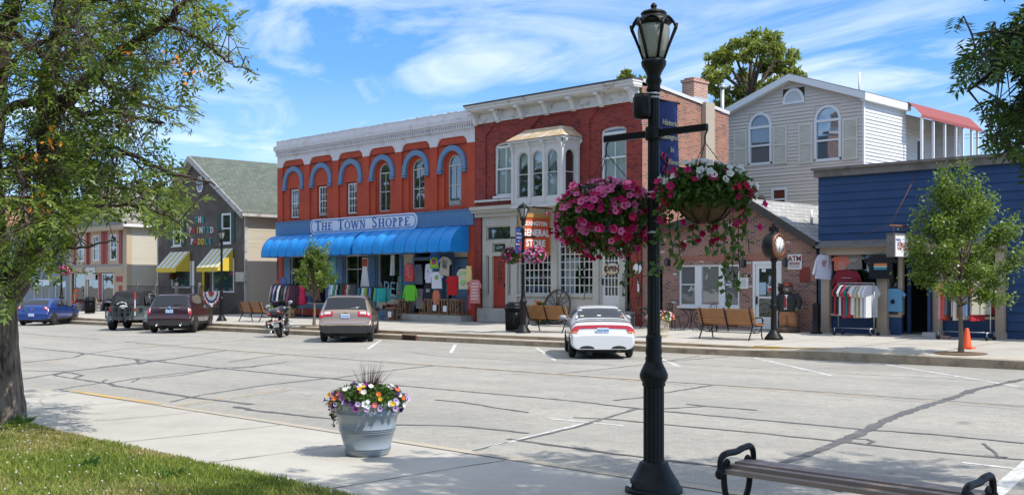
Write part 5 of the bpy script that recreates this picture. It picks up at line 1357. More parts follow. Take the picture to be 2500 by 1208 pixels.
s = thing('wall_letter_sign','big separate painted wooden letters in three rows on the dark boards','sign',(-60,PV - .05,5))
lc = {'T': (.03,.25,.27),'H': (.6,.58,.5),'E': (.03,.22,.24),'P': (.62,.58,.52),'A': (.42,.04,.06),'I': (.6,.45,.1),'N': (.6,.56,.5),'D': (.5,.36,.06),'L': (.03,.22,.24)}
m_ltr = [mat('letter_teal',(.03,.25,.27),.6),mat('letter_cream',(.6,.57,.5),.6),mat('letter_red',(.40,.035,.05),.6),mat('letter_yellow',(.5,.36,.06),.6),mat('letter_pink',(.6,.45,.42),.6)]
cw = {'THE': [0,1,0],'PAINTED': [4,2,3,1,0,0,4],'PADDLE': [1,2,3,3,0,0]}
for wd_,x0,x1,y in (('THE',295,358,446),('PAINTED',258,412,509),('PADDLE',268,402,580)):
 for k,ch in enumerate(wd_):
  x = x0 + (x1 - x0) * (k + .5) / len(wd_)
  mb = MB(); text_mb(mb,ch,.5,T((0,0,0)),.05,.022); mb.build('letter',m_ltr[cw[wd_][k]],s,loc=(g2(x) + 60,0,z2(x,y) - 5))
tag(MB().box(-.45,.45,-.04,.0,-.28,.28).build('wall_notice',mat('notice_pale',(.5,.48,.42),.7,var=.15,scale=6),None,loc=(g2(572),PV - .03,z2(572,795))),'small pale notice board on the dark boards near the white corner trim','sign')
fe = thing('deck_railing','black metal railing with weathered wood posts along the deck of the dark board shop','railing',(-60,PV - 1.9,.5))
mb = MB()
for z in (.75,1.35): mb.box(-5.5,4.4,-.02,.02,z,z + .05)
x = -5.4
while x < 4.4: mb.box(x,x + .02,-.01,.01,.75,1.35); x += .14
mb.build('railing_bars',m_black,fe)
for x in (-4.0,-1.6,.9,3.6): MB().box(x - .07,x + .07,-.07,.07,-.3,1.6).build('post',m_wcap,fe)
bn = thing('patriotic_bunting','red white and blue half-circle bunting hung on the black railing','bunting',(upx(512,30.9),30.98,zpx(712,upx(512,30.9),30.9)))
def fan(mb,r0,r1,mi,d): 
 n = 16; o = [(r1 * math.cos(-math.pi * k / n),r1 * .82 * math.sin(-math.pi * k / n)) for k in range(n + 1)]; q = [(r0 * math.cos(-math.pi * k / n),r0 * .82 * math.sin(-math.pi * k / n)) for k in range(n + 1)]
 for k in range(n): mb.quad(*[(p[0],d + .03 * (k % 2),p[1]) for p in (o[k],o[k + 1],q[k + 1],q[k])],mi)
m_bunt = [mat('bunting_red',(.5,.03,.04),.8),mat('bunting_white',(.75,.74,.72),.8),mat('bunting_navy',(.03,.05,.17),.8)]
for nm,r0,r1,i in (('red_centre',.02,.34,0),('white_band',.34,.6,1),('blue_band',.6,.78,2),('white_stripe',.78,.88,1),('red_border',.88,1.0,0)):
 mb = MB(); fan(mb,r0,r1,0,0); mb.build(nm,m_bunt[i],bn)
tag(MB().box(-.15,.35,-.12,.12,-.28,.28).build('air_conditioner',m_white,None,loc=(RU0 - .28,VF + .4,zpx(655,RU0,VF))),'small white air conditioner at the corner of the red shop','air conditioner')
# ============================================================ cream shop with red shutters
KU0,KU1,KA = -76.6,-67.7,-72.1
kh = thing('cream_gable_shop','grey clapboard gable shop with tan trim and dark red shutters','building',(-72,VF,.1))
h1 = lambda x: upx(x / 2.416,VF)
hz = lambda x,y: zpx(350 + y / 2.416,h1(x),VF)
m_tan2 = mat('tan_trim_pale',(.46,.36,.25),.75,var=.06,pos=True)
m_greyclap = mat('grey_clapboard',(.36,.35,.33),.7,var=.05,pos=True)
lim = lambda z: (KU0,KU1) if z < 6.0 else (KU0 + (z - 6.0) * (KA - KU0) / 2.6,KU1 - (z - 6.0) * (KU1 - KA) / 2.6)
kw = [(h1(466),h1(498),3.55,5.3),(h1(550),h1(587),3.55,5.3),(h1(652),h1(691),3.55,5.3)]
mb = MB(); siding(mb,KU0,KU1,3.0,8.55,kw,lap=.13,out=.016,lim=lim); mapped(mb,VF,'y').build('clapboard_wall',m_greyclap,kh,True)
mb = MB(); siding(mb,VF,VF + 12,-.2,5.8,lap=.13,out=.016); mapped(mb,KU1,'x'); mb.box(KU0,KU0 + .03,VF + .1,VF + 12,-.2,5.7); mb.box(KU0,KU1 - .02,VF + 11.9,VF + 12,-.2,5.7); mb.build('side_wall',mat('pale_vinyl',(.52,.48,.40),.65,var=.04,pos=True),kh,True)
mb = MB(); mb.box(KU0 - .3,KU1 + .25,VF - .4,VF + .0,5.55,5.85); mb.box(KU0,KU0 + .35,VF - .06,VF,-.2,5.55); mb.box(KU1 - .45,KU1 + .03,VF - .06,VF + .3,-.2,5.55); mb.box(KU0 + .35,KU1 - .45,VF - .08,VF,2.75,3.15)
mb.box(h1(505),h1(515),VF - .05,VF,.9,2.75); mb.box(h1(675),h1(735),VF - .055,VF,-.1,2.75)
for e in (KU0 - .35,KU1 + .35): mb.add([(e,VF - .42,5.62),(KA,VF - .42,8.42),(KA,VF - .42,8.72),(e,VF - .42,5.92),(e,VF,5.62),(KA,VF,8.42),(KA,VF,8.72),(e,VF,5.92)],[(0,1,2,3),(0,4,5,1)])
mb.build('tan_trim',m_tan2,kh,True)
mb = MB()
for e in (KU0 - .4,KU1 + .4):
 mb.add([(e,VF - .44,5.9),(KA,VF - .44,8.7),(KA,VF + 12.4,8.7),(e,VF + 12.4,5.9),(e,VF - .44,5.98),(KA,VF - .44,8.78),(KA,VF + 12.4,8.78),(e,VF + 12.4,5.98)],[(0,1,2,3),(4,7,6,5),(0,3,7,4),(0,4,5,1)])
mb.build('roof',shinglemat('shingle_tan',(.30,.28,.24),(.23,.215,.19)),kh,True)
mb = MB(); mb.box(KU1 + .3,KU1 + .44,VF - .44,VF + 12.4,5.72,5.9); mb.box(KU1,KU1 + .3,VF,VF + 12.4,5.72,5.75); mb.build('gutter',m_white,kh,True)
m_shutr = mat('shutter_red',(.33,.045,.04),.6,var=.1,pos=True)
for (a,b,z0,z1) in kw:
 window(kh,a,b,z0,z1,VF - .03,fw=.1,rail=4.4,mp=m_glass_d)
 mb = MB(); mb.box(a - .36,a,VF - .04,VF - .012,z0 - .25,z1 + .25); mb.box(b,b + .36,VF - .04,VF - .012,z0 - .25,z1 + .25); mb.box(a,b,VF - .04,VF - .012,z1,z1 + .25); mb.box(a,b,VF - .04,VF - .012,z0 - .25,z0); mb.build('window_surround',m_tan2,kh,True)
 for x0,x1 in ((a - .78,a - .36),(b + .36,b + .78)): MB().box(x0,x1,VF - .06,VF - .013,z0 - .2,z1 + .2).build('shutter',m_shutr,kh,True)
for x0,x1 in ((440,503),(517,583),(603,673)):
 window(kh,h1(x0),h1(x1),.75,2.7,VF - .03,fw=.07,mp=glassmat('shop_reflecting_glass',dark=(.06,.05,.045),refl=.22),mf=m_white)
mb = MB(); mb.box(KU0 + .35,h1(600),VF - .06,VF,-.2,.75); mb.build('brick_bulkhead',m_brick_red,kh,True)
box_part('red_pilaster',m_shutr,kh,h1(585),h1(602),VF - .06,VF,-.1,2.75); box_part('red_door',m_shutr,kh,h1(705),h1(727),VF - .06,VF - .056,-.1,1.9); box_part('red_signboard',m_shutr,kh,h1(690),h1(728),VF - .08,VF - .056,2.15,2.5)
tag(MB().box(-.75,.75,-.05,.0,-.42,.42).build('gallery_sign',mat('sign_white_grey',(.6,.6,.58),.7,var=.2,scale=4),None,loc=(h1(544),VF - .09,hz(544,768))),'white shop sign over the window of the red-shuttered shop','sign')
# ============================================================ stone-faced shop and the brick block beyond it
st = thing('stone_faced_shop','grey ledge-stone fronted shop with a blue-grey clapboard ground floor, half hidden by the big tree','building',(-83,VF,0))
m_ledge = brickmat('ledge_stone',(.40,.37,.33),(.28,.26,.24),(.16,.15,.14),.012,w=.45,h=.11)
SU0,SU1 = -92.0,-76.75
mb = MB(); sw = [(upx(70,VF),upx(87,VF),3.9,5.3),(-82.6,-81.4,3.9,5.3),(-88,-86.6,3.9,5.3)]; sw = [(min(a,b),max(a,b),c,d_) for a,b,c,d_ in sw]; sw = [sw[1],sw[2]]
cells(mb,SU0,SU1,2.9,6.35,sw,.12); mapped(mb,VF,'y').build('stone_wall',m_ledge,st,True)
mb = MB(); siding(mb,SU0,SU1,-.4,2.9,[(-79.3,-77.4,-.2,2.2),(-83.3,-80.3,.2,2.3),(-88.5,-85,.2,2.3)],lap=.13); mapped(mb,VF,'y').build('clapboard_wall',mat('blue_grey_clap',(.22,.26,.31),.7,var=.05,pos=True),st,True)
for a,b,c,d_ in sw: window(st,a,b,c,d_,VF + .05,fw=.12,rail=4.6)
for a,b,c,d_ in ((-79.3,-77.4,-.2,2.2),(-83.3,-80.3,.2,2.3),(-88.5,-85,.2,2.3)): window(st,a,b,c,d_,VF + .02,fw=.12,nx=2,mp=glassmat('teal_reflecting_glass'),mf=m_white)
mb = MB(); mb.box(SU0,SU1,VF + .2,VF + 14,6.0,6.1); mb.box(SU0,SU1,VF - .12,VF + .2,6.35,6.5); mb.box(SU1 - .02,SU1,VF + .1,VF + 14,-.4,6.3); mb.box(SU0,SU0 + .02,VF + .1,VF + 14,-.4,6.3); mb.box(SU0,SU1,VF + 1,VF + 1.05,-.4,6); mb.build('parapet',m_tan2,st,True)
ob = thing('orange_brick_block','taller orange brick block with a cream cornice beyond the stone-faced shop','building',(-100,VF + .5,0))
mb = MB(); ow = [(-97 - k * 3.2,-95.5 - k * 3.2,5.0,7.0) for k in range(4)]; ow2 = [(-97 - k * 3.2,-95.5 - k * 3.2,1.0,3.4) for k in range(4)]
cells(mb,-112,-92.1,-.8,8.4,ow + ow2,.15); mapped(mb,VF + .3,'y'); mb.box(-92.13,-92.1,VF + .31,VF + 14,-.5,8.4); mb.box(-112,-92.13,VF + 14,VF + 14.1,-.8,8.4); mb.build('brick_wall',brickmat('orange_brick',(.46,.2,.12),(.36,.15,.09),(.45,.38,.3),.01),ob,True)
for a,b,c,d_ in ow + ow2: window(ob,a,b,c,d_,VF + .38,fw=.1,rail=(c + d_) / 2)
mb = MB(); mb.box(-112.2,-92.0,VF - .1,VF + .6,8.4,9.0); mb.box(-112.3,-91.9,VF - .25,VF + 14.2,9.0,9.2); mb.build('cornice',m_cream,ob,True)
pb = thing('brick_rear_block','cream and orange brick upper storey showing over the stone-faced shop roof','building',(-84,44,0))
mb = MB(); pw_ = [(-100.6 + 3.1 * k,-99.3 + 3.1 * k,6.6,8.0) for k in range(6)]; cells(mb,-102,-84.2,0,8.6,pw_,.1); mapped(mb,44,'y'); mb.box(-84.22,-84.2,44,56,0,8.6); mb.build('brick_wall',MATS['orange_brick'],pb,True)
mb = MB(); mb.box(-102.2,-84,43.7,56,8.6,9.3); mb.box(-102,-84.2,43.9,44,6.0,6.4); mb.build('cornice',m_cream,pb,True)
for a,b,c,d_ in pw_: window(pb,a,b,c,d_,44.05,fw=.1)
# ------------------------------------------------------------------ vehicles (built facing +x, then parked)
def carpaint(name,col,metal=.0,flake=.06):
 return mat(name,col,.32,metal,var=flake,scale=140,coat=.9,spec=.5,detail=2)
m_tyre = mat('tyre_rubber',(.018,.018,.019),.85,var=.2,scale=12)
m_rim = mat('alloy_rim',(.55,.55,.56),.28,.85,var=.05)
m_carglass = glassmat('car_glass',dark=(.018,.02,.022),refl=.05)
m_trim = mat('car_black_trim',(.022,.022,.023),.55,var=.1)
m_taillamp = mat('tail_lamp_red',(.42,.015,.02),.18,var=.15,scale=30,coat=.8)
m_lampclear = mat('lamp_clear',(.62,.55,.55),.15,var=.15,scale=30,coat=.8)
m_amber = mat('lamp_amber',(.55,.2,.03),.2,var=.1,coat=.8)
m_chrome = mat('chrome',(.75,.76,.78),.12,1.0,var=.04)
m_plate = mat('plate_blue_white',(.50,.60,.72),.5,var=.1,scale=20)
m_plateink = mat('plate_ink',(.08,.16,.42),.5)
m_under = mat('underbody',(.02,.019,.018),.9)
def pchip(P,n):
 """monotone refinement of rows of numbers P (k, d), n pieces per span"""
 P = np.asarray(P,float); k = len(P); d = np.diff(P,axis=0); m = np.zeros_like(P)
 for i in range(1,k - 1):
  a,b = d[i - 1],d[i]; ok = a * b > 0
  with np.errstate(divide='ignore',invalid='ignore'):
   h = np.where(ok,2 * a * b / (a + b),0)
  m[i] = np.nan_to_num(h)
 m[0],m[-1] = d[0],d[-1]
 out = []
 for i in range(k - 1):
  for j in range(n):
   t = j / n; t2,t3 = t * t,t ** 3
   out.append((2 * t3 - 3 * t2 + 1) * P[i] + (t3 - 2 * t2 + t) * m[i] + (-2 * t3 + 3 * t2) * P[i + 1] + (t3 - t2) * m[i + 1])
 out.append(P[-1]); return np.array(out)
class CarBody:
 NS,NT = 4,3
 def __init__(self,st):
  st = pchip(st,self.NS); G = []
  for x,zb,hw,zl,hr,zt in st:
   zl = min(zl,zt - .03); e = min(.075,.45 * (zt - zl))
   ring = [(0,zb),(hw * .8,zb),(hw * .965,zb + .09),(hw,zb + .48 * (zl - zb)),(hw * .985,zl),(hr,zt - e),(hr * .87,zt - .018),(hr * .5,zt),(0,zt + .006)]
   G.append([(x,y,z) for y,z in pchip(ring,self.NT)])
  self.G = np.array(G)
 def S(self,s,t,side=1):
  a,b = s * self.NS,t * self.NT
  i,j = int(min(max(a,0),len(self.G) - 1.001)),int(min(max(b,0),self.G.shape[1] - 1.001)); fa,fb = a - i,b - j; G = self.G
  p = (G[i,j] * (1 - fa) + G[i + 1,j] * fa) * (1 - fb) + (G[i,j + 1] * (1 - fa) + G[i + 1,j + 1] * fa) * fb
  return Vector((p[0],p[1] * side,p[2]))
 def N(self,s,t,side):
  h = .12
  a = self.S(min(s + h,15.9),t,side) - self.S(max(s - h,0),t,side); b = self.S(s,min(t + h,7.99),side) - self.S(s,max(t - h,0),side)
  n = a.cross(b); n = n * (-side)
  if n.length < 1e-7: return Vector((0,0,1))
  n.normalize(); c = self.S(s,t,side) - Vector((self.S(s,t,side).x * .75,0,.75))
  return n if n.dot(c) > 0 else -n
 def shell(self,mb,clad=None):
  G = self.G; a,b = G.shape[:2]
  for side in (1,-1):
   V = G.copy(); V[:,:,1] *= side
   o = len(mb.v); mb.v += [tuple(p) for p in V.reshape(-1,3)]
   for i in range(a - 1):
    for j in range(b - 1):
     q = (o + i * b + j,o + (i + 1) * b + j,o + (i + 1) * b + j + 1,o + i * b + j + 1)
     zc = V[i,j,2] * .5 + V[i + 1,j + 1,2] * .5
     mb.f.append(q if side > 0 else q[::-1]); mb.m.append(1 if clad and clad(V[i,j,0],zc) else 0); mb.s.append(True)
  for i in (0,a - 1):
   pts = [tuple(p) for p in G[i]] + [(p[0],-p[1],p[2]) for p in G[i][-2:0:-1]]
   mb.add(pts,[tuple(range(len(pts)))],1 if clad and clad(G[i,3,0],.4) else 0)
  return mb
 def patch(self,mb,s0,s1,t0,t1,off=.006,side=1,n=8,mi=0):
  rows = []
  for i in range(n + 1):
   s = s0 + (s1 - s0) * i / n
   rows.append([tuple(self.S(s,t0 + (t1 - t0) * j / n,side) + self.N(s,t0 + (t1 - t0) * j / n,side) * off) for j in range(n + 1)])
  mb.grid(rows,mi); return mb
 def band(self,mb,s0,s1,t0,off=.006,n=6,m=16,mi=0,w=1.0):
  """across the car, from t0 on one side over the middle to t0 on the other"""
  rows = []
  for i in range(n + 1):
   s = s0 + (s1 - s0) * i / n; row = []
   for j in range(m + 1):
    q = -1 + 2 * j / m; t = 8 - (8 - t0) * abs(q); sd = 1 if q >= 0 else -1
    row.append(tuple(self.S(s,min(t,7.999),sd) + self.N(s,min(t,7.9),sd) * off))
   rows.append(row)
  mb.grid(rows,mi); return mb
def make_wheel(root,x,y,r,w,spokes=5,rimr=.68,label=None):
 s = 1 if y > 0 else -1
 mb = MB(); c = .06
 mb.lathe([(r * rimr,-w / 2),(r - c,-w / 2),(r - .01,-w / 2 + .03),(r,-w / 2 + .06),(r,w / 2 - .06),(r - .01,w / 2 - .03),(r - c,w / 2),(r * rimr,w / 2)],28,(x,y,r),ax='y')
 wh_ = mb.build('wheel',m_tyre,root)
 mb = MB(); R0 = r * rimr; yo = y + s * (w / 2 - .012)
 mb.lathe([(R0 + .003,-.02 * s),(R0 * .97,.008 * s),(R0 * .88,-.01 * s),(R0 * .86,-.05 * s)],28,(x,yo,r),ax='y')
 for k in range(spokes):
  a = 2 * math.pi * k / spokes + .3
  for da in ((-.16,.16) if spokes <= 6 else (0,)):
   p0 = (x + R0 * .16 * math.cos(a),yo - .005 * s,r + R0 * .16 * math.sin(a)); p1 = (x + R0 * .9 * math.cos(a + da),yo - .012 * s,r + R0 * .9 * math.sin(a + da))
   mb.tube([p0,p1],[R0 * .1,R0 * .075],6)
 mb.lathe([(.0,.012 * s),(R0 * .2,.01 * s),(R0 * .22,-.02 * s)],14,(x,yo,r),ax='y')
 mb.lathe([(0,-.06 * s),(R0 * .86,-.06 * s)],20,(x,yo,r),ax='y',mi=1)
 mb.build('rim',[m_rim,m_under],wh_)
 return wh_
def make_car(name,label,cat,st,paint,pos,heading,rear=None,wheels=None,clad=None,r=.33,tw=.22,axles=(-1.35,1.32),track=.80,plate=None,extra=None,winT=(4.12,4.93),side_s=((8.0,9.35),(9.5,11.75)),rw=(5.15,5.95),ws=(11.1,11.95),spokes=5,mirror_s=11.6,rz=None,plate_z=.75,plate_x=None,mirror_mat=None):
 root = thing(name,label,cat,pos,math.radians(135 + heading))
 B = CarBody(st); suv_ = rw[1] < 7
 mb = MB(); B.shell(mb,clad)
 hwm = max(q[2] for q in st)
 body = mb.build('body',[paint,m_trim],root)
 mb = MB(); mb.box(st[1][0] + .25,st[-2][0] - .2,-hwm * .8,hwm * .8,r * .55,st[3][1] + .06)
 mb.tube([(st[1][0] + .1,.35,r * .6),(st[1][0] + .7,.3,r * .65)],.09,8)
 mb.build('underbody',m_under,root)
 for ax_ in axles:
  for s in (1,-1):
   mb = MB(); pts = [(r * 1.17 * math.cos(math.pi * k / 16),r * 1.17 * math.sin(math.pi * k / 16)) for k in range(17)]
   poly = [(ax_ + p,max(r + q,.01)) for p,q in pts] + [(ax_ - r * 1.17,st[6][1] - .02),(ax_ + r * 1.17,st[6][1] - .02)]
   mb.prism(poly,'y',s * (hwm - .1),s * (hwm + .006))
   mb.build('wheel_arch',m_under,root)
 for ax_ in axles:
  for s in (1,-1): make_wheel(root,ax_,s * track,r,tw,spokes)
 mb = MB(); B.band(mb,rw[0],rw[1],5.2,.007,6,18); mb.build('rear_window',m_carglass,root)
 mb = MB(); B.band(mb,ws[0],ws[1],5.2,.007,6,18); mb.build('windscreen',m_carglass,root)
 for s in (1,-1):
  for a,b in side_s:
   mb = MB(); B.patch(mb,a,b,winT[0],winT[1],.006,s,8); mb.build('side_window',m_carglass,root)
  mb = MB()
  for q in (side_s[0][0] - .0,side_s[0][1] + .07,side_s[1][1] + .15):
   B.patch(mb,q - .012,q + .012,2.15,4.1,.004,s,6)
  B.patch(mb,side_s[0][0],side_s[1][1] + .15,2.12,2.18,.004,s,6)
  mb.build('door_gap',m_under,root)
  mb = MB(); B.patch(mb,2.4,5.0,5.28,5.34,.005,s,6); B.patch(mb,1.9,5.5,3.98,4.02,.004,s,6); mb.build('panel_gap',m_under,root)
  for q in (side_s[0][0] + .3,side_s[0][1] + .45):
   mb = MB(); B.patch(mb,q,q + .3,3.72,3.8,.02,s,3); mb.build('door_handle',paint,root)
  p = B.S(mirror_s,4.25,s)
  mb = MB(); mb.ball((p.x,p.y + s * .13,p.z + .07),(.07,.12,.085),10,6); mb.tube([(p.x,p.y - s * .02,p.z),(p.x,p.y + s * .1,p.z + .05)],.03,6); mb.build('wing_mirror',mirror_mat or paint,root)
 mb = MB(); B.band(mb,2.62,2.68,5.3,.005,1,18); mb.build('lid_gap',m_under,root)
 if plate:
  px_ = plate_x
  mb = MB(); mb.box(px_ - .012,px_ + .01,-.155,.155,plate_z - .078,plate_z + .078); pl = mb.build('licence_plate',m_plate,root)
  mb = MB(); text_mb(mb,plate,.072,T((px_ - .014,0,plate_z - .002)) @ RZ(math.radians(-90)),.003,.002); mb.box(px_ - .0135,px_ - .012,-.15,.15,plate_z - .076,plate_z - .058); mb.build('plate_text',m_plateink,pl)
 if extra: extra(root,B)
 return root
def part(fn,name,m,root):
 mb = MB(); fn(mb); return mb.build(name,m,root)
# ---- white saloon
st = [(-2.26,.30,.70,.46,.64,.52),(-2.26,.26,.79,.55,.75,.62),(-2.22,.26,.825,.62,.785,.675),(-2.17,.26,.845,.65,.785,.70),(-2.10,.26,.85,.70,.775,.925),(-2.03,.26,.85,.77,.75,.985),
  (-1.60,.25,.85,.87,.72,1.03),(-1.42,.25,.85,.90,.70,1.05),(-.74,.24,.85,.92,.585,1.33),(-.38,.24,.85,.92,.57,1.385),(.25,.24,.85,.92,.57,1.385),(.42,.24,.85,.91,.585,1.355),
  (1.12,.24,.85,.88,.70,1.0),(1.32,.24,.85,.85,.72,.965),(2.0,.26,.83,.74,.70,.80),(2.2,.30,.74,.58,.6,.62),(2.24,.34,.64,.46,.5,.5)]
def sedan_extra(root,B):
 part(lambda m: B.band(m,3.5,3.84,5.0,.012,4,20),'reflector_band',m_taillamp,root)
 for s in (1,-1):
  part(lambda m: (B.patch(m,3.32,3.85,4.1,6.2,.016,s,6)),'tail_light',m_taillamp,root)
  part(lambda m: (B.patch(m,3.08,3.32,4.2,6.1,.017,s,5)),'indicator_light',m_amber,root)
 mb = MB(); rows = []
 for i in range(21):
  y = -.74 + 1.48 * i / 20; k = 1 - (abs(y) / .74) ** 4
  rows.append([(-1.92,y,1.0 + .06 * k),(-2.08,y,1.01 + .075 * k),(-2.085,y,.998 + .07 * k),(-1.92,y,.985 + .055 * k)])
 mb.grid(rows); mb.build('spoiler',root.children[0].data.materials[0],root)
 part(lambda m: B.band(m,2.02,2.1,4.2,.004,1,18),'bumper_gap',m_trim,root)
 for s in (1,-1): part(lambda m: m.prism([(s * (.42 + .2 * math.cos(math.pi * k / 8)),.285 + .075 * math.sin(math.pi * k / 8)) for k in range(9)],'x',-2.268,-2.2),'bumper_cutout',m_under,root)
 part(lambda m: (m.tube([(-2.2,-.42,.25),(-1.6,-.42,.27)],.06,8)),'exhaust_pipe',mat('exhaust_rusty',(.12,.08,.05),.7,.4),root)
 for q,w,h,mi in ((.42,.1,.055,m_white),(.5,.07,.18,m_plate),(.33,.1,.07,MATS['cream_paint']),(.02,.1,.06,m_white),(-.44,.11,.035,m_white),(-.42,.13,.05,m_amber)):
  t = 8 - 2.4 * abs(q) / .5; s = 1 if q > 0 else -1
  ss = 7.75 if w in (.1,.11) and h < .06 else 7.32
  p = B.S(ss,t,s); n_ = B.N(ss,t,s)
  mb = MB(); up_ = (B.S(ss + .1,t,s) - B.S(ss - .1,t,s)).normalized(); 
  a = p + n_ * .012
  mb.quad(*[tuple(a + Vector((0,dy,0)) + up_ * dz) for dy,dz in ((-w / 2,-h / 2),(w / 2,-h / 2),(w / 2,h / 2),(-w / 2,h / 2))]); mb.build('window_sticker',mi,root)
p = road_px(1466,873); make_car('white_saloon','white four-door saloon with a full-width red rear reflector band and boot spoiler','car',st,carpaint('paint_white',(.60,.61,.62),0,.01),(p.x + .0,p.y,roadz(p.x,p.y)),-.5,plate='DUE 0878',plate_z=.755,plate_x=-2.205,extra=sedan_extra,r=.30,tw=.19,axles=(-1.32,1.28),track=.772,rw=(7.12,7.93),side_s=((8.0,9.4),(9.5,11.6)),mirror_mat=mat('mirror_grey',(.3,.31,.32),.4))
CARS = {}
def place_rear(root,px,py,axle):
 """puts the mid-point of the rear axle over the road point seen at px, py"""
 p = road_px(px,py); a = root.rotation_euler.z
 root.location = (p.x - axle * math.cos(a),p.y - axle * math.sin(a),roadz(p.x,p.y))
 root.rotation_euler = (0,math.atan(-.0069 * math.cos(a)),a)
place_rear(bpy.data.objects['white_saloon'],1466,873,-1.32)
# ---- beige SUV
def suv(L,hw,h,zcl=.66):
 k = hw / .92; q = h / 1.665
 return [(-2.33,.36,.78 * k,.50,.72 * k,.56),(-2.33,.33,.87 * k,.58,.83 * k,.64),(-2.29,.33,.90 * k,.66,.86 * k,.705),(-2.24,.33,.915 * k,.72,.855 * k,.78),(-2.19,.33,.92 * k,.88 * q,.84 * k,1.06 * q),(-2.12,.33,.92 * k,1.0 * q,.80 * k,1.13 * q),
   (-1.84,.33,.92 * k,1.05 * q,.70 * k,1.50 * q),(-1.74,.33,.92 * k,1.06 * q,.69 * k,1.60 * q),(-1.3,.32,.92 * k,1.06 * q,.68 * k,1.65 * q),(-.2,.32,.92 * k,1.05 * q,.68 * k,1.665 * q),(.5,.32,.92 * k,1.03 * q,.68 * k,1.61 * q),(.65,.32,.92 * k,1.02 * q,.69 * k,1.57 * q),
   (1.35,.32,.92 * k,.98 * q,.78 * k,1.14 * q),(1.5,.32,.92 * k,.96 * q,.79 * k,1.10 * q),(2.05,.33,.90 * k,.86 * q,.76 * k,.98 * q),(2.28,.36,.80 * k,.66,.66 * k,.70),(2.32,.38,.7 * k,.55,.55 * k,.58)]
def suv_extra(kind):
 def ex(root,B):
  hw = B.G[:,:,1].max()
  pm = root.children[0].data.materials[0]
  if kind == 'beige':
   for s in (1,-1):
    part(lambda m: B.patch(m,3.5,4.45,4.15,6.95,.014,s,8),'tail_light',m_taillamp,root)
    part(lambda m: B.patch(m,3.75,4.25,6.0,6.75,.02,s,5),'tail_light_lens',m_lampclear,root)
    part(lambda m: B.patch(m,3.75,4.3,5.05,5.7,.02,s,5),'tail_light_lens',m_lampclear,root)
    part(lambda m: B.patch(m,2.3,2.5,4.8,6.0,.012,s,4),'reflector',m_taillamp,root)
   part(lambda m: B.band(m,1.85,2.12,5.1,.02,3,20),'chrome_strip',m_chrome,root)
   part(lambda m: (m.box(-2.235,-2.215,-.075,.075,1.02,1.045),m.box(-2.235,-2.215,-.03,.03,1.005,1.06)),'emblem',mat('gold_emblem',(.5,.36,.08),.3,.8),root)
  else:
   for s in (1,-1):
    part(lambda m: B.patch(m,3.3,4.6,4.1,5.7,.014,s,8),'tail_light',m_taillamp,root)
    part(lambda m: B.patch(m,3.55,4.45,5.3,5.7,.02,s,5),'tail_light_lens',m_lampclear,root)
    part(lambda m: m.lathe([(.05,0),(.055,-.12),(.04,-.12),(.038,0)],12,(-2.24,s * .5,.37),ax='x'),'exhaust_pipe',m_chrome,root)
   part(lambda m: m.box(-2.24,-2.19,-.42,.42,1.075,1.115),'chrome_strip',m_chrome,root)
   part(lambda m: m.lathe([(0,0),(.075,0),(.075,-.014),(0,-.014)],18,(-2.24,0,1.095),ax='x',M=None),'emblem',m_plateink,root)
   part(lambda m: m.tube([(-2.3,-.06,.36),(-2.36,-.06,.36),(-2.36,.06,.36),(-2.3,.06,.36)],.02,6),'tow_hitch',m_trim,root)
  part(lambda m: B.band(m,6.9,7.05,5.4,.01,2,16),'rear_spoiler',pm,root)
  part(lambda m: (m.tube([tuple(B.S(5.18,7.6,-1) + Vector((-.02,0,.01))),tuple(B.S(5.35,6.6,-1) + Vector((-.02,0,.01)))],.013,5)),'rear_wiper',m_trim if kind == 'maroon' else m_rim,root)
  for s in (1,-1):
   part(lambda m: m.tube([tuple(B.S(8,5.25,s) + Vector((0,0,.04))),tuple(B.S(9,5.25,s) + Vector((0,0,.05))),tuple(B.S(10,5.25,s) + Vector((0,0,.035)))],.016,6),'roof_rail',m_trim,root)
 return ex
cl = lambda x,z: z < .60
make_car('beige_sport_utility_car','metallic beige sport utility car seen from behind, chrome strip above a black bumper','car',suv(4.65,.92,1.665),carpaint('paint_beige',(.31,.24,.19),.4,.1),(0,0,0),3.5,plate='BLOOM',plate_z=.93,plate_x=-2.235,extra=suv_extra('beige'),clad=cl,r=.36,tw=.225,axles=(-1.42,1.32),track=.828,rw=(5.12,6.72),side_s=((8.05,9.2),(9.3,11.8)),ws=(11.15,11.95),mirror_mat=m_trim)
place_rear(bpy.data.objects['beige_sport_utility_car'],848,834,-1.42)
make_car('maroon_crossover_car','dark maroon crossover car with tinted windows and a lit red rear lamp','car',suv(4.68,.955,1.70),carpaint('paint_maroon',(.026,.004,.007),.1,.1),(0,0,0),3.0,plate='CU 1402',plate_z=.95,plate_x=-2.225,extra=suv_extra('maroon'),clad=lambda x,z: z < .5,r=.37,tw=.235,axles=(-1.42,1.36),track=.858,rw=(5.12,6.72),side_s=((7.6,9.2),(9.3,11.8)),ws=(11.15,11.95),spokes=8,mirror_mat=m_chrome)
place_rear(bpy.data.objects['maroon_crossover_car'],425,812,-1.42)
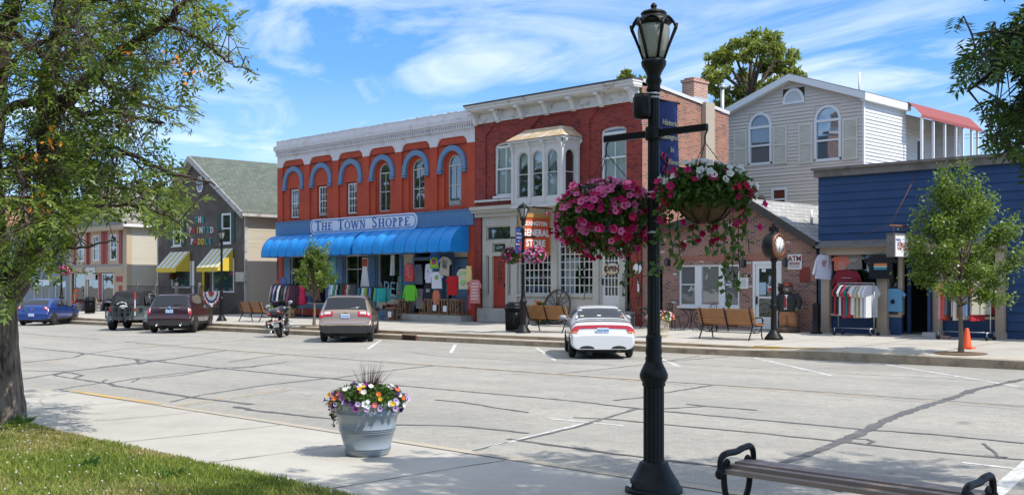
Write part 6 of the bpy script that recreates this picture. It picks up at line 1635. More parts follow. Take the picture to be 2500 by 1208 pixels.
# ---- blue hatchback
st = [(-2.2,.32,.76,.44,.68,.50),(-2.2,.28,.84,.54,.79,.60),(-2.17,.28,.87,.62,.82,.67),(-2.12,.28,.885,.68,.81,.74),(-2.03,.28,.89,.80,.79,.99),(-1.92,.28,.89,.88,.75,1.07),
  (-1.46,.27,.89,.95,.64,1.33),(-1.36,.27,.89,.95,.63,1.37),(-.9,.27,.89,.95,.62,1.43),(-.1,.27,.89,.94,.62,1.46),(.38,.27,.89,.92,.625,1.43),(.52,.27,.89,.92,.64,1.40),(1.3,.27,.89,.88,.74,1.02),(1.45,.27,.89,.86,.75,.98),(2.0,.28,.86,.74,.72,.84),(2.2,.32,.76,.58,.6,.62),(2.24,.34,.66,.46,.5,.5)]
def hatch_extra(root,B):
 for s in (1,-1):
  part(lambda m: B.patch(m,3.55,4.25,4.2,6.3,.014,s,8),'tail_light',m_taillamp,root)
  part(lambda m: B.patch(m,3.75,4.1,5.2,6.1,.02,s,5),'tail_light_lens',m_lampclear,root)
  part(lambda m: B.patch(m,1.6,1.8,4.9,5.7,.012,s,4),'reflector',m_taillamp,root)
 part(lambda m: B.band(m,6.85,7.1,5.3,.015,2,16),'rear_spoiler',root.children[0].data.materials[0],root)
 part(lambda m: (m.box(-2.13,-2.1,-.07,.07,.87,.895),m.box(-2.13,-2.1,-.028,.028,.855,.91)),'emblem',m_chrome,root)
 part(lambda m: m.prism([(-.85,1.44),(-.62,1.46),(-.7,1.52)],'y',-.02,.02),'roof_aerial',root.children[0].data.materials[0],root)
make_car('blue_hatchback','bright blue four-door hatchback by the kerb, partly behind the tree trunk','car',st,carpaint('paint_blue',(.003,.035,.2),.15,.1),(0,0,0),0.0,plate='8LK 27',plate_z=.56,plate_x=-2.225,extra=hatch_extra,clad=lambda x,z: z < .36,r=.325,tw=.21,axles=(-1.36,1.34),track=.806,rw=(5.15,6.75),side_s=((8.0,9.3),(9.42,11.8)),ws=(11.15,11.95))
place_rear(bpy.data.objects['blue_hatchback'],93,794,-1.36)
# ---- off-road car with soft top
jp = thing('off_road_car','boxy grey-green off-road car with black soft top, spare wheel and black cargo rack','car',(0,0,0),math.radians(135 + 5))
m_jeep = carpaint('paint_greygreen',(.10,.13,.135),.1,.03)
mb = MB()
mb.prism([(-2.0,.62),(-2.0,1.14),(.9,1.14),(1.0,1.12),(2.05,1.02),(2.05,.66),(1.9,.6)],'y',-.74,.74); mb.prism([(-2.0,.62),(-1.98,1.12),(.5,1.12),(.5,.62)],'y',-.79,.79)
mb.build('body',m_jeep,jp)
m_soft = mat('soft_top_black',(.008,.008,.009),.8,var=.25,scale=5,bump=.3,bscale=12)
mb = MB(); rows = []
for x,z,w in ((-1.98,1.12,.76),(-1.75,1.66,.70),(-1.66,1.77,.67),(-1.4,1.82,.66),(.1,1.85,.66),(.42,1.80,.67)):
 rows.append([(x,-w - .04,1.12),(x,-w,min(z,1.6) if z > 1.6 else z),(x,-w + .06,z),(x,0,z + .02),(x,w - .06,z),(x,w,min(z,1.6) if z > 1.6 else z),(x,w + .04,1.12)])
mb.grid(rows,smooth=False); mb.build('soft_top',m_soft,jp)
part(lambda m: m.quad((.46,-.68,1.78),(.46,.68,1.78),(.9,.72,1.14),(.9,-.72,1.14)),'windscreen',m_carglass,jp)
mb = MB()
for s in (-1,1): mb.tube([(.9,s * .72,1.14),(.45,s * .68,1.8)],.035,6)
mb.tube([(.45,-.68,1.8),(.45,.68,1.8)],.035,6); mb.build('windscreen_frame',m_jeep,jp)
part(lambda m: m.quad((-1.955,-.58,1.22),(-1.955,.58,1.22),(-1.77,.54,1.62),(-1.77,-.54,1.62)),'rear_window',m_carglass,jp)
for s in (-1,1):
 part(lambda m: m.quad((-1.72,s * .803,1.2),(-.85,s * .803,1.2),(-.85,s * .706,1.62),(-1.6,s * .706,1.62)),'side_window',m_carglass,jp)
 part(lambda m: m.quad((-.75,s * .803,1.2),(.6,s * .803,1.2),(.42,s * .706,1.66),(-.75,s * .706,1.66)),'side_window',m_carglass,jp)
 mb = MB(); fr_ = [(-.8,1.16),(-.8,1.68),(.44,1.7),(.68,1.16)]
 for a,b in zip(fr_,fr_[1:] + fr_[:1]): mb.tube([(a[0],s * (.81 - .19 * (a[1] - 1.14)),a[1]),(b[0],s * (.81 - .19 * (b[1] - 1.14)),b[1])],.03,5)
 mb.box(-.82,.5,s * .79 - .015,s * .79 + .015,.66,1.13); mb.build('door',m_jeep,jp)
 for x in (-1.38,1.2):
  mb = MB(); pts = [(.62 * math.cos(a),.52 * math.sin(a)) for a in [math.pi * k / 10 for k in range(11)]]
  rows = [[(x + p * 1.0,s * y_,.40 + q * 1.02) for p,q in pts] for y_ in (.72,.93)] + [[(x + p * 1.04,s * .94,.36 + q * 1.0) for p,q in pts]]
  mb.grid(rows,smooth=False); mb.build('fender',m_trim if x > 0 else m_jeep,jp)
  make_wheel(jp,x,s * .80,.405,.29,5,.55)
 part(lambda m: m.box(-2.04,-2.0,s * .66 - .07,s * .66 + .07,.88,1.06),'tail_light',m_taillamp if s > 0 else m_trim,jp)
 part(lambda m: m.ball((.55,s * .98,1.22),(.05,.11,.09),8,5),'wing_mirror',m_trim,jp)
mb = MB(); mb.box(-2.16,-2.0,-.78,.78,.5,.66); mb.build('rear_bumper',mat('bumper_grey',(.15,.16,.165),.6),jp)
mb = MB(); mb.lathe([(.0,-.16),(.30,-.15),(.38,-.11),(.4,0),(.38,.1),(.3,.13),(0,.13)],26,(-2.2,.12,1.06),ax='x'); sp_ = mb.build('spare_wheel',m_soft,jp)
mb = MB(); 
for i,ch in enumerate("It's a Jeep thing"):
 if ch == ' ': continue
 a = math.radians(52 - 104 * i / 16.)
 text_mb(mb,ch,.085,T((-2.375,.12 + .27 * math.sin(a),1.06 + .27 * math.cos(a))) @ RZ(math.radians(-90)) @ RY(-a),.004,.004)
mb.prism([(-.12,1.16),(.05,1.2),(.2,1.16),(.26,1.07),(.12,1.05),(.05,1.0),(-.05,1.06),(-.14,1.07)],'x',-2.372,-2.36); mb.build('cover_lettering',m_white,sp_)
mb = MB(); mb.box(-1.9,2.0,-.5,.5,.42,.6); mb.tube([(-1.38,-.7,.4),(-1.38,.7,.4)],.07,8); mb.tube([(1.2,-.7,.4),(1.2,.7,.4)],.06,8); mb.build('underbody',m_under,jp)
cr = thing('cargo_rack','black steel cargo basket rack folded up behind the off-road car','rack',(0,0,0),math.radians(135 + 5))
m_rack = mat('rack_steel',(.05,.06,.07),.45,.4)
mb = MB()
for y in np.linspace(-.38,.8,10): mb.box(-2.5,-2.485,y - .012,y + .012,.62,1.1)
for z in (.6,.85,1.09): mb.box(-2.51,-2.48,-.40,.82,z - .018,z + .018)
for y in (-.40,.82): mb.box(-2.51,-2.4,y - .018,y + .018,.58,1.11)
mb.build('basket_grille',m_rack,cr)
mb = MB()
for y in (-.06,.22,.5): mb.box(-2.53,-2.5,y - .03,y + .03,.42,1.1)
mb.box(-2.5,-1.9,.07,.17,.48,.56); mb.build('rack_frame',m_rack,cr)
jk = thing('lifting_jack','tall red and white lifting jack strapped upright behind the off-road car','jack',(0,0,0),math.radians(135 + 5))
mb = MB(); mb.box(-2.32,-2.27,-.47,-.43,.7,1.45); mb.build('bar',m_white,jk); mb = MB(); mb.box(-2.33,-2.26,-.48,-.42,1.45,1.78); mb.box(-2.34,-2.25,-.49,-.41,.92,1.05); mb.build('handle',mat('jack_red',(.5,.03,.03),.5),jk)
for o in (jp,cr,jk): place_rear(o,318,806,-1.38)
# ---- touring motorcycle
mc = thing('touring_motorcycle','black touring motorcycle with chrome trim and top case leaning on its stand','motorcycle',(0,0,0),math.radians(135 + 2))
m_bike = carpaint('paint_black',(.012,.012,.013),0,.02)
def lw(mb): return mb
for x in (-.82,.85):
 mb = MB(); mb.lathe([(.2,-.07),(.28,-.075),(.315,-.04),(.32,0),(.315,.04),(.28,.075),(.2,.07)],24,(x,0,.32),ax='y'); w_ = mb.build('wheel',m_tyre,mc)
 mb = MB(); mb.lathe([(.2,-.05),(.21,0),(.2,.05),(.17,.03),(.17,-.03)],24,(x,0,.32),ax='y')
 for k in range(9): a = k * 2 * math.pi / 9; mb.tube([(x,0,.32),(x + .19 * math.cos(a),0,.32 + .19 * math.sin(a))],.012,4)
 mb.build('rim',m_chrome,w_)
 mb = MB(); rows = [[(x + .36 * math.cos(a),y,.32 + .36 * math.sin(a)) for a in np.linspace(.1 if x < 0 else .3,math.pi - (0 if x < 0 else .2),12)] for y in (-.1,-.06,.06,.1)]; mb.grid(rows); mb.build('fender',m_bike,mc)
mb = MB(); mb.ball((.1,0,.88),(.32,.17,.15),14,8); mb.build('fuel_tank',m_bike,mc)
mb = MB(); rows = [[(x,y,z + .04 * (1 - (y / .17) ** 2)) for y in (-.17,-.1,0,.1,.17)] for x,z in ((-.85,.86),(-.6,.8),(-.45,.86),(-.1,.76),(.0,.84))]; mb.grid(rows); mb.build('seat',m_soft,mc)
mb = MB(); mb.ball((-.85,0,1.0),(.27,.31,.17),14,8); mb.box(-1.08,-.62,-.27,.27,.9,1.0); tc = mb.build('top_case',m_bike,mc)
mb = MB()
for y in (-.2,-.08,.05,.18): mb.tube([(-.98,y,1.16),(-.72,y,1.17)],.012,5); mb.ball((-.98,y,1.16),.022,6,4)
mb.tube([(-.98,-.22,1.15),(-.98,.22,1.15)],.01,5); mb.build('luggage_rail',m_chrome,tc)
for s in (-1,1):
 mb = MB(); rows = []
 for x,w,z0,z1 in ((-1.12,.02,.5,.7),(-1.08,.11,.4,.76),(-.5,.11,.38,.76),(-.42,.03,.45,.7)):
  rows.append([(x,s * .24,z1),(x,s * (.24 + w * 1.3),z1 - .03),(x,s * (.27 + w * 1.4),(z0 + z1) / 2),(x,s * (.24 + w * 1.2),z0 + .03),(x,s * .24,z0)])
 mb.grid(rows); mb.build('saddlebag',m_bike,mc)
 mb = MB(); mb.tube([(.2,s * .2,.28),(-.4,s * .24,.26),(-1.15,s * .27,.27)],[.035,.045,.05],10); mb.build('exhaust_pipe',m_chrome,mc)
 mb = MB(); mb.tube([(-1.14,s * .28,.34),(-1.16,s * .3,.6),(-.6,s * .4,.62),(-.55,s * .38,.4)],.014,6); mb.build('guard_rail',m_chrome,mc)
 mb = MB(); mb.tube([(.42,s * .12,1.08),(.3,s * .3,1.14),(.16,s * .44,1.07)],.016,6); mb.build('handlebar',m_chrome,mc)
 mb = MB(); mb.tube([(.3,s * .36,1.12),(.32,s * .43,1.27)],.01,5); mb.ball((.31,s * .46,1.31),(.02,.1,.06),10,6); mb.build('mirror',m_chrome,mc)
 mb = MB(); mb.tube([(.38,s * .1,1.02),(.85,s * .1,.32)],.03,8); mb.build('fork',m_chrome,mc)
 mb = MB(); mb.ball((-1.16,s * .3,.64),(.04,.05,.045),8,5); mb.build('indicator_light',m_amber,mc)
 mb = MB(); mb.tube([(.55,0,.5),(.45,s * .36,.55),(.42,s * .38,.3),(.5,0,.25)],.016,6); mb.build('crash_bar',m_chrome,mc)
mb = MB(); mb.box(-1.17,-1.13,-.3,.3,.6,.66); mb.build('light_bar',m_chrome,mc)
for y,z in ((0,.68),(-.2,.98),(.2,.98)): part(lambda m: m.ball((-1.13,y,z),(.05,.07,.045),10,5),'tail_light',m_taillamp,mc)
mb = MB(); mb.box(-1.2,-1.17,-.11,.11,.42,.56); mb.build('licence_plate',mat('plate_grey',(.3,.31,.32),.5),mc)
mb = MB(); mb.box(-.15,.4,-.16,.16,.25,.5); 
for x,a in ((.02,-.35),(.24,.35)): mb.tube([(x,0,.45),(x + .22 * a,0,.74)],[.11,.1],10)
mb.ball((.1,.17,.4),(.16,.06,.13),10,6); mb.ball((.1,-.17,.4),(.16,.06,.13),10,6); mb.build('engine',mat('engine_metal',(.3,.3,.31),.35,.8,var=.3,scale=30),mc)
mb = MB(); mb.ball((.5,0,1.05),(.18,.32,.22),14,8); mb.build('fairing',m_bike,mc)
mb = MB(); rows = [[(.52 + .1 * (1 - abs(y) / .3) - t * .14,y * (1 - .25 * t),1.18 + .24 * t) for y in (-.3,-.15,0,.15,.3)] for t in (0,.5,1)]; mb.grid(rows); mb.build('windshield',mat('smoked_screen',(.03,.03,.035),.1,coat=.5),mc)
mb = MB(); mb.tube([(-.9,0,.5),(-.3,0,.62),(.4,0,.75),(.42,0,1.05)],.04,8); mb.build('frame',m_bike,mc)
mb = MB(); mb.tube([(-.05,.15,.3),(-.1,.42,.02)],.014,6); mb.build('side_stand',m_chrome,mc)
place_rear(mc,684,824,-.82)
mc.rotation_euler = (math.radians(-11),0,mc.rotation_euler.z)
# ------------------------------------------------------------------ street furniture
m_iron = mat('cast_iron_black',(.007,.0075,.008),.46,var=.2,scale=9,bump=.12,bscale=30,spec=.28)
m_frost = None
def frost():
 m,nt,b = newmat('frosted_lamp_glass'); L = nt.links
 b.inputs['Base Color'].default_value = (.55,.56,.52,1); b.inputs['Roughness'].default_value = .12; b.inputs['Coat Weight'].default_value = .4
 tr = nd(nt,'ShaderNodeBsdfTranslucent'); tr.inputs['Color'].default_value = (.62,.63,.58,1)
 n = nd(nt,'ShaderNodeTexNoise'); n.inputs['Scale'].default_value = 30; n.inputs['Detail'].default_value = 6; L.new(nd(nt,'ShaderNodeTexCoord').outputs['Object'],n.inputs['Vector'])
 mr = nd(nt,'ShaderNodeMapRange'); mr.inputs[3].default_value = .75; mr.inputs[4].default_value = 1.1; L.new(n.outputs['Fac'],mr.inputs[0])
 h = nd(nt,'ShaderNodeHueSaturation'); h.inputs['Color'].default_value = (.55,.56,.52,1); L.new(mr.outputs[0],h.inputs['Value']); L.new(h.outputs[0],b.inputs['Base Color'])
 ms = nd(nt,'ShaderNodeMixShader'); ms.inputs[0].default_value = .55; L.new(b.outputs[0],ms.inputs[1]); L.new(tr.outputs[0],ms.inputs[2]); L.new(ms.outputs[0],nt.nodes['Material Output'].inputs['Surface'])
 return m
m_frost = frost()
m_strap = mat('steel_strap',(.45,.46,.47),.35,.9,var=.1)
def lamp(loc,label,arm=True,scale=1.0,worn=False,group='street lamps'):
 o = thing('street_lamp',label,'street lamp',loc,0,group)
 o.scale = (scale,) * 3
 mb = MB(); mb.lathe([(.25,0),(.25,.05),(.235,.07),(.225,.1),(.20,.13),(.165,.19),(.14,.24),(.13,.27),(.105,.28)],16,flute=.05); mb.lathe([(.262,-.01),(.262,.035),(.24,.04)],24); bs_ = mb.build('base',m_iron,o)
 if worn:
  mb = MB()
  for k in range(5):
   a = math.radians(-150 + 9 * k); w = R.uniform(.03,.05); z = .04 + .012 * k
   rows = [[((.243 - .3 * zz) * math.cos(a + d_),(.243 - .3 * zz) * math.sin(a + d_),.06 + zz) for d_ in (-.09,0,.09)] for zz in (0,.03 + .02 * (k % 2))]
   mb.grid(rows)
  mb.build('worn_paint_patch',m_white,bs_)
 mb = MB(); mb.lathe([(.1,.27),(.094,.3),(.094,.96)],32,flute=.07,smooth=False); mb.lathe([(.095,.95),(.108,.97),(.104,.99),(.128,1.03),(.13,1.06),(.115,1.1),(.09,1.15),(.08,1.17),(.075,1.19),(.08,1.21),(.07,1.23),(.078,1.27),(.07,1.33),(.073,1.4),(.06,1.43)],24,flute=.02)
 mb.lathe([(.06,1.43),(.056,2.5),(.053,3.62)],24,flute=.06,smooth=False)
 mb.lathe([(.056,3.62),(.07,3.64),(.058,3.67),(.066,3.7),(.075,3.72),(.06,3.76),(.075,3.8),(.11,3.86),(.116,3.89),(.105,3.91),(.09,3.925)],24)
 mb.build('shaft',m_iron,o)
 mb = MB(); mb.lathe([(.088,3.92),(.115,4.0),(.14,4.1),(.148,4.17),(.138,4.22),(.12,4.24)],24); mb.build('lamp_glass',m_frost,o)
 mb = MB(); mb.lathe([(.125,4.215),(.155,4.235),(.17,4.25),(.13,4.29),(.112,4.31),(.108,4.32),(.118,4.325),(.118,4.335),(.104,4.35),(.06,4.365),(.035,4.37),(.02,4.375),(.028,4.39),(.03,4.405),(.016,4.425),(.004,4.43)],24); mb.build('cap',m_iron,o)
 mb = MB()
 for k in range(6):
  a = math.pi / 6 + k * math.pi / 3; c,s = math.cos(a),math.sin(a)
  pr = [(.094,3.92),(.13,4.02),(.165,4.11),(.198,4.19),(.212,4.235)]
  mb.tube([(r * c,r * s,z) for r,z in pr],[.014,.014,.015,.018,.012],6)
  # loop from this strap to the next, over the glass
  a2 = a + math.pi / 3; pts = []
  for i in range(9):
   t = i / 8; aa = a + (a2 - a) * t; r = .2 - .045 * math.sin(math.pi * t); z = 4.2 + .085 * math.sin(math.pi * t) ** .7
   pts.append((r * math.cos(aa),r * math.sin(aa),z))
  mb.tube(pts,.012,5)
 mb.build('lantern_cage',m_iron,o)
 if arm:
  mb = MB(); mb.box(-.58,.58,-.02,.02,3.215,3.275); mb.lathe([(.075,3.185),(.078,3.2),(.078,3.285),(.075,3.3)],16); mb.build('cross_arm',m_iron,o)
  for z in (3.56,3.595,2.66,2.7,2.34): mb = MB(); mb.lathe([(.06,z),(.062,z + .003),(.062,z + .015),(.06,z + .018)],16); mb.build('banding_strap',m_strap,o)
  mb = MB(); mb.lathe([(.0,-.13),(.08,-.12),(.085,-.08),(.085,.06),(.07,.1),(0,.11)],16,(-.06,-.09,3.5),M=None); mb.build('speaker_box',m_iron,o)
 return o
# the near lamp stands on the near kerb, the others along the far one
def near(px,py,dz=.13):
 p = road_px(px,py,dz); return (p.x,p.y,zn(p.x))
L0 = near(1596,1199)
lamp0 = lamp(L0,'tall black lamp post with two flower baskets, standing by the backless bench',worn=True,scale=.965)
far_lamps = [((-26.45,27.0),'black lamp post with a blue banner, beside the orange store sign',True),((-47.35,27.3),'black lamp post without baskets in front of the dark board shop',False),((-66.3,27.3),'black lamp post with blue banner beyond the off-road car',True)]
LF = []
for (u,v),lb,arm in far_lamps:
 LF.append(lamp((u,v,zw(u,v) - .005),lb,arm,1.03 if arm else 1.02))
# banners
m_ban = mat('banner_blue',(.012,.035,.17),.7,var=.12,scale=5)
m_bantxt = mat('banner_gold',(.62,.55,.38),.7)
m_banred = mat('banner_red',(.55,.03,.08),.7)
def banner(lampo,label,detail):
 s_ = lampo.scale.x
 x,y,z = lampo.location
 o = thing('street_banner',label,'banner',(x,y,z),0 if detail else math.pi,'blue bloom banners'); o.scale = (s_,) * 3
 y0,y1,z0,z1 = .07,.36,2.70,3.56
 def bow(yy,zz): return .02 * math.sin((yy - y0) / .36 * math.pi) + .012 * math.sin(zz * 5)
 mb = MB(); rows = [[(bow(yy,zz),yy,zz + .0 * yy) for yy in np.linspace(y0,y1,9)] for zz in np.linspace(z0,z1,14)]; mb.grid(rows)
 rows = [[(bow(yy,zz) - .006,yy,zz) for yy in np.linspace(y0,y1,9)] for zz in np.linspace(z0,z1,14)]; mb.grid(rows); mb.build('cloth',m_ban,o)
 mb = MB(); [mb.tube([(0,.0,z),(0,y1 + .03,z)],.011,6) for z in (z0 + .005,z1)]; mb.build('banner_rod',m_iron,o)
 for sd in ((1,-1) if detail else (-1,)):
  M_ = lambda yy,zz: T((bow(yy,zz) + .012 * sd if sd > 0 else -.012,yy,zz)) @ RZ(math.radians(90 * sd))
  mb = MB()
  for t,yy,zz,sz in (('Historic',.215,3.36,.072),('Lexington',.215,3.23,.063),('in',.23,3.115,.075),('Bloom',.26,3.0,.072)): text_mb(mb,t,sz,M_(yy,zz),.004,.001,shear=.15)
  mb.build('lettering',m_bantxt,o)
  mb = MB(); xx = lambda yy,zz: bow(yy,zz) + .012 if sd > 0 else -.012
  fl = lambda a,b: (a - .025,b + .1)
  for pts in ([(.17,2.98),(.14,2.92),(.2,2.86),(.16,2.8),(.2,2.74),(.19,2.68)],[(.2,2.95),(.23,2.9),(.18,2.88)],[(.2,2.8),(.25,2.78),(.24,2.73),(.2,2.75)],[(.15,2.86),(.12,2.83),(.15,2.8)],[(.17,2.76),(.14,2.73),(.17,2.7),(.21,2.71),(.22,2.68)],[(.13,2.98),(.11,2.94),(.15,2.93),(.17,2.97)]):
   mb.tube(catmull([(xx(*fl(a,b)),*fl(a,b)) for a,b in pts],4),.008,4)
  mb.build('flourish',m_banred,o)
 return o
banner(lamp0,'blue cloth banner with a red flourish on the lamp post by the backless bench',True)
banner(LF[0],'small blue banner on the lamp post beside the orange store sign',False)
banner(LF[2],'small blue banner on the lamp post beyond the off-road car',False)
# benches with backs, and the backless one in front
def park_bench(loc,label,rz=0.):
 o = thing('park_bench',label,'bench',loc,rz,'slatted benches along the far kerb')
 Ln = 1.0
 mb = MB()
 for i,(y,z) in enumerate([(-.02 + .105 * k,.43 + .012 * (k - 2) ** 2 * .5) for k in range(5)]): mb.box(-Ln,Ln,y,y + .085,z,z + .032)
 mb.build('seat',m_wood,o)
 mb = MB()
 for k in range(6): y = -.05 - .028 * k; z = .50 + .075 * k; mb.box(-Ln,Ln,y - .03,y,z,z + .062)
 mb.build('backrest',m_wood,o)
 for x in (-.88,.88):
  mb = MB()
  mb.tube(catmull([(x,-.26,0),(x,-.2,.1),(x,-.1,.3),(x,-.04,.42),(x,-.1,.55),(x,-.25,.96)],4),.022,6)
  mb.tube(catmull([(x,.5,0),(x,.46,.1),(x,.42,.3),(x,.46,.42)],4),.022,6); mb.tube([(x,-.05,.41),(x,.48,.41)],.02,6)
  mb.tube(catmull([(x,-.12,.62),(x,.1,.66),(x,.4,.66),(x,.5,.6),(x,.48,.44)],4),.02,6); mb.ball((x,.51,.58),.035,6,4)
  mb.tube(catmull([(x,-.12,.3),(x,.1,.22),(x,.3,.22),(x,.43,.32)],4),.015,6)
  mb.build('leg',m_iron,o)
 mb = MB(); mb.tube([(0,-.04,.42),(0,-.08,.5),(0,-.24,.96)],.028,6); mb.box(-.03,.03,-.045,.45,.39,.42); mb.build('centre_brace',m_iron,o)
 mb = MB(); mb.tube([(-.88,.1,.21),(.88,.1,.21)],.014,6); mb.build('stretcher',m_iron,o)
 return o
for u,v,lb in ((-18.5,27.75,'brown slatted bench beside the street clock in front of the cafe'),(-25.95,27.75,'brown slatted bench between the litter bin and the white saloon'),(-44.95,27.6,'brown slatted bench behind the motorcycle')):
 park_bench((u,v,zw(u,v)),lb)
nb = thing('backless_bench','backless bench of grey-brown planks with black iron arm loops at the near kerb','bench',(-3.61,6.87,zn(-3.6)))
nb.scale = (.955,.68,1)
hl,s0 = 1.0,.0
mb = MB(); ys = [(-.30,-.035),(-.18,-.008),(-.06,.004),(.06,.004),(.18,-.008),(.28,-.03)]
for y,dz in ys[:5]: 
 mb.box(-.93,.93,y,y + .116,.455 + dz,.487 + dz)
nb_s = mb.build('seat',mat('recycled_plank',(.27,.205,.175),.5,var=.12,scale=4,bump=.1,bscale=60),nb)
for x in (-.93,.93):
 mb = MB()
 mb.tube(catmull([(x,-.33,.40),(x,-.335,.48),(x,-.31,.535),(x,-.22,.56),(x,-.02,.562),(x,.1,.578),(x,.24,.582),(x,.30,.55),(x,.315,.49),(x,.30,.42)],5),.026,8)
 mb.build('arm_loop',m_iron,nb)
 mb = MB(); mb.tube([(x,-.34,.445),(x,0,.44),(x,.33,.445)],.03,8); mb.ball((x,-.345,.42),.04,8,5); mb.ball((x,.325,.45),.036,8,5)
 for y in (-.2,.2):
  mb.tube(catmull([(x,y - .04,.455),(x,y - .05,.49),(x,y,.51),(x,y + .035,.49),(x,y,.475)],4),.014,6)
 mb.build('arm_scroll',m_iron,nb)
 mb = MB(); mb.tube(catmull([(x,-.27,.43),(x,-.24,.28),(x,-.15,.16),(x,-.22,.06),(x,-.33,0)],5),.027,8); mb.tube(catmull([(x,.25,.43),(x,.22,.28),(x,.13,.16),(x,.2,.06),(x,.31,0)],5),.027,8); mb.tube([(x,-.16,.17),(x,.15,.17)],.03,8); mb.build('leg',m_iron,nb)
mb = MB(); mb.box(-.92,.92,-.04,.04,.15,.17); mb.build('stretcher',m_iron,nb)
mb = MB(); mb.box(-.04,.04,-.26,.28,.41,.445); mb.build('centre_brace',m_iron,nb)
# litter bins
def litter_bin(loc,label):
 o = thing('litter_bin',label,'litter bin',loc,0,'black litter bins')
 mb = MB()
 for k in range(28):
  a = 2 * math.pi * k / 28; c,s = math.cos(a),math.sin(a)
  mb.tube([(.29 * c,.29 * s,.06),(.30 * c,.30 * s,.7),(.34 * c,.34 * s,.86)],.016,5)
 mb.lathe([(.28,.03),(.31,.04),(.31,.08),(.28,.09)],28); mb.lathe([(.31,.8),(.35,.82),(.35,.88),(.31,.88)],28); mb.build('slatted_body',m_iron,o)
 mb = MB(); mb.lathe([(.25,.05),(.26,.84),(0.0,.84)],20); mb.build('liner',m_black,o)
 mb = MB(); mb.lathe([(.33,.9),(.30,.97),(.24,1.02),(.2,1.06),(.17,1.06),(.16,1.0),(0,1.0)],24)
 mb.build('lid',m_iron,o)
u,v = -27.25,27.35
litter_bin((u,v,zw(u,v)),'black slatted litter bin beside the lamp post at the far kerb')
u,v = -66.6,29.2
litter_bin((u,v,zw(u,v)),'black litter bin in front of the red-shuttered shop')
o = thing('ash_post','slim black ash post between the brick cafe and the blue shop','ash bin',(upx(1993,31.5),31.5,zw(-18,31.5)))
mb = MB(); mb.lathe([(.19,0),(.19,.05),(.13,.07),(.12,.85),(.13,.87),(.13,.95),(.06,.98),(.02,.99)],18); mb.build('body',m_iron,o)
# street clock
ck = thing('street_clock','black street clock on a post with a copper-rimmed white dial','clock',(-17.3,28.35,zw(-17.3,28.35)))
mb = MB(); mb.lathe([(.28,0),(.28,.07),(.24,.1),(.2,.16),(.13,.24),(.105,.3)],16,flute=.04); mb.build('base',m_iron,ck)
mb = MB(); mb.lathe([(.1,.28),(.09,.32),(.085,.9),(.11,.93),(.1,.96),(.12,1.0),(.1,1.05),(.085,1.08),(.1,1.14),(.075,1.2),(.07,2.3),(.1,2.34),(.11,2.42),(.08,2.45)],20,flute=.04); mb.build('shaft',m_iron,ck)
m_copper = mat('clock_copper',(.22,.085,.045),.45,.5,var=.25,scale=6)
mb = MB(); mb.lathe([(.3,-.2),(.37,-.17),(.4,-.08),(.41,0),(.4,.08),(.37,.17),(.3,.2)],32,(0,0,2.8),ax='x'); cd = mb.build('case',m_iron,ck)
for s in (-1,1):
 mb = MB(); mb.lathe([(.38,s * .14),(.355,s * .21),(.29,s * .225),(.275,s * .19)],32,(0,0,2.8),ax='x'); mb.build('dial_rim',m_copper,cd)
 mb = MB(); mb.lathe([(0,s * .203),(.285,s * .2)],32,(0,0,2.8),ax='x'); mb.build('dial',mat('dial_white',(.8,.8,.77),.5,var=.02),cd)
 mb = MB()
 for k in range(12):
  a = k * math.pi / 6; M_ = T((s * .206,0,2.8)) @ RX(a)
  mb.box(-.002,.002,-.008,.008,.2,.255,M=M_)
 mb.build('hour_marks',m_black,cd)
 mb = MB(); mb.box(-.002,.002,-.007,.007,-.03,.2,M=T((s * .209,0,2.8)) @ RX(s * math.radians(-20))); mb.box(-.002,.002,-.01,.01,-.03,.14,M=T((s * .211,0,2.8)) @ RX(s * math.radians(-190))); mb.build('hands',m_black,cd)
mb = MB(); mb.box(-.05,.05,-.19,.19,3.22,3.36); mb.lathe([(.1,3.16),(.07,3.22)],12); mb.lathe([(.08,3.36),(.03,3.4),(.05,3.44),(.02,3.5),(.003,3.58)],12)
for s in (-1,1): mb.tube(catmull([(0,s * .2,3.22),(0,s * .26,3.14),(0,s * .2,3.1),(0,s * .14,3.16)],4),.016,5)
mb.build('name_crest',m_iron,ck)
# traffic cone
cn = thing('traffic_cone','orange traffic cone behind the mulched street tree','cone',(upx(2361,28.1),28.1,zw(-11.5,28.1)))
m_cone = mat('cone_orange',(.85,.10,.018),.55,var=.06)
mb = MB(); mb.lathe([(.125,.03),(.115,.06),(.05,.5),(.035,.53),(.02,.53)],18); mb.build('cone',m_cone,cn); mb = MB(); mb.box(-.17,.17,-.17,.17,0,.03); mb.build('foot',m_cone,cn)
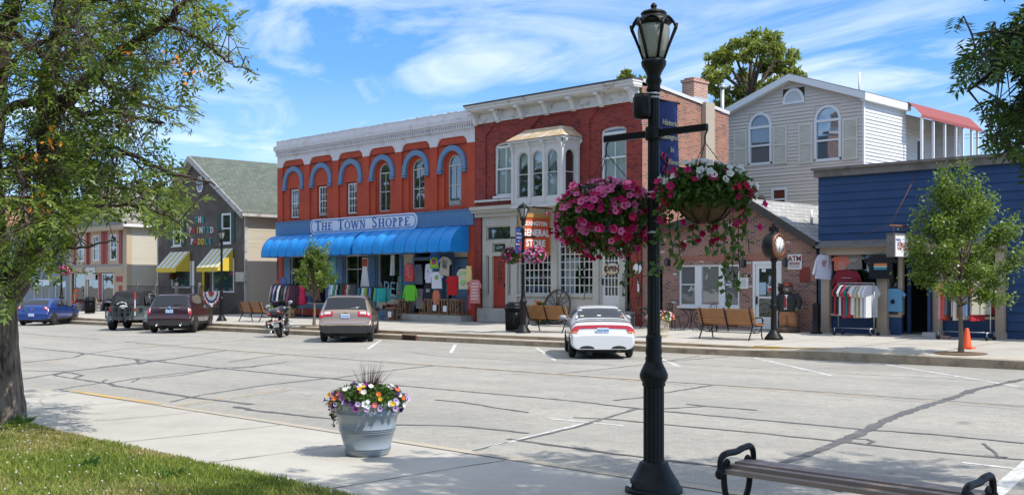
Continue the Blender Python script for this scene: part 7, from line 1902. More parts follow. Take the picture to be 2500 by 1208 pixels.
# cafe tables and chairs
def cafe_table(loc,label):
 o = thing('cafe_table',label,'table',loc,0,'black iron cafe tables')
 mb = MB(); mb.lathe([(0,.7),(.36,.7),(.37,.72),(.36,.735),(0,.735)],24); mb.build('table_top',m_iron,o)
 for k in range(4):
  a = math.pi / 4 + k * math.pi / 2; c,s = math.cos(a),math.sin(a)
  mb = MB(); mb.tube(catmull([(.3 * c,.3 * s,.7),(.12 * c,.12 * s,.5),(.1 * c,.1 * s,.3),(.3 * c,.3 * s,0)],4),.014,5); mb.build('leg',m_iron,o)
def cafe_chair(loc,rz,label):
 o = thing('cafe_chair',label,'chair',loc,rz,'black iron cafe chairs')
 mb = MB(); mb.lathe([(0,.44),(.2,.44),(.21,.455),(.2,.465),(0,.465)],16); mb.build('seat',m_iron,o)
 for x in (-1,1):
  for y in (-1,1): mb = MB(); mb.tube([(x * .13,y * .13,.44),(x * .2,y * .2,0)],.012,5); mb.build('leg',m_iron,o)
 mb = MB(); mb.tube(catmull([(-.18,.1,.45),(-.2,.18,.7),(-.14,.22,.88),(0,.23,.92),(.14,.22,.88),(.2,.18,.7),(.18,.1,.45)],4),.013,5)
 for x in (-.08,0,.08): mb.tube([(x,.14,.46),(x,.22,.9)],.008,4)
 mb.tube([(-.19,.19,.7),(.19,.19,.7)],.008,4); mb.build('backrest',m_iron,o)
cz = zw(-22,31)
for (u,v),lb in (((-24.0,30.9),'round black iron cafe table by the dark doorway of the cafe'),((-22.1,30.9),'round black iron cafe table under the middle of the cafe window')): cafe_table((u,v,cz),lb)
for (u,v,a),lb in (((-24.7,30.9,90),'black iron cafe chair nearest the dark cafe doorway'),((-23.3,31.0,-80),'black iron cafe chair between the two cafe tables'),((-22.8,30.8,95),'black iron cafe chair pushed to the middle table from the doorway end'),((-21.4,30.9,-95),'black iron cafe chair on the door end of the middle table'),((-20.9,31.0,-60),'lone black iron cafe chair near the white cafe door')): cafe_chair((u,v,cz),math.radians(a),lb.replace('nearest','closest to') if False else lb.replace('nearest','beside'))
# wagon wheel against the general store
ww = thing('wagon_wheel','old wooden wagon wheel leaning on the storefront behind a bench','wheel',(upx(1347,31.6),31.75,zw(-30,31.7)))
m_oldw = mat('old_wheel_wood',(.10,.055,.045),.85,var=.3,scale=8)
ww.rotation_euler = (math.radians(-12),0,0)
mb = MB(); rr = .72
mb.lathe([(rr - .05,-.03),(rr,-.03),(rr,.03),(rr - .05,.03),(rr - .05,-.03)],32,(0,0,rr),ax='y'); mb.build('rim',m_oldw,ww)
mb = MB(); mb.lathe([(0,-.09),(.09,-.08),(.1,.07),(0,.08)],14,(0,0,rr),ax='y'); mb.build('hub',m_oldw,ww)
for k in range(14):
 a = 2 * math.pi * k / 14; mb = MB(); mb.tube([(.08 * math.cos(a),0,rr + .08 * math.sin(a)),((rr - .03) * math.cos(a),0,rr + (rr - .03) * math.sin(a))],[.02,.016],6); mb.build('spoke',m_oldw,ww)
# carved bear in a dark jacket
br = thing('carved_bear_statue','carved wooden bear statue in dark jacket, white shirt and red tie by the cafe door','statue',(upx(1925,31.6),31.6,zw(-19,31.6)),math.radians(8))
m_fur = mat('carved_fur',(.12,.105,.085),.9,var=.4,scale=14,bump=.5,bscale=30)
m_jack = mat('carved_jacket',(.02,.022,.022),.7,var=.3,scale=6)
m_trou = mat('carved_trousers',(.38,.17,.08),.8,var=.25,scale=6,col2=(.25,.11,.06))
mb = MB(); mb.lathe([(.36,0),(.38,.06),(.36,.16),(.3,.18)],16); mb.build('plinth',mat('carved_plinth',(.10,.06,.045),.9,var=.3),br)
mb = MB()
for s in (-1,1): mb.lathe([(.13,.16),(.165,.2),(.175,.4),(.18,.6),(.16,.72)],12,(s * .14,0,0))
mb.ball((0,0,.66),(.31,.22,.16),14,8); mb.build('trousers',m_trou,br)
mb = MB(); mb.lathe([(.3,.68),(.34,.76),(.34,.95),(.32,1.1),(.24,1.24),(.13,1.3)],18,M=Matrix.Diagonal((1,.75,1,1)))
for s in (-1,1): mb.tube(catmull([(s * .25,0,1.2),(s * .36,-.04,1.08),(s * .39,-.06,.92),(s * .36,-.14,.8)],4),[.11] * 4 + [.1] * 4 + [.09] * 4 + [.075],10)
mb.build('jacket',m_jack,br)
mb = MB(); rows = [[(x * w,-.215 - .045 * (1 - x * x) + d_,z) for x in (-1,-.5,0,.5,1)] for z,w,d_ in ((.76,.12,-.0),(.95,.13,0),(1.1,.13,.02),(1.24,.09,.07))]; mb.grid(rows); mb.build('shirt',m_white,br)
mb = MB(); mb.prism([(-.02,1.2),(.02,1.2),(.05,.86),(0,.78),(-.05,.86)],'y',-.285,-.262); mb.build('tie',mat('tie_red',(.25,.02,.025),.7),br)
mb = MB(); mb.ball((0,-.02,1.42),(.17,.16,.165),14,9); mb.ball((0,-.17,1.38),(.085,.1,.07),10,6)
for s in (-1,1): mb.ball((s * .13,0,1.56),(.05,.03,.05),8,5); mb.ball((s * .36,-.18,.76),(.07,.07,.08),8,6)
mb.build('head',m_fur,br)
mb = MB(); mb.lathe([(.19,1.53),(.17,1.54),(.13,1.55),(.13,1.63),(0,1.65)],14,(0,-.01,0)); mb.build('cap',mat('cap_red',(.25,.03,.03),.8),br)
mb = MB(); mb.ball((0,-.265,1.4),(.025,.02,.02),6,4); [mb.ball((s * .06,-.155,1.45),.018,6,4) for s in (-1,1)]; mb.build('nose_and_eyes',m_black,br)
o = thing('carved_cub','small dark carved cub figure behind the suited bear statue by the door','statue',(upx(1906,31.9),31.95,zw(-19.4,31.9)))
mb = MB(); mb.lathe([(.1,0),(.13,.1),(.12,.8),(.14,1.0),(.12,1.2),(.09,1.3),(.12,1.38),(.13,1.48),(.08,1.58),(.02,1.6)],12); [mb.ball((s * .1,0,1.58),.04,6,4) for s in (-1,1)]; mb.ball((0,-.12,1.45),(.05,.06,.045),8,5); mb.build('figure',mat('cub_dark',(.05,.035,.03),.9,var=.4,scale=12),o)
# ------------------------------------------------------------------ clothes, racks and crates
CL = {}
def cloth(c):
 k = 'cloth_%02d%02d%02d' % tuple(int(x * 99) for x in c)
 return mat(k,c,.9,var=.12,scale=9,bump=.25,bscale=14)
def shirt_pts(w,h,sleeve):
 s = w / 2; n = .11 * w / .5
 sl = .16 if sleeve == 'short' else (.0 if sleeve == 'none' else .46 * h)
 if sleeve == 'none': L_ = [(n,h),(s * .8,h),(s * .78,h * .78),(s * .95,h * .7),(s,0)]
 elif sleeve == 'short': L_ = [(n,h),(s * .85,h * .96),(s * 1.38,h * .74),(s * 1.2,h * .62),(s * .95,h * .72),(s,0)]
 else: L_ = [(n,h),(s * .85,h * .97),(s * 1.15,h * .72),(s * 1.42,h * .18),(s * 1.18,h * .15),(s * .96,h * .62),(s,0)]
 return L_ + [(-x,z) for x,z in L_[::-1]]
def garment(name,label,cat,col,w,h,loc,rz=0,kind='short',tilt=0.,prints=None,group=None,thick=.05,col2=None):
 o = thing(name,label,cat,loc,rz,group)
 o.rotation_euler = (0,tilt,rz)
 mb = MB()
 if kind in ('short','long','none'): pts = [(x,z - h) for x,z in shirt_pts(w,h,kind)]
 elif kind == 'trousers': pts = [(w * .4,0),(w * .5,-h),(w * .12,-h),(0,-h * .35),(-w * .12,-h),(-w * .5,-h),(-w * .4,0)]
 elif kind == 'shorts': pts = [(w * .42,0),(w * .55,-h),(w * .06,-h),(0,-h * .5),(-w * .06,-h),(-w * .55,-h),(-w * .42,0)]
 else: pts = [(.06,0),(w * .3,-.02),(w * .27,-h * .25),(w * .24,-h * .36),(w * .5,-h),(-w * .5,-h),(-w * .24,-h * .36),(-w * .27,-h * .25),(-w * .3,-.02),(-.06,0)]
 # front and back sheets, each softly folded
 n = len(pts); zmin = min(p[1] for p in pts)
 fs_ = R.uniform(0,6)
 fold = lambda x,z: .032 * math.sin(x * 26 + z * 5 + fs_) * (z / zmin) + .014 * math.sin(z * 14 + x * 9 + fs_)
 mb.prism(pts,'y',-thick / 2,thick / 2)
 mb.v = [(x,y + fold(x,z),z) for x,y,z in mb.v]
 m1 = cloth(col)
 body = mb.build('fabric',m1,o)
 mb = MB(); mb.tube(catmull([(-w * .36,0,-.05 if kind != 'trousers' else 0),(0,0,.03),(w * .36,0,-.05 if kind != 'trousers' else 0)],4),.009,4); mb.tube([(0,0,.03),(0,0,.09),(.03,0,.11)],.006,4); mb.build('hanger',m_black,o)
 if prints:
  mb = MB()
  prints(mb,-thick / 2 - .022)
  mb.build('print',prints.mats,o)
 return o
class Pr:
 def __init__(s,mats,fn): s.mats,s.fn = mats,fn
 def __call__(s,mb,d): s.fn(mb,d)
def lines(col,z0,n,w,gap=.06):
 return Pr([cloth(col)],lambda mb,d: [mb.box(-w / 2 * R.uniform(.6,1),w / 2 * R.uniform(.6,1),d,d + .02,z0 - i * gap,z0 - i * gap + gap * .5) for i in range(n)])
def blob(col,z,r):
 return Pr([cloth(col)],lambda mb,d: (mb.lathe([(0,0),(r,0),(r,.02),(0,.02)],9,(0,d,z),ax='y')))
VG = VF - .62
def tshop(x,y0,y1,name,label,cat,col,w,kind,v=VG,**k):
 px = 640 + x / 3.896; u = upx(px,v); zt = zpx(540 + y0 / 3.896,u,v); z0 = zpx(540 + y1 / 3.896,u,v)
 return garment(name,label,cat,col,w,zt - z0,(u,v,zt),k.pop('rz',math.radians(R.uniform(-10,25))),kind,**k)
red,white = (.42,.035,.04),(.66,.66,.70)
tshop(1400,400,570,'hooded_sweatshirt','red and white tie-dyed sweatshirt hung above the lime green shirt','sweatshirt',(.50,.055,.05),.58,'long',prints=Pr([cloth((.62,.35,.33))],lambda mb,d: [mb.box(R.uniform(-.25,0),R.uniform(.05,.25),d,d + .02,-.12 - .1 * i,-.09 - .1 * i) for i in range(6)]))
tshop(1410,605,755,'long_sleeved_shirt','lime green shirt hung beside the dark shop doorway','shirt',(.13,.52,.03),.56,'long')
tshop(1487,410,600,'long_sleeved_shirt','grey shirt hung just inside the dark shop doorway','shirt',(.26,.28,.34),.5,'long',v=VF - .1)
tshop(1585,405,585,'long_sleeved_shirt','white long-sleeved shirt hung beside the rainbow shirt','shirt',(.58,.58,.68),.5,'long',prints=blob((.3,.3,.4),-.33,.07))
RB = Pr([cloth(c) for c in ((.5,.5,.04),(.15,.45,.05),(.5,.05,.1),(.35,.04,.35))],lambda mb,d: [mb.lathe([(r0,0),(r1,0),(r1,.012),(r0,.012)],14,(-.02,d - .0015 * i,-.36),mi=i % 4,ax='y') for i,(r0,r1) in enumerate(((.17,.22),(.12,.17),(.07,.12),(0,.07)))] and [mb.box(-.24,.24,d,d + .01,-.66,-.56,1),mb.box(-.22,.22,d - .001,d + .01,-.56,-.5,0)])
tshop(1643,308,460,'t_shirt','rainbow tie-dyed t-shirt hung high under the blue awning','T-shirt',(.03,.11,.42),.52,'short',prints=RB)
tshop(1662,480,640,'t_shirt','white t-shirt with green print hung under the rainbow shirt','T-shirt',white,.5,'short',prints=blob((.25,.42,.12),-.25,.1))
tshop(1750,340,515,'t_shirt','beige t-shirt with dark lettering hung high beside the rainbow shirt','T-shirt',(.42,.38,.30),.58,'short',prints=lines((.1,.1,.1),-.2,6,.36),tilt=math.radians(10))
tshop(1812,520,700,'t_shirt','plain bright red t-shirt hung by the slate blue door','T-shirt',(.48,.012,.015),.48,'short',prints=blob((.05,.05,.05),-.28,.025))
tshop(1912,450,645,'t_shirt','cream t-shirt with a green body print on the slate blue door','T-shirt',(.56,.50,.36),.5,'short',prints=Pr([cloth((.25,.5,.2))],lambda mb,d: [mb.ball((0,d,-.6),(.13,.02,.1),8,5),mb.ball((-.1,d,-.2),(.08,.02,.08),8,5),mb.ball((.1,d,-.2),(.08,.02,.08),8,5)]))
tshop(1966,425,580,'t_shirt','pale yellow shirt at the corner beyond the slate blue door','T-shirt',(.60,.50,.22),.3,'none')
tshop(2024,555,780,'long_dress','coral and white tie-dyed long dress hung on the red corner pilaster','dress',(.58,.20,.19),.5,'short',prints=lines((.62,.5,.48),-.2,6,.4,.13))
tshop(1972,700,840,'small_dress','small red patterned dress low on the red corner pilaster','dress',(.35,.05,.09),.25,'dress')
tshop(1582,590,790,'hooded_sweatshirt','black hooded sweatshirt on a form in the shop doorway','sweatshirt',(.012,.014,.02),.52,'long',prints=lines((.5,.5,.5),-.3,2,.25,.08))
tshop(1500,640,830,'long_sleeved_shirt','grey hooded shirt low in the dark shop doorway','shirt',(.33,.31,.32),.45,'long',v=VF - .15)
tshop(1657,655,790,'t_shirt','orange cover-up hung low beside the doorway crates','T-shirt',(.55,.17,.09),.34,'long')
tshop(980,345,640,'long_dress','long white dress with a rust bodice hung at the shop window','dress',(.62,.60,.57),.56,'dress',prints=Pr([cloth((.33,.07,.035))],lambda mb,d: mb.box(-.14,.14,d - .005,d + .03,-.42,-.06)))
tshop(1243,320,515,'trousers','white trousers hung inside the OPEN window','trousers',(.62,.62,.62),.3,'trousers',v=VF - .2)
tshop(686,340,585,'long_dress','teal patterned dress hung between the shop windows','dress',(.06,.28,.31),.5,'dress',prints=Pr([cloth((.5,.3,.25))],lambda mb,d: [mb.ball((R.uniform(-.12,.12),d,-R.uniform(.2,1.1)),.03,5,3) for _ in range(14)]))
tshop(1313,520,740,'long_dress','green floral dress hung on the blue column by the OPEN window','dress',(.04,.16,.12),.42,'dress',prints=Pr([cloth((.5,.12,.15))],lambda mb,d: [mb.ball((R.uniform(-.1,.1),d,-R.uniform(.15,.95)),.035,5,3) for _ in range(12)]))
tshop(530,590,760,'long_dress','dark dress dotted with red flowers near the small street tree','dress',(.05,.045,.05),.5,'dress',prints=Pr([cloth((.45,.07,.05))],lambda mb,d: [mb.ball((R.uniform(-.15,.15),d,-R.uniform(.1,.8)),.035,5,3) for _ in range(16)]))
tshop(203,535,612,'t_shirt','blue patterned top at the far corner of the red shop','T-shirt',(.12,.2,.45),.4,'none')
tshop(147,372,565,'scarf','dark and white scarf hung on the red corner pilaster above the rack','scarf',(.1,.1,.14),.16,'none')
ms = thing('dress_form','raspberry pink dress on a pole stand outside the red shop','dress form',(upx(640 + 383 / 3.896,VG - .3),VG - .3,zw(-48,VG)))
mb = MB(); mb.lathe([(.0,.02),(.16,.02),(.16,0),(0,0)],14); mb.tube([(0,0,0),(0,0,.8)],.018,6); mb.build('stand',m_strap,ms)
mb = MB(); mb.lathe([(.3,.68),(.24,1.0),(.19,1.28),(.22,1.45),(.24,1.6),(.14,1.7),(.06,1.73)],16,M=Matrix.Diagonal((1,.65,1,1)),flute=.05); mb.build('dress',cloth((.52,.02,.08)),ms)
tag(MB().prism([(-.2,0),(.2,0),(.22,.9),(.1,1.05),(-.22,.95)],'y',-.1,.1).build('garment_bag',cloth((.45,.45,.02)),None,loc=(-50.6,VF + .1,.5)),'yellow-green bag standing beside the far corner of the red shop','bag')
def clothes_rack(name,label,u0,u1,v,h,mt,wheels,low=.22):
 z0 = zw((u0 + u1) / 2,v)
 o = thing(name,label,'clothes rack',((u0 + u1) / 2,v,z0)); hl = (u1 - u0) / 2
 for s in (-1,1):
  mb = MB(); mb.tube([(s * hl,-.26,.08),(s * hl,-.26,low),(s * hl,.26,low),(s * hl,.26,.08)],.018,6); mb.tube([(s * hl,0,low),(s * hl,0,h)],.018,6); mb.build('upright',mt,o)
  if wheels:
   for y in (-.26,.26): mb = MB(); mb.lathe([(0,-.02),(.06,-.02),(.06,.02),(0,.02)],10,(s * hl,y,.06),ax='y'); mb.build('caster',m_black,o)
 mb = MB(); mb.tube([(-hl,0,h),(hl,0,h)],.018,6); mb.build('rail',mt,o)
 mb = MB(); mb.tube([(-hl,0,low),(hl,0,low)],.016,6); mb.build('lower_bar',mt,o)
 return o,z0
ORD = ['first','second','third','fourth','fifth','sixth','seventh','eighth','ninth','tenth','eleventh','twelfth','thirteenth','fourteenth','fifteenth','sixteenth']
def fill(u0,u1,v,z,items,what,grp,kind='short',h=.72,w=.46):
 for i,(cn_,c) in enumerate(items):
  u = u0 + (u1 - u0) * (i + .5) / len(items)
  nm = {'short': 't_shirt','long': 'long_sleeved_shirt','shorts': 'shorts','none': 'sleeveless_top'}[kind]
  garment(nm,'%s %s, %s along %s' % (cn_,nm.replace('t_shirt','t-shirt').replace('_',' '),ORD[i],what),{'short': 'T-shirt','long': 'shirt','shorts': 'shorts','none': 'top'}[kind],c,w * R.uniform(.9,1.08),h * R.uniform(.88,1.08),(u,v + R.uniform(-.02,.02),z),math.radians(R.uniform(60,84)),kind,group=grp,thick=.07)
W_,B_,RD = (.66,.66,.68),(.015,.015,.018),(.40,.025,.03)
u0,u1 = upx(2047,31.35),upx(2134,31.35)
rk,z0 = clothes_rack('clothes_rack','silver clothes rack of t-shirts outside the blue shop window, next to the cafe',u0,u1,31.35,1.62,m_strap,True)
fill(u0 + .06,u1 - .06,31.35,z0 + 1.56,[('red',RD),('black',B_),('white',W_),('black',(.02,.02,.02)),('crimson',(.42,.04,.07)),('teal',(.02,.2,.2)),('scarlet',(.45,.03,.03)),('pale grey',(.5,.5,.5)),('white',W_),('beige',(.46,.43,.27)),('sand',(.5,.46,.33)),('cream',(.6,.57,.48)),('white',W_),('white',W_)],'the silver rack next to the cafe','t-shirts on the silver rack','short',.95,.6)
u0,u1 = upx(2300,31.25),upx(2418,31.25)
rk,z0 = clothes_rack('clothes_rack','wide wheeled clothes rack behind the street tree at the blue shop',u0,u1,31.25,1.78,m_strap,True)
fill(u0 + .08,u1 - .25,31.25,z0 + 1.72,[('pink',(.6,.25,.3)),('orange red',(.5,.07,.03)),('coral',(.5,.1,.06)),('grey blue',(.12,.2,.26)),('black',B_),('white',W_),('cream',(.6,.57,.5)),('mustard',(.5,.25,.03)),('navy',(.02,.03,.09)),('white',W_),('lilac',(.4,.36,.52)),('sky blue',(.2,.32,.5)),('navy blue',(.03,.05,.12)),('crimson',(.42,.02,.03)),('floral',(.4,.38,.3))],'the wheeled rack behind the tree','shirts on the wheeled rack','short',1.1,.6)
v = VG - .55
u0,u1 = upx(640 + 115 / 3.896,v),upx(640 + 320 / 3.896,v)
rk,z0 = clothes_rack('clothes_rack','dark rack of jackets at the far end of the red shop, beyond the motorcycle',u0,u1,v,1.72,m_black,False)
fill(u0 + .05,u1 - .05,v,z0 + 1.66,[('grey',(.22,.21,.23)),('plum',(.11,.04,.06)),('light blue',(.28,.36,.52)),('navy',(.03,.03,.07)),('white striped',(.5,.5,.52)),('black',B_),('charcoal',(.07,.07,.09)),('silver grey',(.3,.3,.31)),('mauve',(.13,.06,.085)),('dark plum',(.09,.04,.06))],'the dark rack beyond the motorcycle','jackets on the dark rack','long',1.0,.6)
u0,u1 = upx(640 + 665 / 3.896,v),upx(640 + 890 / 3.896,v)
rk,z0 = clothes_rack('clothes_rack','dark clothes rack of tops behind the beige car',u0,u1,v,1.72,m_black,False)
fill(u0 + .05,u1 - .05,v,z0 + 1.66,[('pale blue',(.4,.52,.65)),('white',W_),('green',(.05,.25,.15)),('mint',(.4,.55,.48)),('black',B_),('dark green',(.03,.13,.08)),('maroon',(.12,.02,.04)),('pink red',(.5,.04,.1)),('sage',(.36,.4,.25)),('dark grey',(.08,.08,.09))],'the dark rack behind the beige car','tops on the rack behind the beige car','none',.9,.55)
u0,u1 = upx(640 + 938 / 3.896,v),upx(640 + 1185 / 3.896,v)
rk,z0 = clothes_rack('clothes_rack','dark rack of bright shorts beside the beige car and the wooden crates',u0,u1,v,1.55,m_black,False)
fill(u0 + .05,u1 - .05,v,z0 + 1.5,[('teal',(.02,.25,.28)),('navy',(.03,.04,.12)),('white',W_),('lime',(.3,.5,.06)),('purple',(.09,.05,.25)),('sky blue',(.1,.3,.5)),('black',B_),('green',(.2,.45,.15)),('turquoise',(.03,.36,.36)),('aqua',(.03,.40,.42)),('sea green',(.03,.36,.33))],'the dark rack beside the wooden crates','shorts on the rack by the crates','shorts',.62,.5)
# crates of small goods on the step
m_crate = mat('crate_wood',(.28,.17,.09),.85,var=.3,scale=9)
def crate(loc,w,d,h,label):
 o = thing('wooden_crate',label,'crate',loc,0,'slatted crates outside the red shop')
 mb = MB()
 for s in (-1,1):
  for k in range(5): x = -w / 2 + w * k / 4; mb.box(x - .018,x + .018,s * d / 2 - .01,s * d / 2 + .01,0,h)
  for k in range(3): y = -d / 2 + d * k / 2; mb.box(s * w / 2 - .01,s * w / 2 + .01,y - .018,y + .018,0,h)
  for z in (.02,h - .04): mb.box(-w / 2,w / 2,s * d / 2 - .016,s * d / 2 + .014,z,z + .04); mb.box(s * w / 2 - .014,s * w / 2 + .014,-d / 2,d / 2,z + .001,z + .041)
 mb.box(-w / 2 + .01,w / 2 - .01,-d / 2 + .01,d / 2 - .01,.01,.03); mb.build('slats',m_crate,o)
 mb = MB()
 for k in range(26): mb.ball((R.uniform(-w * .38,w * .38),R.uniform(-d * .36,d * .36),R.uniform(.08,h + .02)),R.uniform(.04,.07),6,4,mi=k % 3)
 mb.build('goods',[cloth((.3,.04,.03)),cloth((.05,.05,.06)),cloth((.2,.12,.08))],o)['kind'] = 'stuff'
for x,y,w,lb in ((1352,885,.75,'tall slatted crate on the end of the concrete step beside the lime green shirt'),(1588,900,.7,'first of the row of crates on the step past the doorway'),(1676,900,.72,'second crate of the row on the step, with a white price card'),(1775,900,.72,'third crate of the row on the step in front of the blue door'),(1855,900,.66,'last crate of the row on the step by the red pilaster')):
 vv_ = VF - .4; u = upx(640 + x / 3.896,vv_); crate((u,vv_,.66),w,.5,.66 if x < 1400 else .7,lb)
vv_ = VF - 1.0; u = upx(640 + 1245 / 3.896,vv_); crate((u,vv_,zw(u,vv_)),.55,.45,.6,'small slatted crate with white price cards on the pavement below the step')
for px,py,lb in ((1213,885,'white price card on the small pavement crate'),(1640,822,'white price card on the second crate of the row'),(1738,832,'white price card on the third crate of the row')):
 vv_ = VF - (1.27 if px < 1300 else .68); u = upx(640 + px / 3.896,vv_); z = zpx(540 + py / 3.896,u,vv_)
 tag(MB().box(-.12,.12,-.008,.0,-.13,.13).build('price_card',m_white,None,loc=(u,vv_,z)),lb,'card')
# painted OPEN letters on the shop window
s = thing('window_lettering','pale teal OPEN letters painted on the red shop window','lettering',(upx(640 + 1195 / 3.896,VF),VF + .09,zpx(540 + 645 / 3.896,upx(947,VF),VF)))
mb = MB(); text_mb(mb,'OPEN',.95,T((0,-.02,0)) @ RY(math.radians(4)),.006,-.012); mb.build('lettering',mat('letter_pale_teal',(.35,.52,.55),.7),s)
# blue shop goods
def bshop(x,y0,y1,name,label,cat,col,w,kind,v,**k):
 if v == VF - .07: k.setdefault('rz',math.radians(R.uniform(0,5))); k.setdefault('thick',.03)
 px = 1960 + x / 2.28; u = upx(px,v); zt = zpx(370 + y0 / 2.28,u,v); z0_ = zpx(370 + y1 / 2.28,u,v)
 return garment(name,label,cat,col,w,zt - z0_,(u,v,zt),k.pop('rz',math.radians(R.uniform(5,30))),kind,**k)
bshop(118,575,710,'long_sleeved_shirt','white long-sleeved shirt hung on the tan column next to the cafe','shirt',(.62,.63,.72),.55,'long',VF - .3,rz=math.radians(68),tilt=math.radians(4),prints=lines((.45,.12,.12),-.22,3,.2,.07))
bshop(218,580,662,'t_shirt','coral t-shirt in the blue shop window','T-shirt',(.62,.16,.10),.56,'short',VF - .07,prints=lines((.6,.4,.32),-.25,4,.3))
bshop(283,573,655,'t_shirt','grey t-shirt with pale lettering in the blue shop window','T-shirt',(.22,.2,.18),.6,'short',VF - .07,prints=lines((.45,.42,.3),-.16,2,.3))
bshop(246,662,760,'hooded_sweatshirt','maroon sweatshirt in the blue shop window under the coral shirt','sweatshirt',(.24,.02,.035),.75,'long',VF - .07,prints=lines((.4,.3,.3),-.25,1,.4))
bshop(318,728,800,'t_shirt','hot pink t-shirt on a form behind the silver rack','T-shirt',(.58,.04,.17),.6,'short',VF - .07)
bshop(434,575,708,'t_shirt','black t-shirt with a colourful wave print hung over the tan column','T-shirt',(.012,.012,.015),.75,'short',VF - .34,rz=math.radians(10),prints=Pr([cloth((.55,.2,.08)),cloth((.05,.25,.35)),cloth((.55,.5,.35))],lambda mb,d: [mb.box(-.2,.2,d,d + .02,-.36,-.26,0),mb.box(-.2,.2,d,d + .02,-.46,-.36,1),mb.box(-.2,.2,d - .002,d + .02,-.38,-.34,2)]))
bshop(380,572,625,'t_shirt','small blue and pink shirt hung in the window corner','T-shirt',(.15,.25,.35),.3,'short',VF - .07)
bshop(502,762,890,'t_shirt','light blue t-shirt hung in the narrow window beside the doorway','T-shirt',(.13,.33,.52),.6,'short',VF - .07,prints=blob((.02,.02,.02),-.4,.07))
bshop(1035,830,905,'t_shirt','dark red t-shirt in the blue shop window behind the wheeled rack','T-shirt',(.3,.03,.03),.55,'short',VF - .07)
tag(MB().box(-.2,.2,-.14,.14,0,.16).build('cardboard_box',mat('box_pale',(.4,.4,.4),.8,var=.2,scale=8),None,loc=(upx(1960 + 712 / 2.28,31.5),31.5,zw(-14,31.5))),'small pale printed box on the pavement beside the blue shop door','box')
tag(MB().box(-.16,.16,-.06,.06,0,.09).build('brick_block',m_brick_chim,None,loc=(upx(1960 + 788 / 2.28,31.4),31.4,zw(-13,31.4))),'single brick lying on the pavement by the wheeled rack','brick')
# orange chairs in the red-shuttered shop window
o = thing('window_display_easel','bright orange folding easel outside the red-shuttered shop window','easel',(h1(475),VF - .3,zw(-74,VF)))
mb = MB()
for x in (-.4,.4): mb.tube([(x,-.2,0),(x * .6,0,1.55)],.04,5)
for z in (.5,.95,1.3): mb.box(-.4,.4,-.2 + .13 * z,-.14 + .13 * z,z,z + .12)
mb.build('easel_frame',mat('easel_orange',(.65,.13,.02),.6),o)
# ------------------------------------------------------------------ trees and flowers
def px3(px,py,D):
 u,v = uvd(px,D); return Vector((u,v,EYE + (HY - py) * D / F))
def proj(P):
 D = (P[:,1] - P[:,0]) * S2; X = (P[:,0] + P[:,1]) * S2
 D_ = np.where(D > .3,D,.3)
 return CX + F * X / D_,HY - F * (P[:,2] - EYE) / D_,D
def inside(poly,x,y):
 r = np.zeros(len(x),bool); n = len(poly); j = n - 1
 for i in range(n):
  xi,yi = poly[i]; xj,yj = poly[j]
  c = ((yi > y) != (yj > y)) & (x < (xj - xi) * (y - yi) / (yj - yi + 1e-9) + xi)
  r ^= c; j = i
 return r
def pinnate(P,D,N,L,pairs=6,lw=.30,ll=.38):
 """compound leaves: pairs of leaflets along a drooping midrib"""
 n = len(P); D = D / np.linalg.norm(D,axis=1,keepdims=True); S = np.cross(D,N); S /= np.linalg.norm(S,axis=1,keepdims=True) + 1e-9; Nn = np.cross(S,D)
 L = np.broadcast_to(L,(n,))[:,None]
 Ps,Ds,Ns,Ls = [],[],[],[]
 for k in range(pairs):
  t = .22 + .74 * k / (pairs - 1); base = P + D * L * t - Nn * L * .22 * t * t; base[:,2] -= (L[:,0] * .12 * t * t)
  sz = ll * (1 - .5 * abs(t - .5))
  for s in (-1,1):
   Ps.append(base); Ds.append(S * s * .85 + D * .55 - Nn * .15 + NR.normal(0,.1,(n,3))); Ns.append(Nn); Ls.append(L[:,0] * sz)
 Ps.append(P + D * L * .97 - Nn * L * .2); Ds.append(D); Ns.append(Nn); Ls.append(L[:,0] * ll)
 P2,D2,N2,L2 = np.concatenate(Ps),np.concatenate(Ds),np.concatenate(Ns),np.concatenate(Ls)
 return leaves(P2,D2,N2,L2,L2 * lw,.12)
m_bark = mat('bark',(.085,.06,.045),.95,var=.35,scale=5,bump=1.0,bscale=14,col2=(.05,.035,.028),lo=.45,hi=.6)
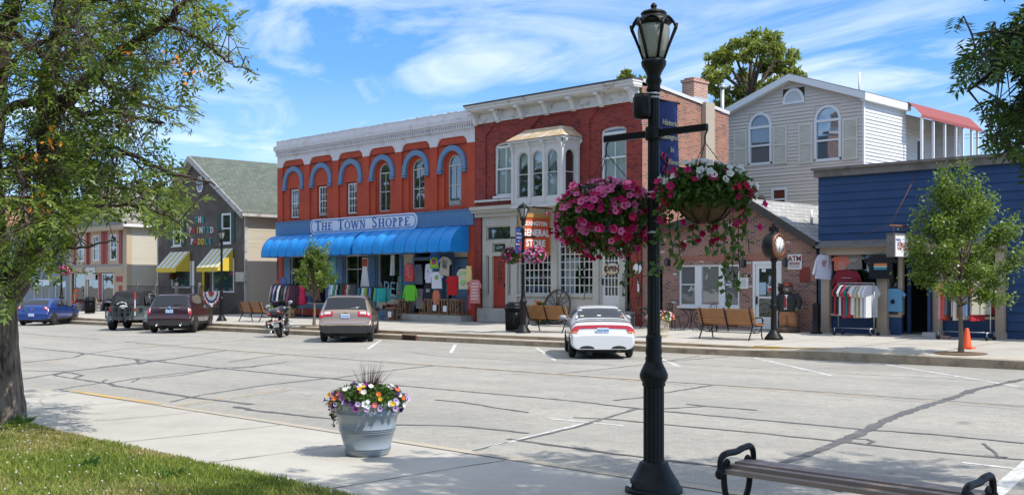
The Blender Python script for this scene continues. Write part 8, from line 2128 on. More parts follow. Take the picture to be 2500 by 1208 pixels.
def barkmat():
 m,nt,b = newmat('old_bark'); L = nt.links
 tc = nd(nt,'ShaderNodeTexCoord'); mp_ = nd(nt,'ShaderNodeMapping'); mp_.inputs['Scale'].default_value = (7,7,1.6); L.new(tc.outputs['Object'],mp_.inputs[0])
 v = nd(nt,'ShaderNodeTexNoise'); v.inputs['Scale'].default_value = 1.6; v.inputs['Detail'].default_value = 10; v.inputs['Roughness'].default_value = .7; v.inputs['Distortion'].default_value = .6; L.new(mp_.outputs[0],v.inputs['Vector'])
 r = nd(nt,'ShaderNodeValToRGB'); r.color_ramp.elements[0].position = .35; r.color_ramp.elements[0].color = (.035,.022,.016,1); r.color_ramp.elements[1].position = .7; r.color_ramp.elements[1].color = (.36,.28,.215,1); L.new(v.outputs[0],r.inputs[0])
 ms_ = nd(nt,'ShaderNodeTexNoise'); ms_.inputs['Scale'].default_value = 2.2; ms_.inputs['Detail'].default_value = 9; ms_.inputs['Roughness'].default_value = .65; L.new(tc.outputs['Object'],ms_.inputs['Vector'])
 sx = nd(nt,'ShaderNodeSeparateXYZ'); L.new(tc.outputs['Object'],sx.inputs[0])
 hx = nd(nt,'ShaderNodeMath',operation='MULTIPLY_ADD'); L.new(sx.outputs[1],hx.inputs[0]); hx.inputs[1].default_value = -.55; L.new(ms_.outputs[0],hx.inputs[2])
 hz_ = nd(nt,'ShaderNodeMath',operation='MULTIPLY_ADD'); L.new(sx.outputs[2],hz_.inputs[0]); hz_.inputs[1].default_value = .06; L.new(hx.outputs[0],hz_.inputs[2])
 mr = nd(nt,'ShaderNodeMapRange'); mr.inputs[1].default_value = .46; mr.inputs[2].default_value = .66; L.new(hz_.outputs[0],mr.inputs[0])
 mm = nd(nt,'ShaderNodeMixRGB'); L.new(mr.outputs[0],mm.inputs[0]); L.new(r.outputs[0],mm.inputs[1]); mm.inputs[2].default_value = (.22,.19,.05,1); L.new(mm.outputs[0],b.inputs['Base Color'])
 b.inputs['Roughness'].default_value = .95
 bp = nd(nt,'ShaderNodeBump'); bp.inputs['Strength'].default_value = 1; bp.inputs['Distance'].default_value = .05; L.new(v.outputs[0],bp.inputs['Height']); L.new(bp.outputs[0],b.inputs['Normal'])
 return m
m_oldbark = barkmat()
m_leafL = leafmat('rowan_leaf',(.034,.078,.015),(.22,.29,.06),.42,.4,.4,.4)
m_leafR = leafmat('ash_leaf',(.028,.066,.015),(.075,.135,.03),.38,.4,.35,.3)
m_leafS = leafmat('street_tree_leaf',(.06,.115,.018),(.19,.27,.05),.4,.38,.35,.5)
m_leafB = leafmat('far_tree_leaf',(.10,.145,.03),(.27,.31,.07),.35,.5,.3)
m_orangeleaf = leafmat('orange_leaf',(.55,.17,.02),(.7,.3,.04),.4)
m_seed = mat('seed_brown',(.13,.07,.035),.9,var=.3,scale=20)
def twigs_on(limbs,spacing,length,droop,mask,rng,start=.25,n_each=2):
 """short side shoots along authored limbs, kept where the crown shows in the picture (or out of the frame)"""
 out = []
 for pts,r0,r1 in limbs:
  L_ = [0]
  for a,b in zip(pts[:-1],pts[1:]): L_.append(L_[-1] + (b - a).length)
  tot = L_[-1]; d = tot * start
  while d < tot:
   i = max(k for k in range(len(L_)) if L_[k] <= d + 1e-9); i = min(i,len(pts) - 2)
   p = pts[i].lerp(pts[i + 1],(d - L_[i]) / max(1e-6,L_[i + 1] - L_[i])); ax = (pts[i + 1] - pts[i]).normalized()
   for _ in range(n_each):
    q = Vector((rng.gauss(0,1),rng.gauss(0,1),rng.gauss(0,.8))); q = (q - ax * q.dot(ax) * .6).normalized() + ax * .45
    ln = length * rng.uniform(.45,1.15)
    m1 = p + q.normalized() * ln * .5; e = p + q.normalized() * ln + Vector((0,0,-droop * ln))
    out.append((p,m1,e))
   d += spacing * rng.uniform(.6,1.4)
 if mask is None: return out
 E = np.array([tuple(e) for _,_,e in out]); x,y,D = proj(E)
 Mi = np.array([tuple(m_) for _,m_,_ in out]); x2,y2,D2 = proj(Mi)
 infr = lambda x,y: (x > -30) & (x < 2530) & (y > -30) & (y < 1230)
 ok = ((~infr(x,y)) | inside(mask,x,y)) & ((~infr(x2,y2)) | inside(mask,x2,y2)) & (D > 2.5)
 return [t for t,k in zip(out,ok) if k]
def foliage_from_twigs(tw,per,L_,rng,pairs,lw=.3,spread=.12,ll=.38):
 P,D = [],[]
 for p,m1,e in tw:
  ax = (e - p).normalized()
  for _ in range(per):
   t = rng.uniform(.2,1.05); q = (p.lerp(m1,t * 2) if t < .5 else m1.lerp(e,(t - .5) * 2))
   P.append(tuple(q + Vector((rng.gauss(0,spread),rng.gauss(0,spread),rng.gauss(0,spread * .7)))))
   d = Vector((rng.gauss(0,1),rng.gauss(0,1),rng.gauss(-.15,.5))) + ax * .8; D.append(tuple(d.normalized()))
 P,D = np.array(P),np.array(D); N = rnd_dirs(len(P)) * .55 + np.array([.1,0,1.0])
 return P,pinnate(P,D,N,NR.uniform(.65,1.15,len(P)) * L_,pairs,lw,ll)
# ---- the big tree at the edge of the lawn
DT = 14.4
lp = lambda l: [px3(*p) if len(p) == 3 else px3(p[0],p[1],DT) for p in l]
tr_base = px3(12,1040,DT)
bt = thing('rowan_tree','big mossy-trunked tree with feathery leaves at the edge of the lawn','tree',(tr_base.x,tr_base.y,zn(tr_base.x) - .03))
mb = MB()
def trunk_tube(mb,pts,rs,n=20,rough=.06,seed=1):
 rg = random.Random(seed); pts = catmull(pts,6); k = len(pts)
 R_ = np.interp(np.linspace(0,len(rs) - 1,k),range(len(rs)),rs)
 rows = []; ph = [rg.uniform(0,6) for _ in range(6)]
 for i,p in enumerate(pts):
  row = []
  for j in range(n + 1):
   a = 2 * math.pi * (j % n) / n
   f = 1 + rough * (math.sin(3 * a + ph[0] + i * .15) + .7 * math.sin(5 * a + ph[1] - i * .22) + .5 * math.sin(9 * a + ph[2] + i * .5) + .4 * math.sin(13 * a + ph[3] + i * 1.1))
   row.append((p.x + R_[i] * f * math.cos(a),p.y + R_[i] * f * math.sin(a),p.z))
  rows.append(row)
 mb.grid(rows)
trunk_pts = lp([(6,1062),(4,1030),(0,960),(-7,860),(-10,780),(-8,700)])
trunk_tube(mb,trunk_pts,[.36,.315,.275,.265,.265,.25],26,.05,3)
limbA = lp([(-10,740),(-14,620),(-22,480),(-20,330),(-5,180),(20,60),(45,-60),(60,-220)])
limbB = lp([(5,760),(40,690),(85,600),(112,530),(122,460),(112,330),(113,240),(125,150),(145,40),(152,-80),(165,-260)])
limbC = lp([(112,330,14.4),(135,275,14.3),(180,225,14.2),(222,190,14.1),(297,125,13.9),(394,60,13.6),(450,15,13.4),(520,-60,13.2)])
limbD = lp([(-20,290,14.4),(28,262,14.4),(116,248,14.3),(160,255,14.1),(208,278,13.9),(262,268,13.6),(330,290,13.3),(400,300,13.0)])
limbE = lp([(118,470,14.4),(165,440,14.2),(205,375,13.9),(270,360,13.6),(350,395,13.2),(430,425,12.9),(525,452,12.6)])
limbF = lp([(222,190,14.1),(300,225,14.6),(370,262,15.0),(440,262,15.2),(500,285,15.4)])
limbG = lp([(394,60,13.6),(450,75,13.3),(520,120,13.1),(575,160,12.9),(635,184,12.8)])
limbH = lp([(92,590,14.4),(140,560,13.9),(200,520,13.5),(290,500,13.1),(390,520,12.8),(450,560,12.6)])
limbI = lp([(60,650,14.4),(100,640,13.6),(150,610,13.0),(210,600,12.6),(290,590,12.3)])
limbJ = lp([(113,240,14.4),(170,130,15.2),(260,40,15.9),(340,-60,16.5)])
limbK = lp([(145,40,14.4),(230,0,13.8),(330,-20,13.2),(460,-60,12.8)])
limbL = lp([(-20,330,14.4),(40,400,13.4),(60,480,12.6),(70,560,12.0)])
limbM = lp([(-5,180,14.4),(60,130,13.5),(120,90,12.8),(190,60,12.2)])
limbN = lp([(125,150,14.4),(220,110,15.5),(330,150,16.4),(430,140,17.0),(540,60,17.3)])
limbO = lp([(205,375,13.9),(270,440,14.3),(340,470,14.7),(430,480,15.0)])
limbs = [(limbA,.2,.06),(limbB,.165,.065),(limbC,.125,.03),(limbD,.07,.015),(limbE,.05,.012),(limbF,.035,.008),(limbG,.03,.006),(limbH,.035,.008),(limbI,.03,.008),(limbJ,.05,.015),(limbK,.045,.012),(limbL,.04,.01),(limbM,.04,.01),(limbN,.04,.01),(limbO,.03,.008)]
rng = random.Random(21)
offs = []
for k in range(9):          # the far and near sides of the crown, mostly out of the frame
 a = rng.choice([limbA,limbB]); i = rng.randrange(3,len(a) - 1); p = a[i]; an = math.radians(rng.uniform(120,330)); d = Vector((math.cos(an),math.sin(an),rng.uniform(.0,.5)))
 offs.append(([p,p + d * 1.2 + Vector((0,0,.3)),p + d * 2.4 + Vector((0,0,.3)),p + d * 3.4],.05,.01))
limbs += offs
mb2 = MB(); sm = []
for pts,r0,r1 in limbs:
 c = catmull(pts,5); c = [q + Vector((rng.gauss(0,.015),rng.gauss(0,.015),rng.gauss(0,.015))) if 0 < i < len(c) - 1 else q for i,q in enumerate(c)]
 mb2.tube(c,list(np.linspace(r0,r1,len(c))),10); sm.append((c,r0,r1))
trk = mb.build('trunk',m_oldbark,bt,True)
MASK_L = [(-900,-1500),(800,-1500),(575,-30),(590,90),(648,180),(610,215),(560,200),(520,235),(500,300),(460,318),(400,305),(395,350),(440,400),(500,425),(565,462),(550,490),(500,478),(450,500),(452,585),(405,600),(360,560),(330,535),(265,530),(185,548),(160,600),(225,628),(225,662),(150,690),(95,690),(60,735),(35,790),(-900,790)]
tw = twigs_on(sm,.115,.95,.25,MASK_L,rng,.22,3)
for p,m1,e in tw: mb2.tube([p,m1,e],[.009,.006,.003],4,cap=False)
mb2.build('limbs',m_bark,bt,True)
P,(V,Q) = foliage_from_twigs(tw,5,.27,rng,5,.38,.1,.42)
x,y,D = proj(V[::4]); infr = (x > -5) & (x < 2505) & (y > -5) & (y < 1215)
MASK_L2 = [(px_ + (14 if px_ > 0 else 0),py_ + 8) for px_,py_ in MASK_L]
keep = (~infr) | inside(MASK_L2,x,y)
# thin the crown where the sky shows through in patches
hole = np.sin(V[::4,0] * 5.1 + V[::4,2] * 3.9 + V[::4,1] * 1.3) * np.sin(V[::4,2] * 6.1 - V[::4,1] * 4.2 + V[::4,0] * 1.7 + 1) > np.where(y < 400,-.04,.2)
keep &= ~(hole & (y < 480) & (NR.random(len(x)) < .93))
keep &= ~((y > 430) & (x > 160) & (NR.random(len(x)) < .25))
keep &= ~((y < 440) & (x > 110) & (NR.random(len(x)) < .08))
V = V.reshape(-1,4,3)[keep].reshape(-1,3); Q = np.arange(len(V)).reshape(-1,4)
link('crown',fastmesh('crown',V,Q,m_leafL),bt,True)
mb = MB()
for px_,py_,n_ in ((95,500,16),(112,345,8),(468,182,9),(90,385,6),(300,118,5),(430,150,5)):
 c = px3(px_,py_,12.4)
 for _ in range(n_):
  q = c + Vector((rng.gauss(0,.07),rng.gauss(0,.07),rng.gauss(0,.06))); d = Vector((rng.gauss(0,1),rng.gauss(0,1),rng.gauss(0,1))).normalized(); s_ = d.cross(Vector((0,0,1))).normalized() * .022
  mb.quad(tuple(q),tuple(q + d * .045 + s_),tuple(q + d * .095),tuple(q + d * .045 - s_))
o = mb.build('turning_leaves',m_orangeleaf,bt,True)
mb = MB()
for p,m1,e in rng.sample(tw,min(170,len(tw))):
 for _ in range(9):
  q = e + Vector((rng.gauss(0,.045),rng.gauss(0,.045),rng.gauss(0,.035))); s_ = rng.uniform(.009,.016)
  mb.ball(tuple(q),s_,4,3)
o = mb.build('seed_heads',m_seed,bt,True); o['kind'] = 'stuff'
# bark burl and shoots at the foot
# ---- the ash tree whose branches reach in from the other edge
ac = lambda X,Y,Z: Vector(((X - Y) * S2,(X + Y) * S2,Z))
at_ = thing('ash_tree','ash tree overhanging the near bench, only its drooping dark branches in view','tree',tuple(ac(7.4,2.6,.3)))
mb = MB(); trunk_tube(mb,[ac(7.4,2.6,.2),ac(7.35,2.65,1.5),ac(7.4,2.7,3.4),ac(7.3,2.9,5.0)],[.4,.3,.27,.22],18,.05,5); mb.build('trunk',m_oldbark,at_,True)
al = [([ac(7.3,2.9,4.6),ac(6.6,4.6,5.6),ac(5.6,6.4,5.6),px3(2680,-160,8),px3(2540,60,8.1),px3(2460,150,8.2),px3(2400,195,8.2),px3(2360,225,8.2)],.1,.005),([px3(2680,-160,8),px3(2560,10,7.8),px3(2480,75,7.8),px3(2420,78,7.8),px3(2370,85,7.8)],.03,.004),([px3(2680,-160,8),px3(2640,60,8.4),px3(2540,230,8.4),px3(2470,275,8.4),px3(2405,310,8.4)],.035,.008),([px3(2640,60,8.4),px3(2560,300,7.7),px3(2490,350,7.7),px3(2430,385,7.7)],.025,.006),
  ([ac(7.3,2.9,4.8),ac(6.2,4.2,6.4),ac(4.8,5.8,7.0),ac(4.0,6.7,6.9),ac(3.3,7.2,6.6)],.1,.015),
  ([ac(7.3,2.9,4.9),ac(7.0,4.8,6.6),ac(6.6,6.6,7.0),ac(6.0,8.0,6.8)],.1,.015),([ac(7.3,2.9,4.9),ac(5.5,3.0,6.6),ac(3.6,3.6,7.2),ac(2.6,4.2,7.1),ac(1.8,4.9,6.8)],.1,.015),
  ([ac(7.3,2.9,5.0),ac(8.6,1.4,6.6),ac(10,.4,7.0)],.1,.02),([ac(7.3,2.9,5.0),ac(9.0,4.2,6.8),ac(10.2,6,6.9)],.1,.02),([ac(4.8,5.8,7.0),ac(4.3,7.2,7.4),ac(4.2,8.4,7.2)],.05,.01),([ac(6.6,6.6,7.0),ac(6.9,7.8,6.7),ac(7.5,8.8,6.4)],.05,.01),([ac(4.8,5.8,7.0),ac(5.2,7.4,6.7),ac(5.5,8.7,6.3)],.05,.01),([ac(3.6,3.6,7.2),ac(2.9,5.4,7.4),ac(2.3,6.5,7.2)],.05,.01),([ac(7.3,2.9,5),ac(6.8,.8,7),ac(6,-1,7.4)],.1,.02)]
MASK_R = [(2560,0),(2500,15),(2470,55),(2400,45),(2330,28),(2303,72),(2345,95),(2360,130),(2325,165),(2345,180),(2318,212),(2350,245),(2385,205),(2440,200),(2470,170),(2510,215),(2480,250),(2425,235),(2385,262),(2420,300),(2398,345),(2430,400),(2500,392),(2600,420),(2900,420),(2900,-2000),(2560,-2000)]
sm = []; mb2 = MB()
for pts,r0,r1 in al:
 c = catmull(pts,5); mb2.tube(c,list(np.linspace(r0,r1,len(c))),9); sm.append((c,r0,r1))
twA = twigs_on(sm[:4],.07,.55,.5,MASK_R,rng,.35,5)
twB = twigs_on(sm[4:],.3,1.3,.1,[(0,0),(1,0),(0,1)],rng,.3,3)
for p,m1,e in twA + twB: mb2.tube([p,m1,e],[.009,.006,.003],4,cap=False)
mb2.build('limbs',m_bark,at_,True)
Pa,(Va,Qa) = foliage_from_twigs(twA,4,.25,rng,6,.34,.07,.34)
x,y,D = proj(Va[::4]); infr = (x > -5) & (x < 2505) & (y > -5) & (y < 1215)
keep = (~infr) | inside([(px_ - 6,py_) for px_,py_ in MASK_R],x,y); Va = Va.reshape(-1,4,3)[keep].reshape(-1,3)
Pb,(Vb,Qb) = foliage_from_twigs(twB,15,.34,rng,5,.4,.22,.42)
x,y,D = proj(Vb[::4]); infr = (x > -5) & (x < 2505) & (y > -5) & (y < 1215) & (D > .5); Vb = Vb.reshape(-1,4,3)[~infr].reshape(-1,3)
V = np.concatenate([Va,Vb]); Q = np.arange(len(V)).reshape(-1,4)
link('crown',fastmesh('crown',V,Q,m_leafR),at_,True)
# ---- street trees
def street_tree(loc,label,H,cz0,halfw,prof,n,lsz,seed,fork):
 rg = random.Random(seed); o = thing('street_tree',label,'tree',loc,0)
 mb = MB(); trunk_tube(mb,[Vector((0,0,0)),Vector((.01,0,.3)),Vector((0,.01,fork * .7)),Vector((.0,0,fork))],[.085,.058,.05,.05],12,.04,seed)
 for a,r in ((0,.03),): mb.lathe([(.1,0),(.07,.06),(.058,.12)],12)
 mb.build('trunk',mat('young_bark',(.17,.125,.09),.9,var=.25,scale=12,bump=.4,bscale=30),o)
 mb = MB(); tips = []
 for k in range(26):
  t = (k + .5) / 26; z = cz0 + (H - cz0) * (t ** .9); w = np.interp(z,[p[0] for p in prof],[p[1] for p in prof]) * rg.uniform(.72,1.0); a = k * 2.4 + rg.uniform(-.3,.3)
  e = Vector((w * math.cos(a),w * math.sin(a),z)); s = Vector((0,0,fork + (z - fork) * .25 * max(0,(z - fork)) / max(.1,H - fork)))
  m1 = s.lerp(e,.55) + Vector((-.0,0,.12)); c = catmull([s,m1,e],4); mb.tube(c,list(np.linspace(.022,.005,len(c))),5); tips.append((s,m1,e))
  for q in range(3): f = m1.lerp(e,rg.uniform(.2,.9)) + Vector((rg.gauss(0,.16),rg.gauss(0,.16),rg.gauss(.08,.12))); mb.tube([m1.lerp(e,.3),f],[.007,.003],4); tips.append((m1,m1.lerp(f,.6),f))
 for k in range(3):
  e = Vector((rg.gauss(0,halfw * .3),rg.gauss(0,halfw * .3),H + rg.uniform(-.1,.15))); mb.tube([(0,0,fork),(e.x * .5,e.y * .5,fork + (H - fork) * .5),tuple(e)],[.03,.02,.004],5); tips += [(Vector((0,0,fork + (H - fork) * .4)),Vector((e.x * .5,e.y * .5,fork + (H - fork) * .6)),e)] * 3
 mb.build('limbs',MATS['young_bark'],o)
 P = []
 for _ in range(n):
  p,m1,e = rg.choice(tips); t = rg.uniform(.35,1.05) ; q = p.lerp(m1,t * 2) if t < .5 else m1.lerp(e,(t - .5) * 2)
  P.append(tuple(q + Vector((rg.gauss(0,.085),rg.gauss(0,.085),rg.gauss(0,.07))) * (halfw / 1.2)))
 P = np.array(P); D_ = rnd_dirs(n,-.1) ; N_ = rnd_dirs(n) * .7 + np.array([.15,0,.8])
 V,Q = leaves(P,D_,N_,NR.uniform(.7,1.2,n) * lsz,NR.uniform(.5,.7,n) * lsz,.25)
 link('crown',fastmesh('crown',V,Q,m_leafS),o)
 return o
def pit(u,v,r,label):
 mb = MB(); rows = [[(u + rr * math.cos(a),v + rr * math.sin(a),zw(u,v) + h) for a in np.linspace(0,2 * math.pi,33)] for rr,h in ((r,.006),(r * .97,.02),(r * .5,.035),(.02,.05))]; mb.grid(rows)
 o = mb.build('tree_pit',mat('mulch',(.16,.105,.06),.95,var=.45,scale=22,bump=.8,bscale=40,pos=True)); struct(o)
u,v = -10.98,26.55
pit(u,v,.62,'')
street_tree((u,v,zw(u,v)),'leafy young street tree in a mulch ring in front of the blue shop',4.42,1.25,1.4,[(1.2,.85),(1.6,1.4),(2.4,1.55),(3.0,1.5),(3.6,1.1),(4.2,.5)],16000,.092,8,1.15)
u,v = -38.3,26.45
pit(u,v,.6,'')
street_tree((u,v,zw(u,v)),'small thin street tree between the motorcycle and the beige car',3.6,1.8,.85,[(1.8,.6),(2.1,1.0),(2.5,.9),(3.0,.5),(3.5,.25)],5600,.1,17,1.0)
# ---- trees beyond the roofs
def far_tree(name,label,px,py_base,D,clumps,n,lsz,seed):
 rg = random.Random(seed); u,v = uvd(px,D); o = thing(name,label,'tree',(u,v,0))
 s = D / F; ctr = [(Vector((*uvd(a,D + dd),EYE + (HY - b) * s)),r * s,rz_ * s) for a,b,r,rz_,dd in clumps]
 mb = MB(); top = EYE + (HY - py_base) * s; mb.tube([(u,v,0),(u + .1,v,top * .6),(u,v,top)],[.5,.4,.25],10); mb.build('trunk',m_bark,o,True)
 mb = MB()
 for c,r,rz_ in ctr: mb.tube(catmull([Vector((u,v,top * .93)),Vector((u,v,top)).lerp(c,.5) + Vector((0,0,-.2)),c],4),list(np.linspace(.2,.05,9)),6)
 mb.build('limbs',m_bark,o,True)
 tot = sum(r * r for _,r,_ in ctr); P = []
 for c,r,rz_ in ctr:
  k = int(n * r * r / tot); d = rnd_dirs(k); cs = rnd_dirs(9) * NR.uniform(.5,1.25,(9,1)); w = NR.integers(0,9,k); d = d * (NR.random(k) ** .5)[:,None] * .42
  P.append(np.array(tuple(c)) + (cs[w] + d) * [r,r,rz_])
 P = np.concatenate(P); k = len(P)
 V,Q = leaves(P,rnd_dirs(k,-.2),rnd_dirs(k) * .8 + np.array([.2,0,.7]),NR.uniform(.6,1.3,k) * lsz,NR.uniform(.35,.6,k) * lsz,.2)
 link('crown',fastmesh('crown',V,Q,m_leafB),o,True)
far_tree('locust_tree','tall spreading green tree rising behind the cream house and the chimney',1830,215,80,[(1835,105,38,26,0),(1795,125,38,26,2),(1875,118,42,26,-2),(1920,115,26,22,1),(1765,145,32,22,0),(1760,190,30,20,-1),(1805,175,26,20,2),(1890,160,36,24,2),(1930,170,24,18,0),(1850,150,22,16,-2),(1840,210,26,18,1),(1780,225,30,20,0),(1710,210,22,13,0),(1880,205,26,18,-1),(1945,190,20,10,0),(1765,260,26,18,1),(1830,250,40,22,0)],8500,.42,31)
far_tree('maple_tree','treetop just showing above the brick store cornice beside the lamp',1530,230,62,[(1520,188,14,10,0),(1540,200,14,10,0),(1575,195,12,10,1),(1550,225,40,24,0)],2200,.34,33)
# ---- the wooded park behind the viewer, mirrored in the shop windows
k = 15000
uu = NR.uniform(-170,14,k); cl_ = np.round(uu / 7.5); hmax = 13.5 + 3.5 * np.sin(cl_ * 2.7) 
zz = 1.6 + (hmax - 1.6) * NR.random(k); wv = 2.8 * np.sqrt(np.clip(1 - ((zz - 8) / 8.5) ** 2,.08,1))
vv = -17 + 2.2 * np.sin(cl_ * 1.3) + NR.normal(0,1,k) * wv * .8
P = np.stack([uu,vv,zz],1)
V,Q = leaves(P,rnd_dirs(k),rnd_dirs(k),1.5,1.1,.15)
o = link('park_woods',fastmesh('park_woods',V,Q,m_leafR)); tag(o,'row of dark park trees across the lawn, mirrored in the shop windows','woods',kind='stuff')
# ------------------------------------------------------------------ flowers
def bloom_mesh(name,petal,throat,r=.034):
 mb = MB(); n = 15; vs = [(0,0,-.012)]
 for i in range(n): a = 2 * math.pi * i / n; vs.append((.011 * math.cos(a),.011 * math.sin(a),-.004))
 for i in range(n):
  a = 2 * math.pi * i / n; k = 1 - .14 * (math.cos(5 * a) < -.3); vs.append((r * k * math.cos(a),r * k * math.sin(a),.006 + .006 * math.cos(5 * a)))
 fs = [(0,1 + i,1 + (i + 1) % n) for i in range(n)]; mb.add(vs,fs,1,True)
 mb2 = [(1 + i,1 + n + i,1 + n + (i + 1) % n,1 + (i + 1) % n) for i in range(n)]
 for f in mb2: mb.f.append(f); mb.m.append(0); mb.s.append(True)
 vs2 = [(0,0,-.03)]
 o = len(mb.v); mb.v += [(0,0,-.045)] + [(.012 * math.cos(2 * math.pi * i / 6),.012 * math.sin(2 * math.pi * i / 6),-.008) for i in range(6)]
 for i in range(6): mb.f.append((o,o + 1 + i,o + 1 + (i + 1) % 6)); mb.m.append(0); mb.s.append(True)
 return mb.mesh(name,[petal,throat])
def petalmat(name,c,tr=.3): return leafmat(name,tuple(x * .85 for x in c),tuple(min(1,x * 1.15) for x in c),tr,.6,.1,.2)
pm = {'pink': petalmat('petal_pink',(.74,.19,.37)),'magenta': petalmat('petal_magenta',(.52,.012,.12)),'crimson': petalmat('petal_crimson',(.36,.006,.035)),'white': petalmat('petal_white',(.72,.72,.72)),'violet': petalmat('petal_violet',(.06,.015,.13)),'lilac': petalmat('petal_lilac',(.55,.42,.68)),'orange': petalmat('petal_orange',(.75,.20,.06)),'salmon': petalmat('petal_salmon',(.75,.17,.2)),'yellow': petalmat('petal_yellow',(.75,.5,.05)),'mauve': petalmat('petal_mauve',(.36,.07,.35))}
thr = {'pink': (.35,.02,.15),'magenta': (.2,.0,.05),'crimson': (.12,0,.015),'white': (.6,.62,.35),'violet': (.02,.005,.04),'lilac': (.14,.03,.2),'orange': (.5,.08,.02),'salmon': (.6,.3,.1),'yellow': (.6,.3,.02),'mauve': (.1,.01,.12)}
BL = {k: bloom_mesh('bloom_' + k,m_,mat('throat_' + k,thr[k],.7)) for k,m_ in pm.items()}
m_leafF = leafmat('petunia_leaf',(.03,.075,.015),(.09,.16,.03),.3,.5,.3)
def put_bloom(parent,kind,p,n,sc_,world=False):
 o = bpy.data.objects.new('bloom',BL[kind]); COL.objects.link(o); o.parent = parent
 o.location = p; o.rotation_mode = 'QUATERNION'; o.rotation_quaternion = Vector(n).to_track_quat('Z','Y'); o.scale = (sc_,) * 3
 return o
def merge_blooms(parent,items,name='blooms'):
 """far or hidden flowers of one plant: (kind, position, normal, size) in one mesh"""
 kinds = sorted({k for k,*_ in items}); mb = MB(); mats = []
 for k in kinds: mats += list(BL[k].materials)
 for k,p,n,s in items:
  M = T(Vector(p)) @ Vector(n).to_track_quat('Z','Y').to_matrix().to_4x4() @ Matrix.Scale(s,4); b = kinds.index(k) * 2
  off = len(mb.v); mb.v += [tuple(M @ v.co) for v in BL[k].vertices]
  for f in BL[k].polygons: mb.f.append(tuple(i + off for i in f.vertices)); mb.m.append(b + f.material_index); mb.s.append(True)
 o = mb.build(name,mats,parent); o['kind'] = 'stuff'; return o
def foliage_ball(parent,c,r,n,lsz,shape=None,name='foliage',shell=.6):
 d = rnd_dirs(n); rad = shell + (1 - shell) * NR.random(n) ** .5
 P = np.array(c) + d * rad[:,None] * np.array(r)
 if shape is not None: P = shape(P)
 n = len(P)
 V,Q = leaves(P,rnd_dirs(n,-.1) + (P - np.array(c)) / np.array(r) * .5,rnd_dirs(n) * .7 + [0,0,.6],NR.uniform(.6,1.2,n) * lsz,NR.uniform(.4,.6,n) * lsz,.25)
 return link(name,fastmesh(name,V,Q,m_leafF),parent)
def basket_frame(o,rim=.27,drop=.46,depth=.26):
 mb = MB()
 prof = [(rim * math.sin(t),-drop - depth * math.cos(t) if t < math.pi / 2 else -drop) for t in [math.pi / 2 * i / 8 for i in range(9)]]
 mb.lathe([(max(.001,r),z) for r,z in prof],20); mb.build('coconut_liner',mat('coir',(.13,.07,.032),.95,var=.35,scale=16,bump=.8,bscale=40,col2=(.07,.04,.02),lo=.5,hi=.65),o)
 mb = MB(); mb.lathe([(rim + .008,-drop - .015),(rim + .014,-drop),(rim + .008,-drop + .03),(rim,-drop + .03)],24)
 for k in range(8):
  a = k * math.pi / 4; mb.tube([((r + .006) * math.cos(a),(r + .006) * math.sin(a),z - .004) for r,z in prof[1:]],.006,4)
 mb.build('wire_frame',m_iron,o)
 for k in range(3):
  a = k * 2 * math.pi / 3 + .5; mb = MB(); a0 = Vector((0,0,-.12)); a1 = Vector((rim * math.cos(a),rim * math.sin(a),-drop + .02)); m_ = 22
  for i in range(m_):
   p,q = a0.lerp(a1,i / m_),a0.lerp(a1,(i + .85) / m_); w = .006 if i % 2 else .004; mb.tube([p,p.lerp(q,.5),q],[.003,w,.003],4)
  mb.build('chain',m_iron,o)
 mb = MB(); mb.tube(catmull([(0,0,.02),(.02,0,-.02),(0,0,-.06),(0,0,-.12)],3),.007,5); mb.build('hook',m_iron,o)
def lobes(d,a,b): return 1 + a * math.sin(5 * math.atan2(d[1],d[0]) + b)
viewdir = lambda loc: (Vector((0,0,EYE)) - Vector(loc)).normalized()
sc0 = lamp0.scale.x
ARM_Z = 3.235
def hookpt(lampo,sgn):
 return Vector(lampo.location) + Vector((sgn * .56,0,ARM_Z)) * lampo.scale.x
# the lush magenta basket
h = hookpt(lamp0,-1); ob_ = thing('hanging_basket','hanging basket overflowing with pink and magenta petunias','flower basket',h,0,'flower baskets on the near lamp')
basket_frame(ob_)
def cascade(P):
 P = P.copy(); low = P[:,2] < -.75; a = np.arctan2(P[:,1],P[:,0]); P[:,2] -= np.where(low,.12 * np.abs(np.sin(a * 3 + .7)),0); return P
C0 = (0,0,-.66); R0 = (.45,.45,.28)
foliage_ball(ob_,C0,R0,5200,.062,cascade,shell=.35)
vd = viewdir(h + Vector((0,0,-.68))); back = []
rgf = random.Random(77); cnt = 0
for k in range(600):
 d = Vector((rgf.gauss(0,1),rgf.gauss(0,1),rgf.gauss(0,1))).normalized()
 if d.z < -.55 and rgf.random() < .6: continue
 p = Vector(C0) + Vector((d.x * R0[0],d.y * R0[1],d.z * R0[2])) * (rgf.uniform(.93,1.12) + .09 * math.sin(4 * math.atan2(d.y,d.x) + 5 * d.z) + .05 * math.sin(9 * math.atan2(d.y,d.x) - 3 * d.z))
 if d.z < -.1: p.z -= .12 * abs(math.sin(math.atan2(d.y,d.x) * 3 + .7)) * (1 if p.z < -.7 else .4)
 n = (d + Vector((rgf.gauss(0,.3),rgf.gauss(0,.3),.15)) + vd * .25).normalized()
 top = d.z > .0
 kind = rgf.choices(['pink','magenta','crimson','white'],[.58,.32,.08,.02] if top else [.34,.4,.26,.0])[0]
 s_ = rgf.uniform(.85,1.25)
 if d.dot(vd) > -.1 and cnt < 99: put_bloom(ob_,kind,p,n,s_); cnt += 1
 else: back.append((kind,p,n,s_))
merge_blooms(ob_,back)
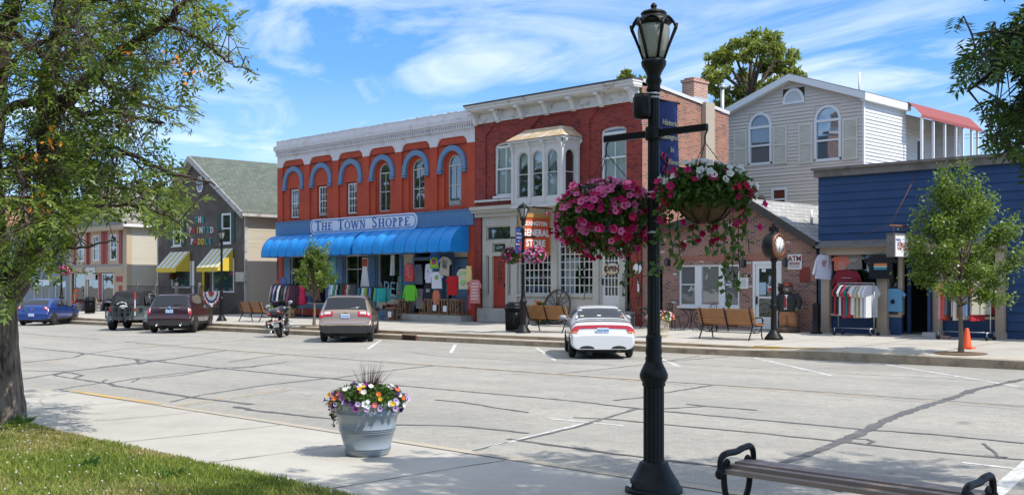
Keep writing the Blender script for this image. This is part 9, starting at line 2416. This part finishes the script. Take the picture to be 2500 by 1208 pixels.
# trailing strands under it
def strand(parent,p0,ln,lsz,n,name='trailing_vine',sway=.06,rg=rgf):
 pts = [Vector(p0)]; 
 for i in range(6): pts.append(pts[-1] + Vector((rg.gauss(0,sway * ln * .35),rg.gauss(0,sway * ln * .35),-ln / 6)))
 c = catmull(pts,4); mb = MB(); mb.tube(c,.004,4); Ps = []
 Ps = np.array([tuple(rg.choice(c) + Vector((rg.gauss(0,.015),rg.gauss(0,.015),0))) for _ in range(n)])
 V,Q = leaves(Ps,rnd_dirs(n,-.3),rnd_dirs(n) * .6 + [.2,-.4,.6],NR.uniform(.7,1.2,n) * lsz,NR.uniform(.6,.85,n) * lsz,.2)
 o_ = len(mb.v); mb.v += [tuple(q) for q in V]; 
 for f in Q: mb.f.append(tuple(int(i) + o_ for i in f)); mb.m.append(1); mb.s.append(False)
 return mb.build(name,[m_bark,m_leafF],parent)
for x,y,ln in ((-.12,-.2,.55),(.16,.12,.5),(.28,0,.6),(.24,.12,.7),(.3,-.08,.45)): strand(ob_,(x,y,-.9),ln,.05,int(16 * ln) + 4)
# the white and green basket with its liner showing
h = hookpt(lamp0,1); wb_ = thing('hanging_basket','hanging basket of white petunias with coconut liner showing and vines trailing','flower basket',h,0,'flower baskets on the near lamp')
basket_frame(wb_,.27,.50,.30)
vd = viewdir(h + Vector((0,0,-.5)))
def topmass(P):
 P = P[(P[:,2] > -.65) | ((np.hypot(P[:,0],P[:,1]) > .27) & (P @ np.array([vd.x * 1.0,vd.y,0]) < .17))]; return P
foliage_ball(wb_,(0,0,-.52),(.385,.385,.21),3800,.066,topmass,shell=.4)
foliage_ball(wb_,(0,0,-.47),(.30,.30,.12),900,.085,None,'foliage',shell=.7)
side = vd.cross(Vector((0,0,1))).normalized()
items = []; cnt = 0
for k in range(190):
 d = Vector((rgf.gauss(0,1),rgf.gauss(0,1),rgf.gauss(0,1))).normalized()
 p = Vector((0,0,-.51)) + Vector((d.x * .39,d.y * .39,d.z * .22)) * rgf.uniform(.95,1.12)
 lat = abs(Vector((d.x,d.y,0)).dot(side))
 if d.z > .15: kind = 'white' if rgf.random() < .85 else 'magenta'
 elif lat > .6: kind = rgf.choice(['magenta','crimson','magenta','white'])
 else:
  if Vector((d.x,d.y,0)).dot(vd) > 0: continue
  kind = 'crimson'
 n = (d + Vector((rgf.gauss(0,.35),rgf.gauss(0,.35),.2)) + vd * .2).normalized(); s_ = rgf.uniform(.8,1.15)
 if d.dot(vd) > -.25 and cnt < 80: put_bloom(wb_,kind,p,n,s_); cnt += 1
 else: items.append((kind,p,n,s_))
for s_,x0 in ((1,.36),(-1,.36)):
 for k in range(11):
  p = side * (s_ * rgf.uniform(.3,.4)) + Vector((rgf.gauss(0,.07),rgf.gauss(0,.07),rgf.uniform(-.85,-.55))); put_bloom(wb_,rgf.choice(['magenta','crimson','magenta']),p,(side * s_ + vd + Vector((0,0,rgf.gauss(0,.4)))).normalized(),1.0)
for k in range(9):
 p = side * rgf.uniform(-.2,.25) + Vector((0,0,rgf.uniform(-.98,-.82))); put_bloom(wb_,'crimson',p,(vd + Vector((0,0,-.4))).normalized(),.95)
merge_blooms(wb_,items)
for a,ln in ((-.36,.75),(-.3,.55),(-.22,.7),(-.1,.35),(.02,.5),(.1,.42),(.16,.95),(.27,.8),(.33,.5),(-.38,.4),(.2,.8)):
 p = side * (-a) + vd * rgf.uniform(-.08,.14) + Vector((0,0,-.62 - .15 * rgf.random())); strand(wb_,p,ln * .72,.066,int(26 * ln) + 8)
def small_basket(lampo,sgn,label,kinds,dense_):
 s_ = lampo.scale.x; h = Vector(lampo.location) + Vector((sgn * .56,0,ARM_Z)) * s_; o = thing('hanging_basket',label,'flower basket',h,0,'flower baskets along the far kerb')
 basket_frame(o,.25,.44,.24)
 foliage_ball(o,(0,0,-.62),(.36,.36,.27),1100,.08,None,shell=.4)
 it = []
 for _ in range(dense_):
  d = Vector((rgf.gauss(0,1),rgf.gauss(0,1),rgf.gauss(.1,1))).normalized(); it.append((rgf.choice(kinds),Vector((0,0,-.62)) + Vector((d.x * .39,d.y * .39,d.z * .30)),d + Vector((0,0,.2)),rgf.uniform(1.1,1.5)))
 merge_blooms(o,it); return o
small_basket(LF[0],-1,'hanging basket of magenta flowers on the street side of the banner, by the litter bin',['magenta','crimson','pink','mauve'],90)
small_basket(LF[0],1,'hanging basket of pale pink flowers under the orange store sign',['pink','lilac','pink','magenta'],170)
small_basket(LF[2],1,'hanging basket of pink flowers in front of the red-shuttered shop',['pink','magenta','pink'],170)
# ---- the big pot on the near pavement
m_pot = mat('pot_grey_blue',(.235,.275,.305),.35,var=.05,scale=5,coat=.3)
def flower_pot(loc,label,m,H,r0,r1,kinds,nb,spikes,lsz,fol_n,cat='planter',indiv=True,group=None,over=1.12):
 o = thing('flower_pot',label,cat,loc,0,group)
 mb = MB(); q = lambda z: r0 + (r1 - r0) * z / H
 prof = [(r0 * .97,0),(r0,.015),(q(.08 * H) + .003,.07 * H)]
 for zc in (.10,.135): prof += [(q(zc * H),(zc - .012) * H),(q(zc * H) + .010,zc * H),(q(zc * H),(zc + .012) * H)]
 for zc in (.44,.475,.51): prof += [(q(zc * H),(zc - .014) * H),(q(zc * H) + .011,zc * H),(q(zc * H),(zc + .014) * H)]
 prof += [(q(.74 * H),.74 * H),(q(.77 * H) + .016,.775 * H),(q(.8 * H) + .022,.80 * H),(q(.80 * H) + .012,.82 * H),(r1 + .012,.95 * H),(r1 + .02,.97 * H),(r1 + .018,H),(r1 - .02,H),(r1 - .03,.93 * H),(.01,.92 * H)]
 mb.lathe(prof,48); mb.build('pot',m,o)
 R_ = (r1 * over,r1 * over,H * .30)
 c = (0,0,H * 1.02)
 def dome(P): return P[(P[:,2] > H * .98) | (np.hypot(P[:,0],P[:,1]) > r1 * .98)]
 foliage_ball(o,c,R_,fol_n,lsz,dome,shell=.3)
 rg = random.Random(len(label)); it = []; cnt = 0; vd = viewdir(Vector(loc) + Vector((0,0,H)))
 for _ in range(nb * 3):
  d = Vector((rg.gauss(0,1),rg.gauss(0,1),rg.gauss(.25,.8))).normalized()
  if d.z < -.55: continue
  p = Vector(c) + Vector((d.x * R_[0],d.y * R_[1],d.z * R_[2])) * rg.uniform(1.0,1.12)
  if math.hypot(p.x,p.y) < r1 * .98 and p.z < H: continue
  lat = d.dot(vd.cross(Vector((0,0,1))).normalized())
  k = rg.choice(kinds); n = (d + Vector((rg.gauss(0,.3),rg.gauss(0,.3),.3)) + vd * .3).normalized()
  if indiv and d.dot(vd) > -.3 and cnt < nb: put_bloom(o,k,p,n,rg.uniform(.75,1.05)); cnt += 1
  else: it.append((k,p,n,rg.uniform(.9,1.2)))
 if it: merge_blooms(o,it[:nb if indiv else nb * 2])
 if spikes:
  mb = MB()
  for _ in range(spikes):
   a = rg.uniform(0,6.28); t = abs(rg.gauss(0,.38)); L_ = rg.uniform(.22,.46); d = Vector((math.cos(a) * math.sin(t),math.sin(a) * math.sin(t),math.cos(t))); b = Vector((math.cos(a) * .03,math.sin(a) * .03,H * 1.05)); s = d.cross(Vector((.3,.2,1))).normalized() * .0055
   rows = []
   for i in range(6):
    f = i / 5; p = b + d * L_ * f + Vector((d.x,d.y,-.35)) * (L_ * .35 * f * f * (t + .15)); rows.append([tuple(p + s * (1 - f * .95)),tuple(p - s * (1 - f * .95))])
   mb.grid(rows)
  mb.build('spiky_grass',mat('purple_grass',(.045,.018,.022),.6,var=.3,scale=20),o)
 return o
p = road_px(897,1108,.13)
pot = flower_pot((p.x,p.y,zn(p.x) + .004),'large grey-blue pot of mixed petunias and purple grass on the near pavement',m_pot,.57,.232,.365,['white','white','lilac','lilac','violet','orange','salmon','white','lilac','salmon','white','violet','yellow','mauve','lilac'],62,150,.05,3600)
for x,y,z,ln in ((-.30,-.24,.62,.32),(-.32,-.16,.6,.26),(.3,.16,.64,.12),(-.24,-.30,.6,.2)): strand(pot,(x,y,z),ln,.04,30)
vv_ = 27.4; u = upx(1612,vv_)
flower_pot((u,vv_,zw(u,vv_)),'cream tapered pot of mixed flowers by the far kerb, beyond the white saloon',mat('pot_cream',(.48,.42,.32),.6,var=.08),.62,.22,.31,['white','white','salmon','yellow','lilac','crimson'],60,0,.08,1100,indiv=False,over=1.35)
vv_ = VF - .55
for px_,lb in ((197,'grey urn of red flowers by the red bulkhead, beside the orange easel'),(241,'grey urn of pale pink flowers by the red bulkhead, next to the black bin')):
 u = upx(px_,vv_); flower_pot((u,vv_,zw(u,vv_)),lb,mat('urn_grey',(.3,.29,.27),.9,var=.15),.6,.18,.34,['crimson','salmon','crimson'] if px_ < 200 else ['pink','white','salmon'],36,0,.09,700,indiv=False,group='urns outside the red-shuttered shop')
vv_ = VF - 1.3; u = upx(712,vv_)
flower_pot((u,vv_,zw(u,vv_)),'tan pot with a dark leafy plant behind the motorcycle',mat('pot_tan',(.3,.2,.11),.8,var=.15),.5,.16,.24,['crimson'],6,0,.1,600,indiv=False)
o = thing('flower_trough','low blue trough of red geraniums under the OPEN window','planter',(upx(640 + 1215 / 3.896,VF - .5),VF - .45,zw(-38.5,VF)))
mb = MB(); mb.box(-.75,.75,-.16,.16,0,.45); mb.build('trough',m_bluegrey,o); foliage_ball(o,(0,0,.5),(.72,.18,.16),600,.1,None,shell=.2)
merge_blooms(o,[(rgf.choice(['crimson','salmon','crimson']),Vector((rgf.uniform(-.7,.7),rgf.uniform(-.2,.16),rgf.uniform(.52,.7))),Vector((rgf.gauss(0,.4),-.6,.7)),1.7) for _ in range(46)])
o = thing('flower_clump','clump of yellow and red flowers beside the wagon wheel','plant',(upx(1318,31.55),31.6,zw(-30.5,31.6)))
foliage_ball(o,(0,0,.45),(.42,.25,.45),900,.12,None,shell=.2)
merge_blooms(o,[(rgf.choice(['yellow','crimson','orange']),Vector((rgf.uniform(-.4,.4),rgf.uniform(-.28,.1),rgf.uniform(.15,.95))),Vector((rgf.gauss(0,.4),-.7,.5)),1.9) for _ in range(44)])
o = thing('hanging_plant','red flowering plant hanging under the striped awning, beside the shop window','plant',(g2(188),PV - .3,z2(188,760)))
foliage_ball(o,(0,0,-.25),(.2,.2,.3),260,.1,None,shell=.2); merge_blooms(o,[('crimson',Vector((rgf.gauss(0,.13),rgf.gauss(0,.13),rgf.uniform(-.5,.0))),Vector((rgf.gauss(0,.5),-.8,.3)),2.0) for _ in range(36)])
# power lines beyond the houses
for k,(ya,yb) in enumerate(((322,302),(330,312))):
 a,b = px3(2250,ya + 14,110),px3(2760,yb - 30,100)
 tag(MB().tube(catmull([a,a.lerp(b,.5) + Vector((0,0,-.5)),b],8),.02,4).build('power_line',m_black),['thin power line crossing the sky beyond the balcony, the higher of two','thin power line crossing the sky beyond the balcony, the lower of two'][k],'cable')
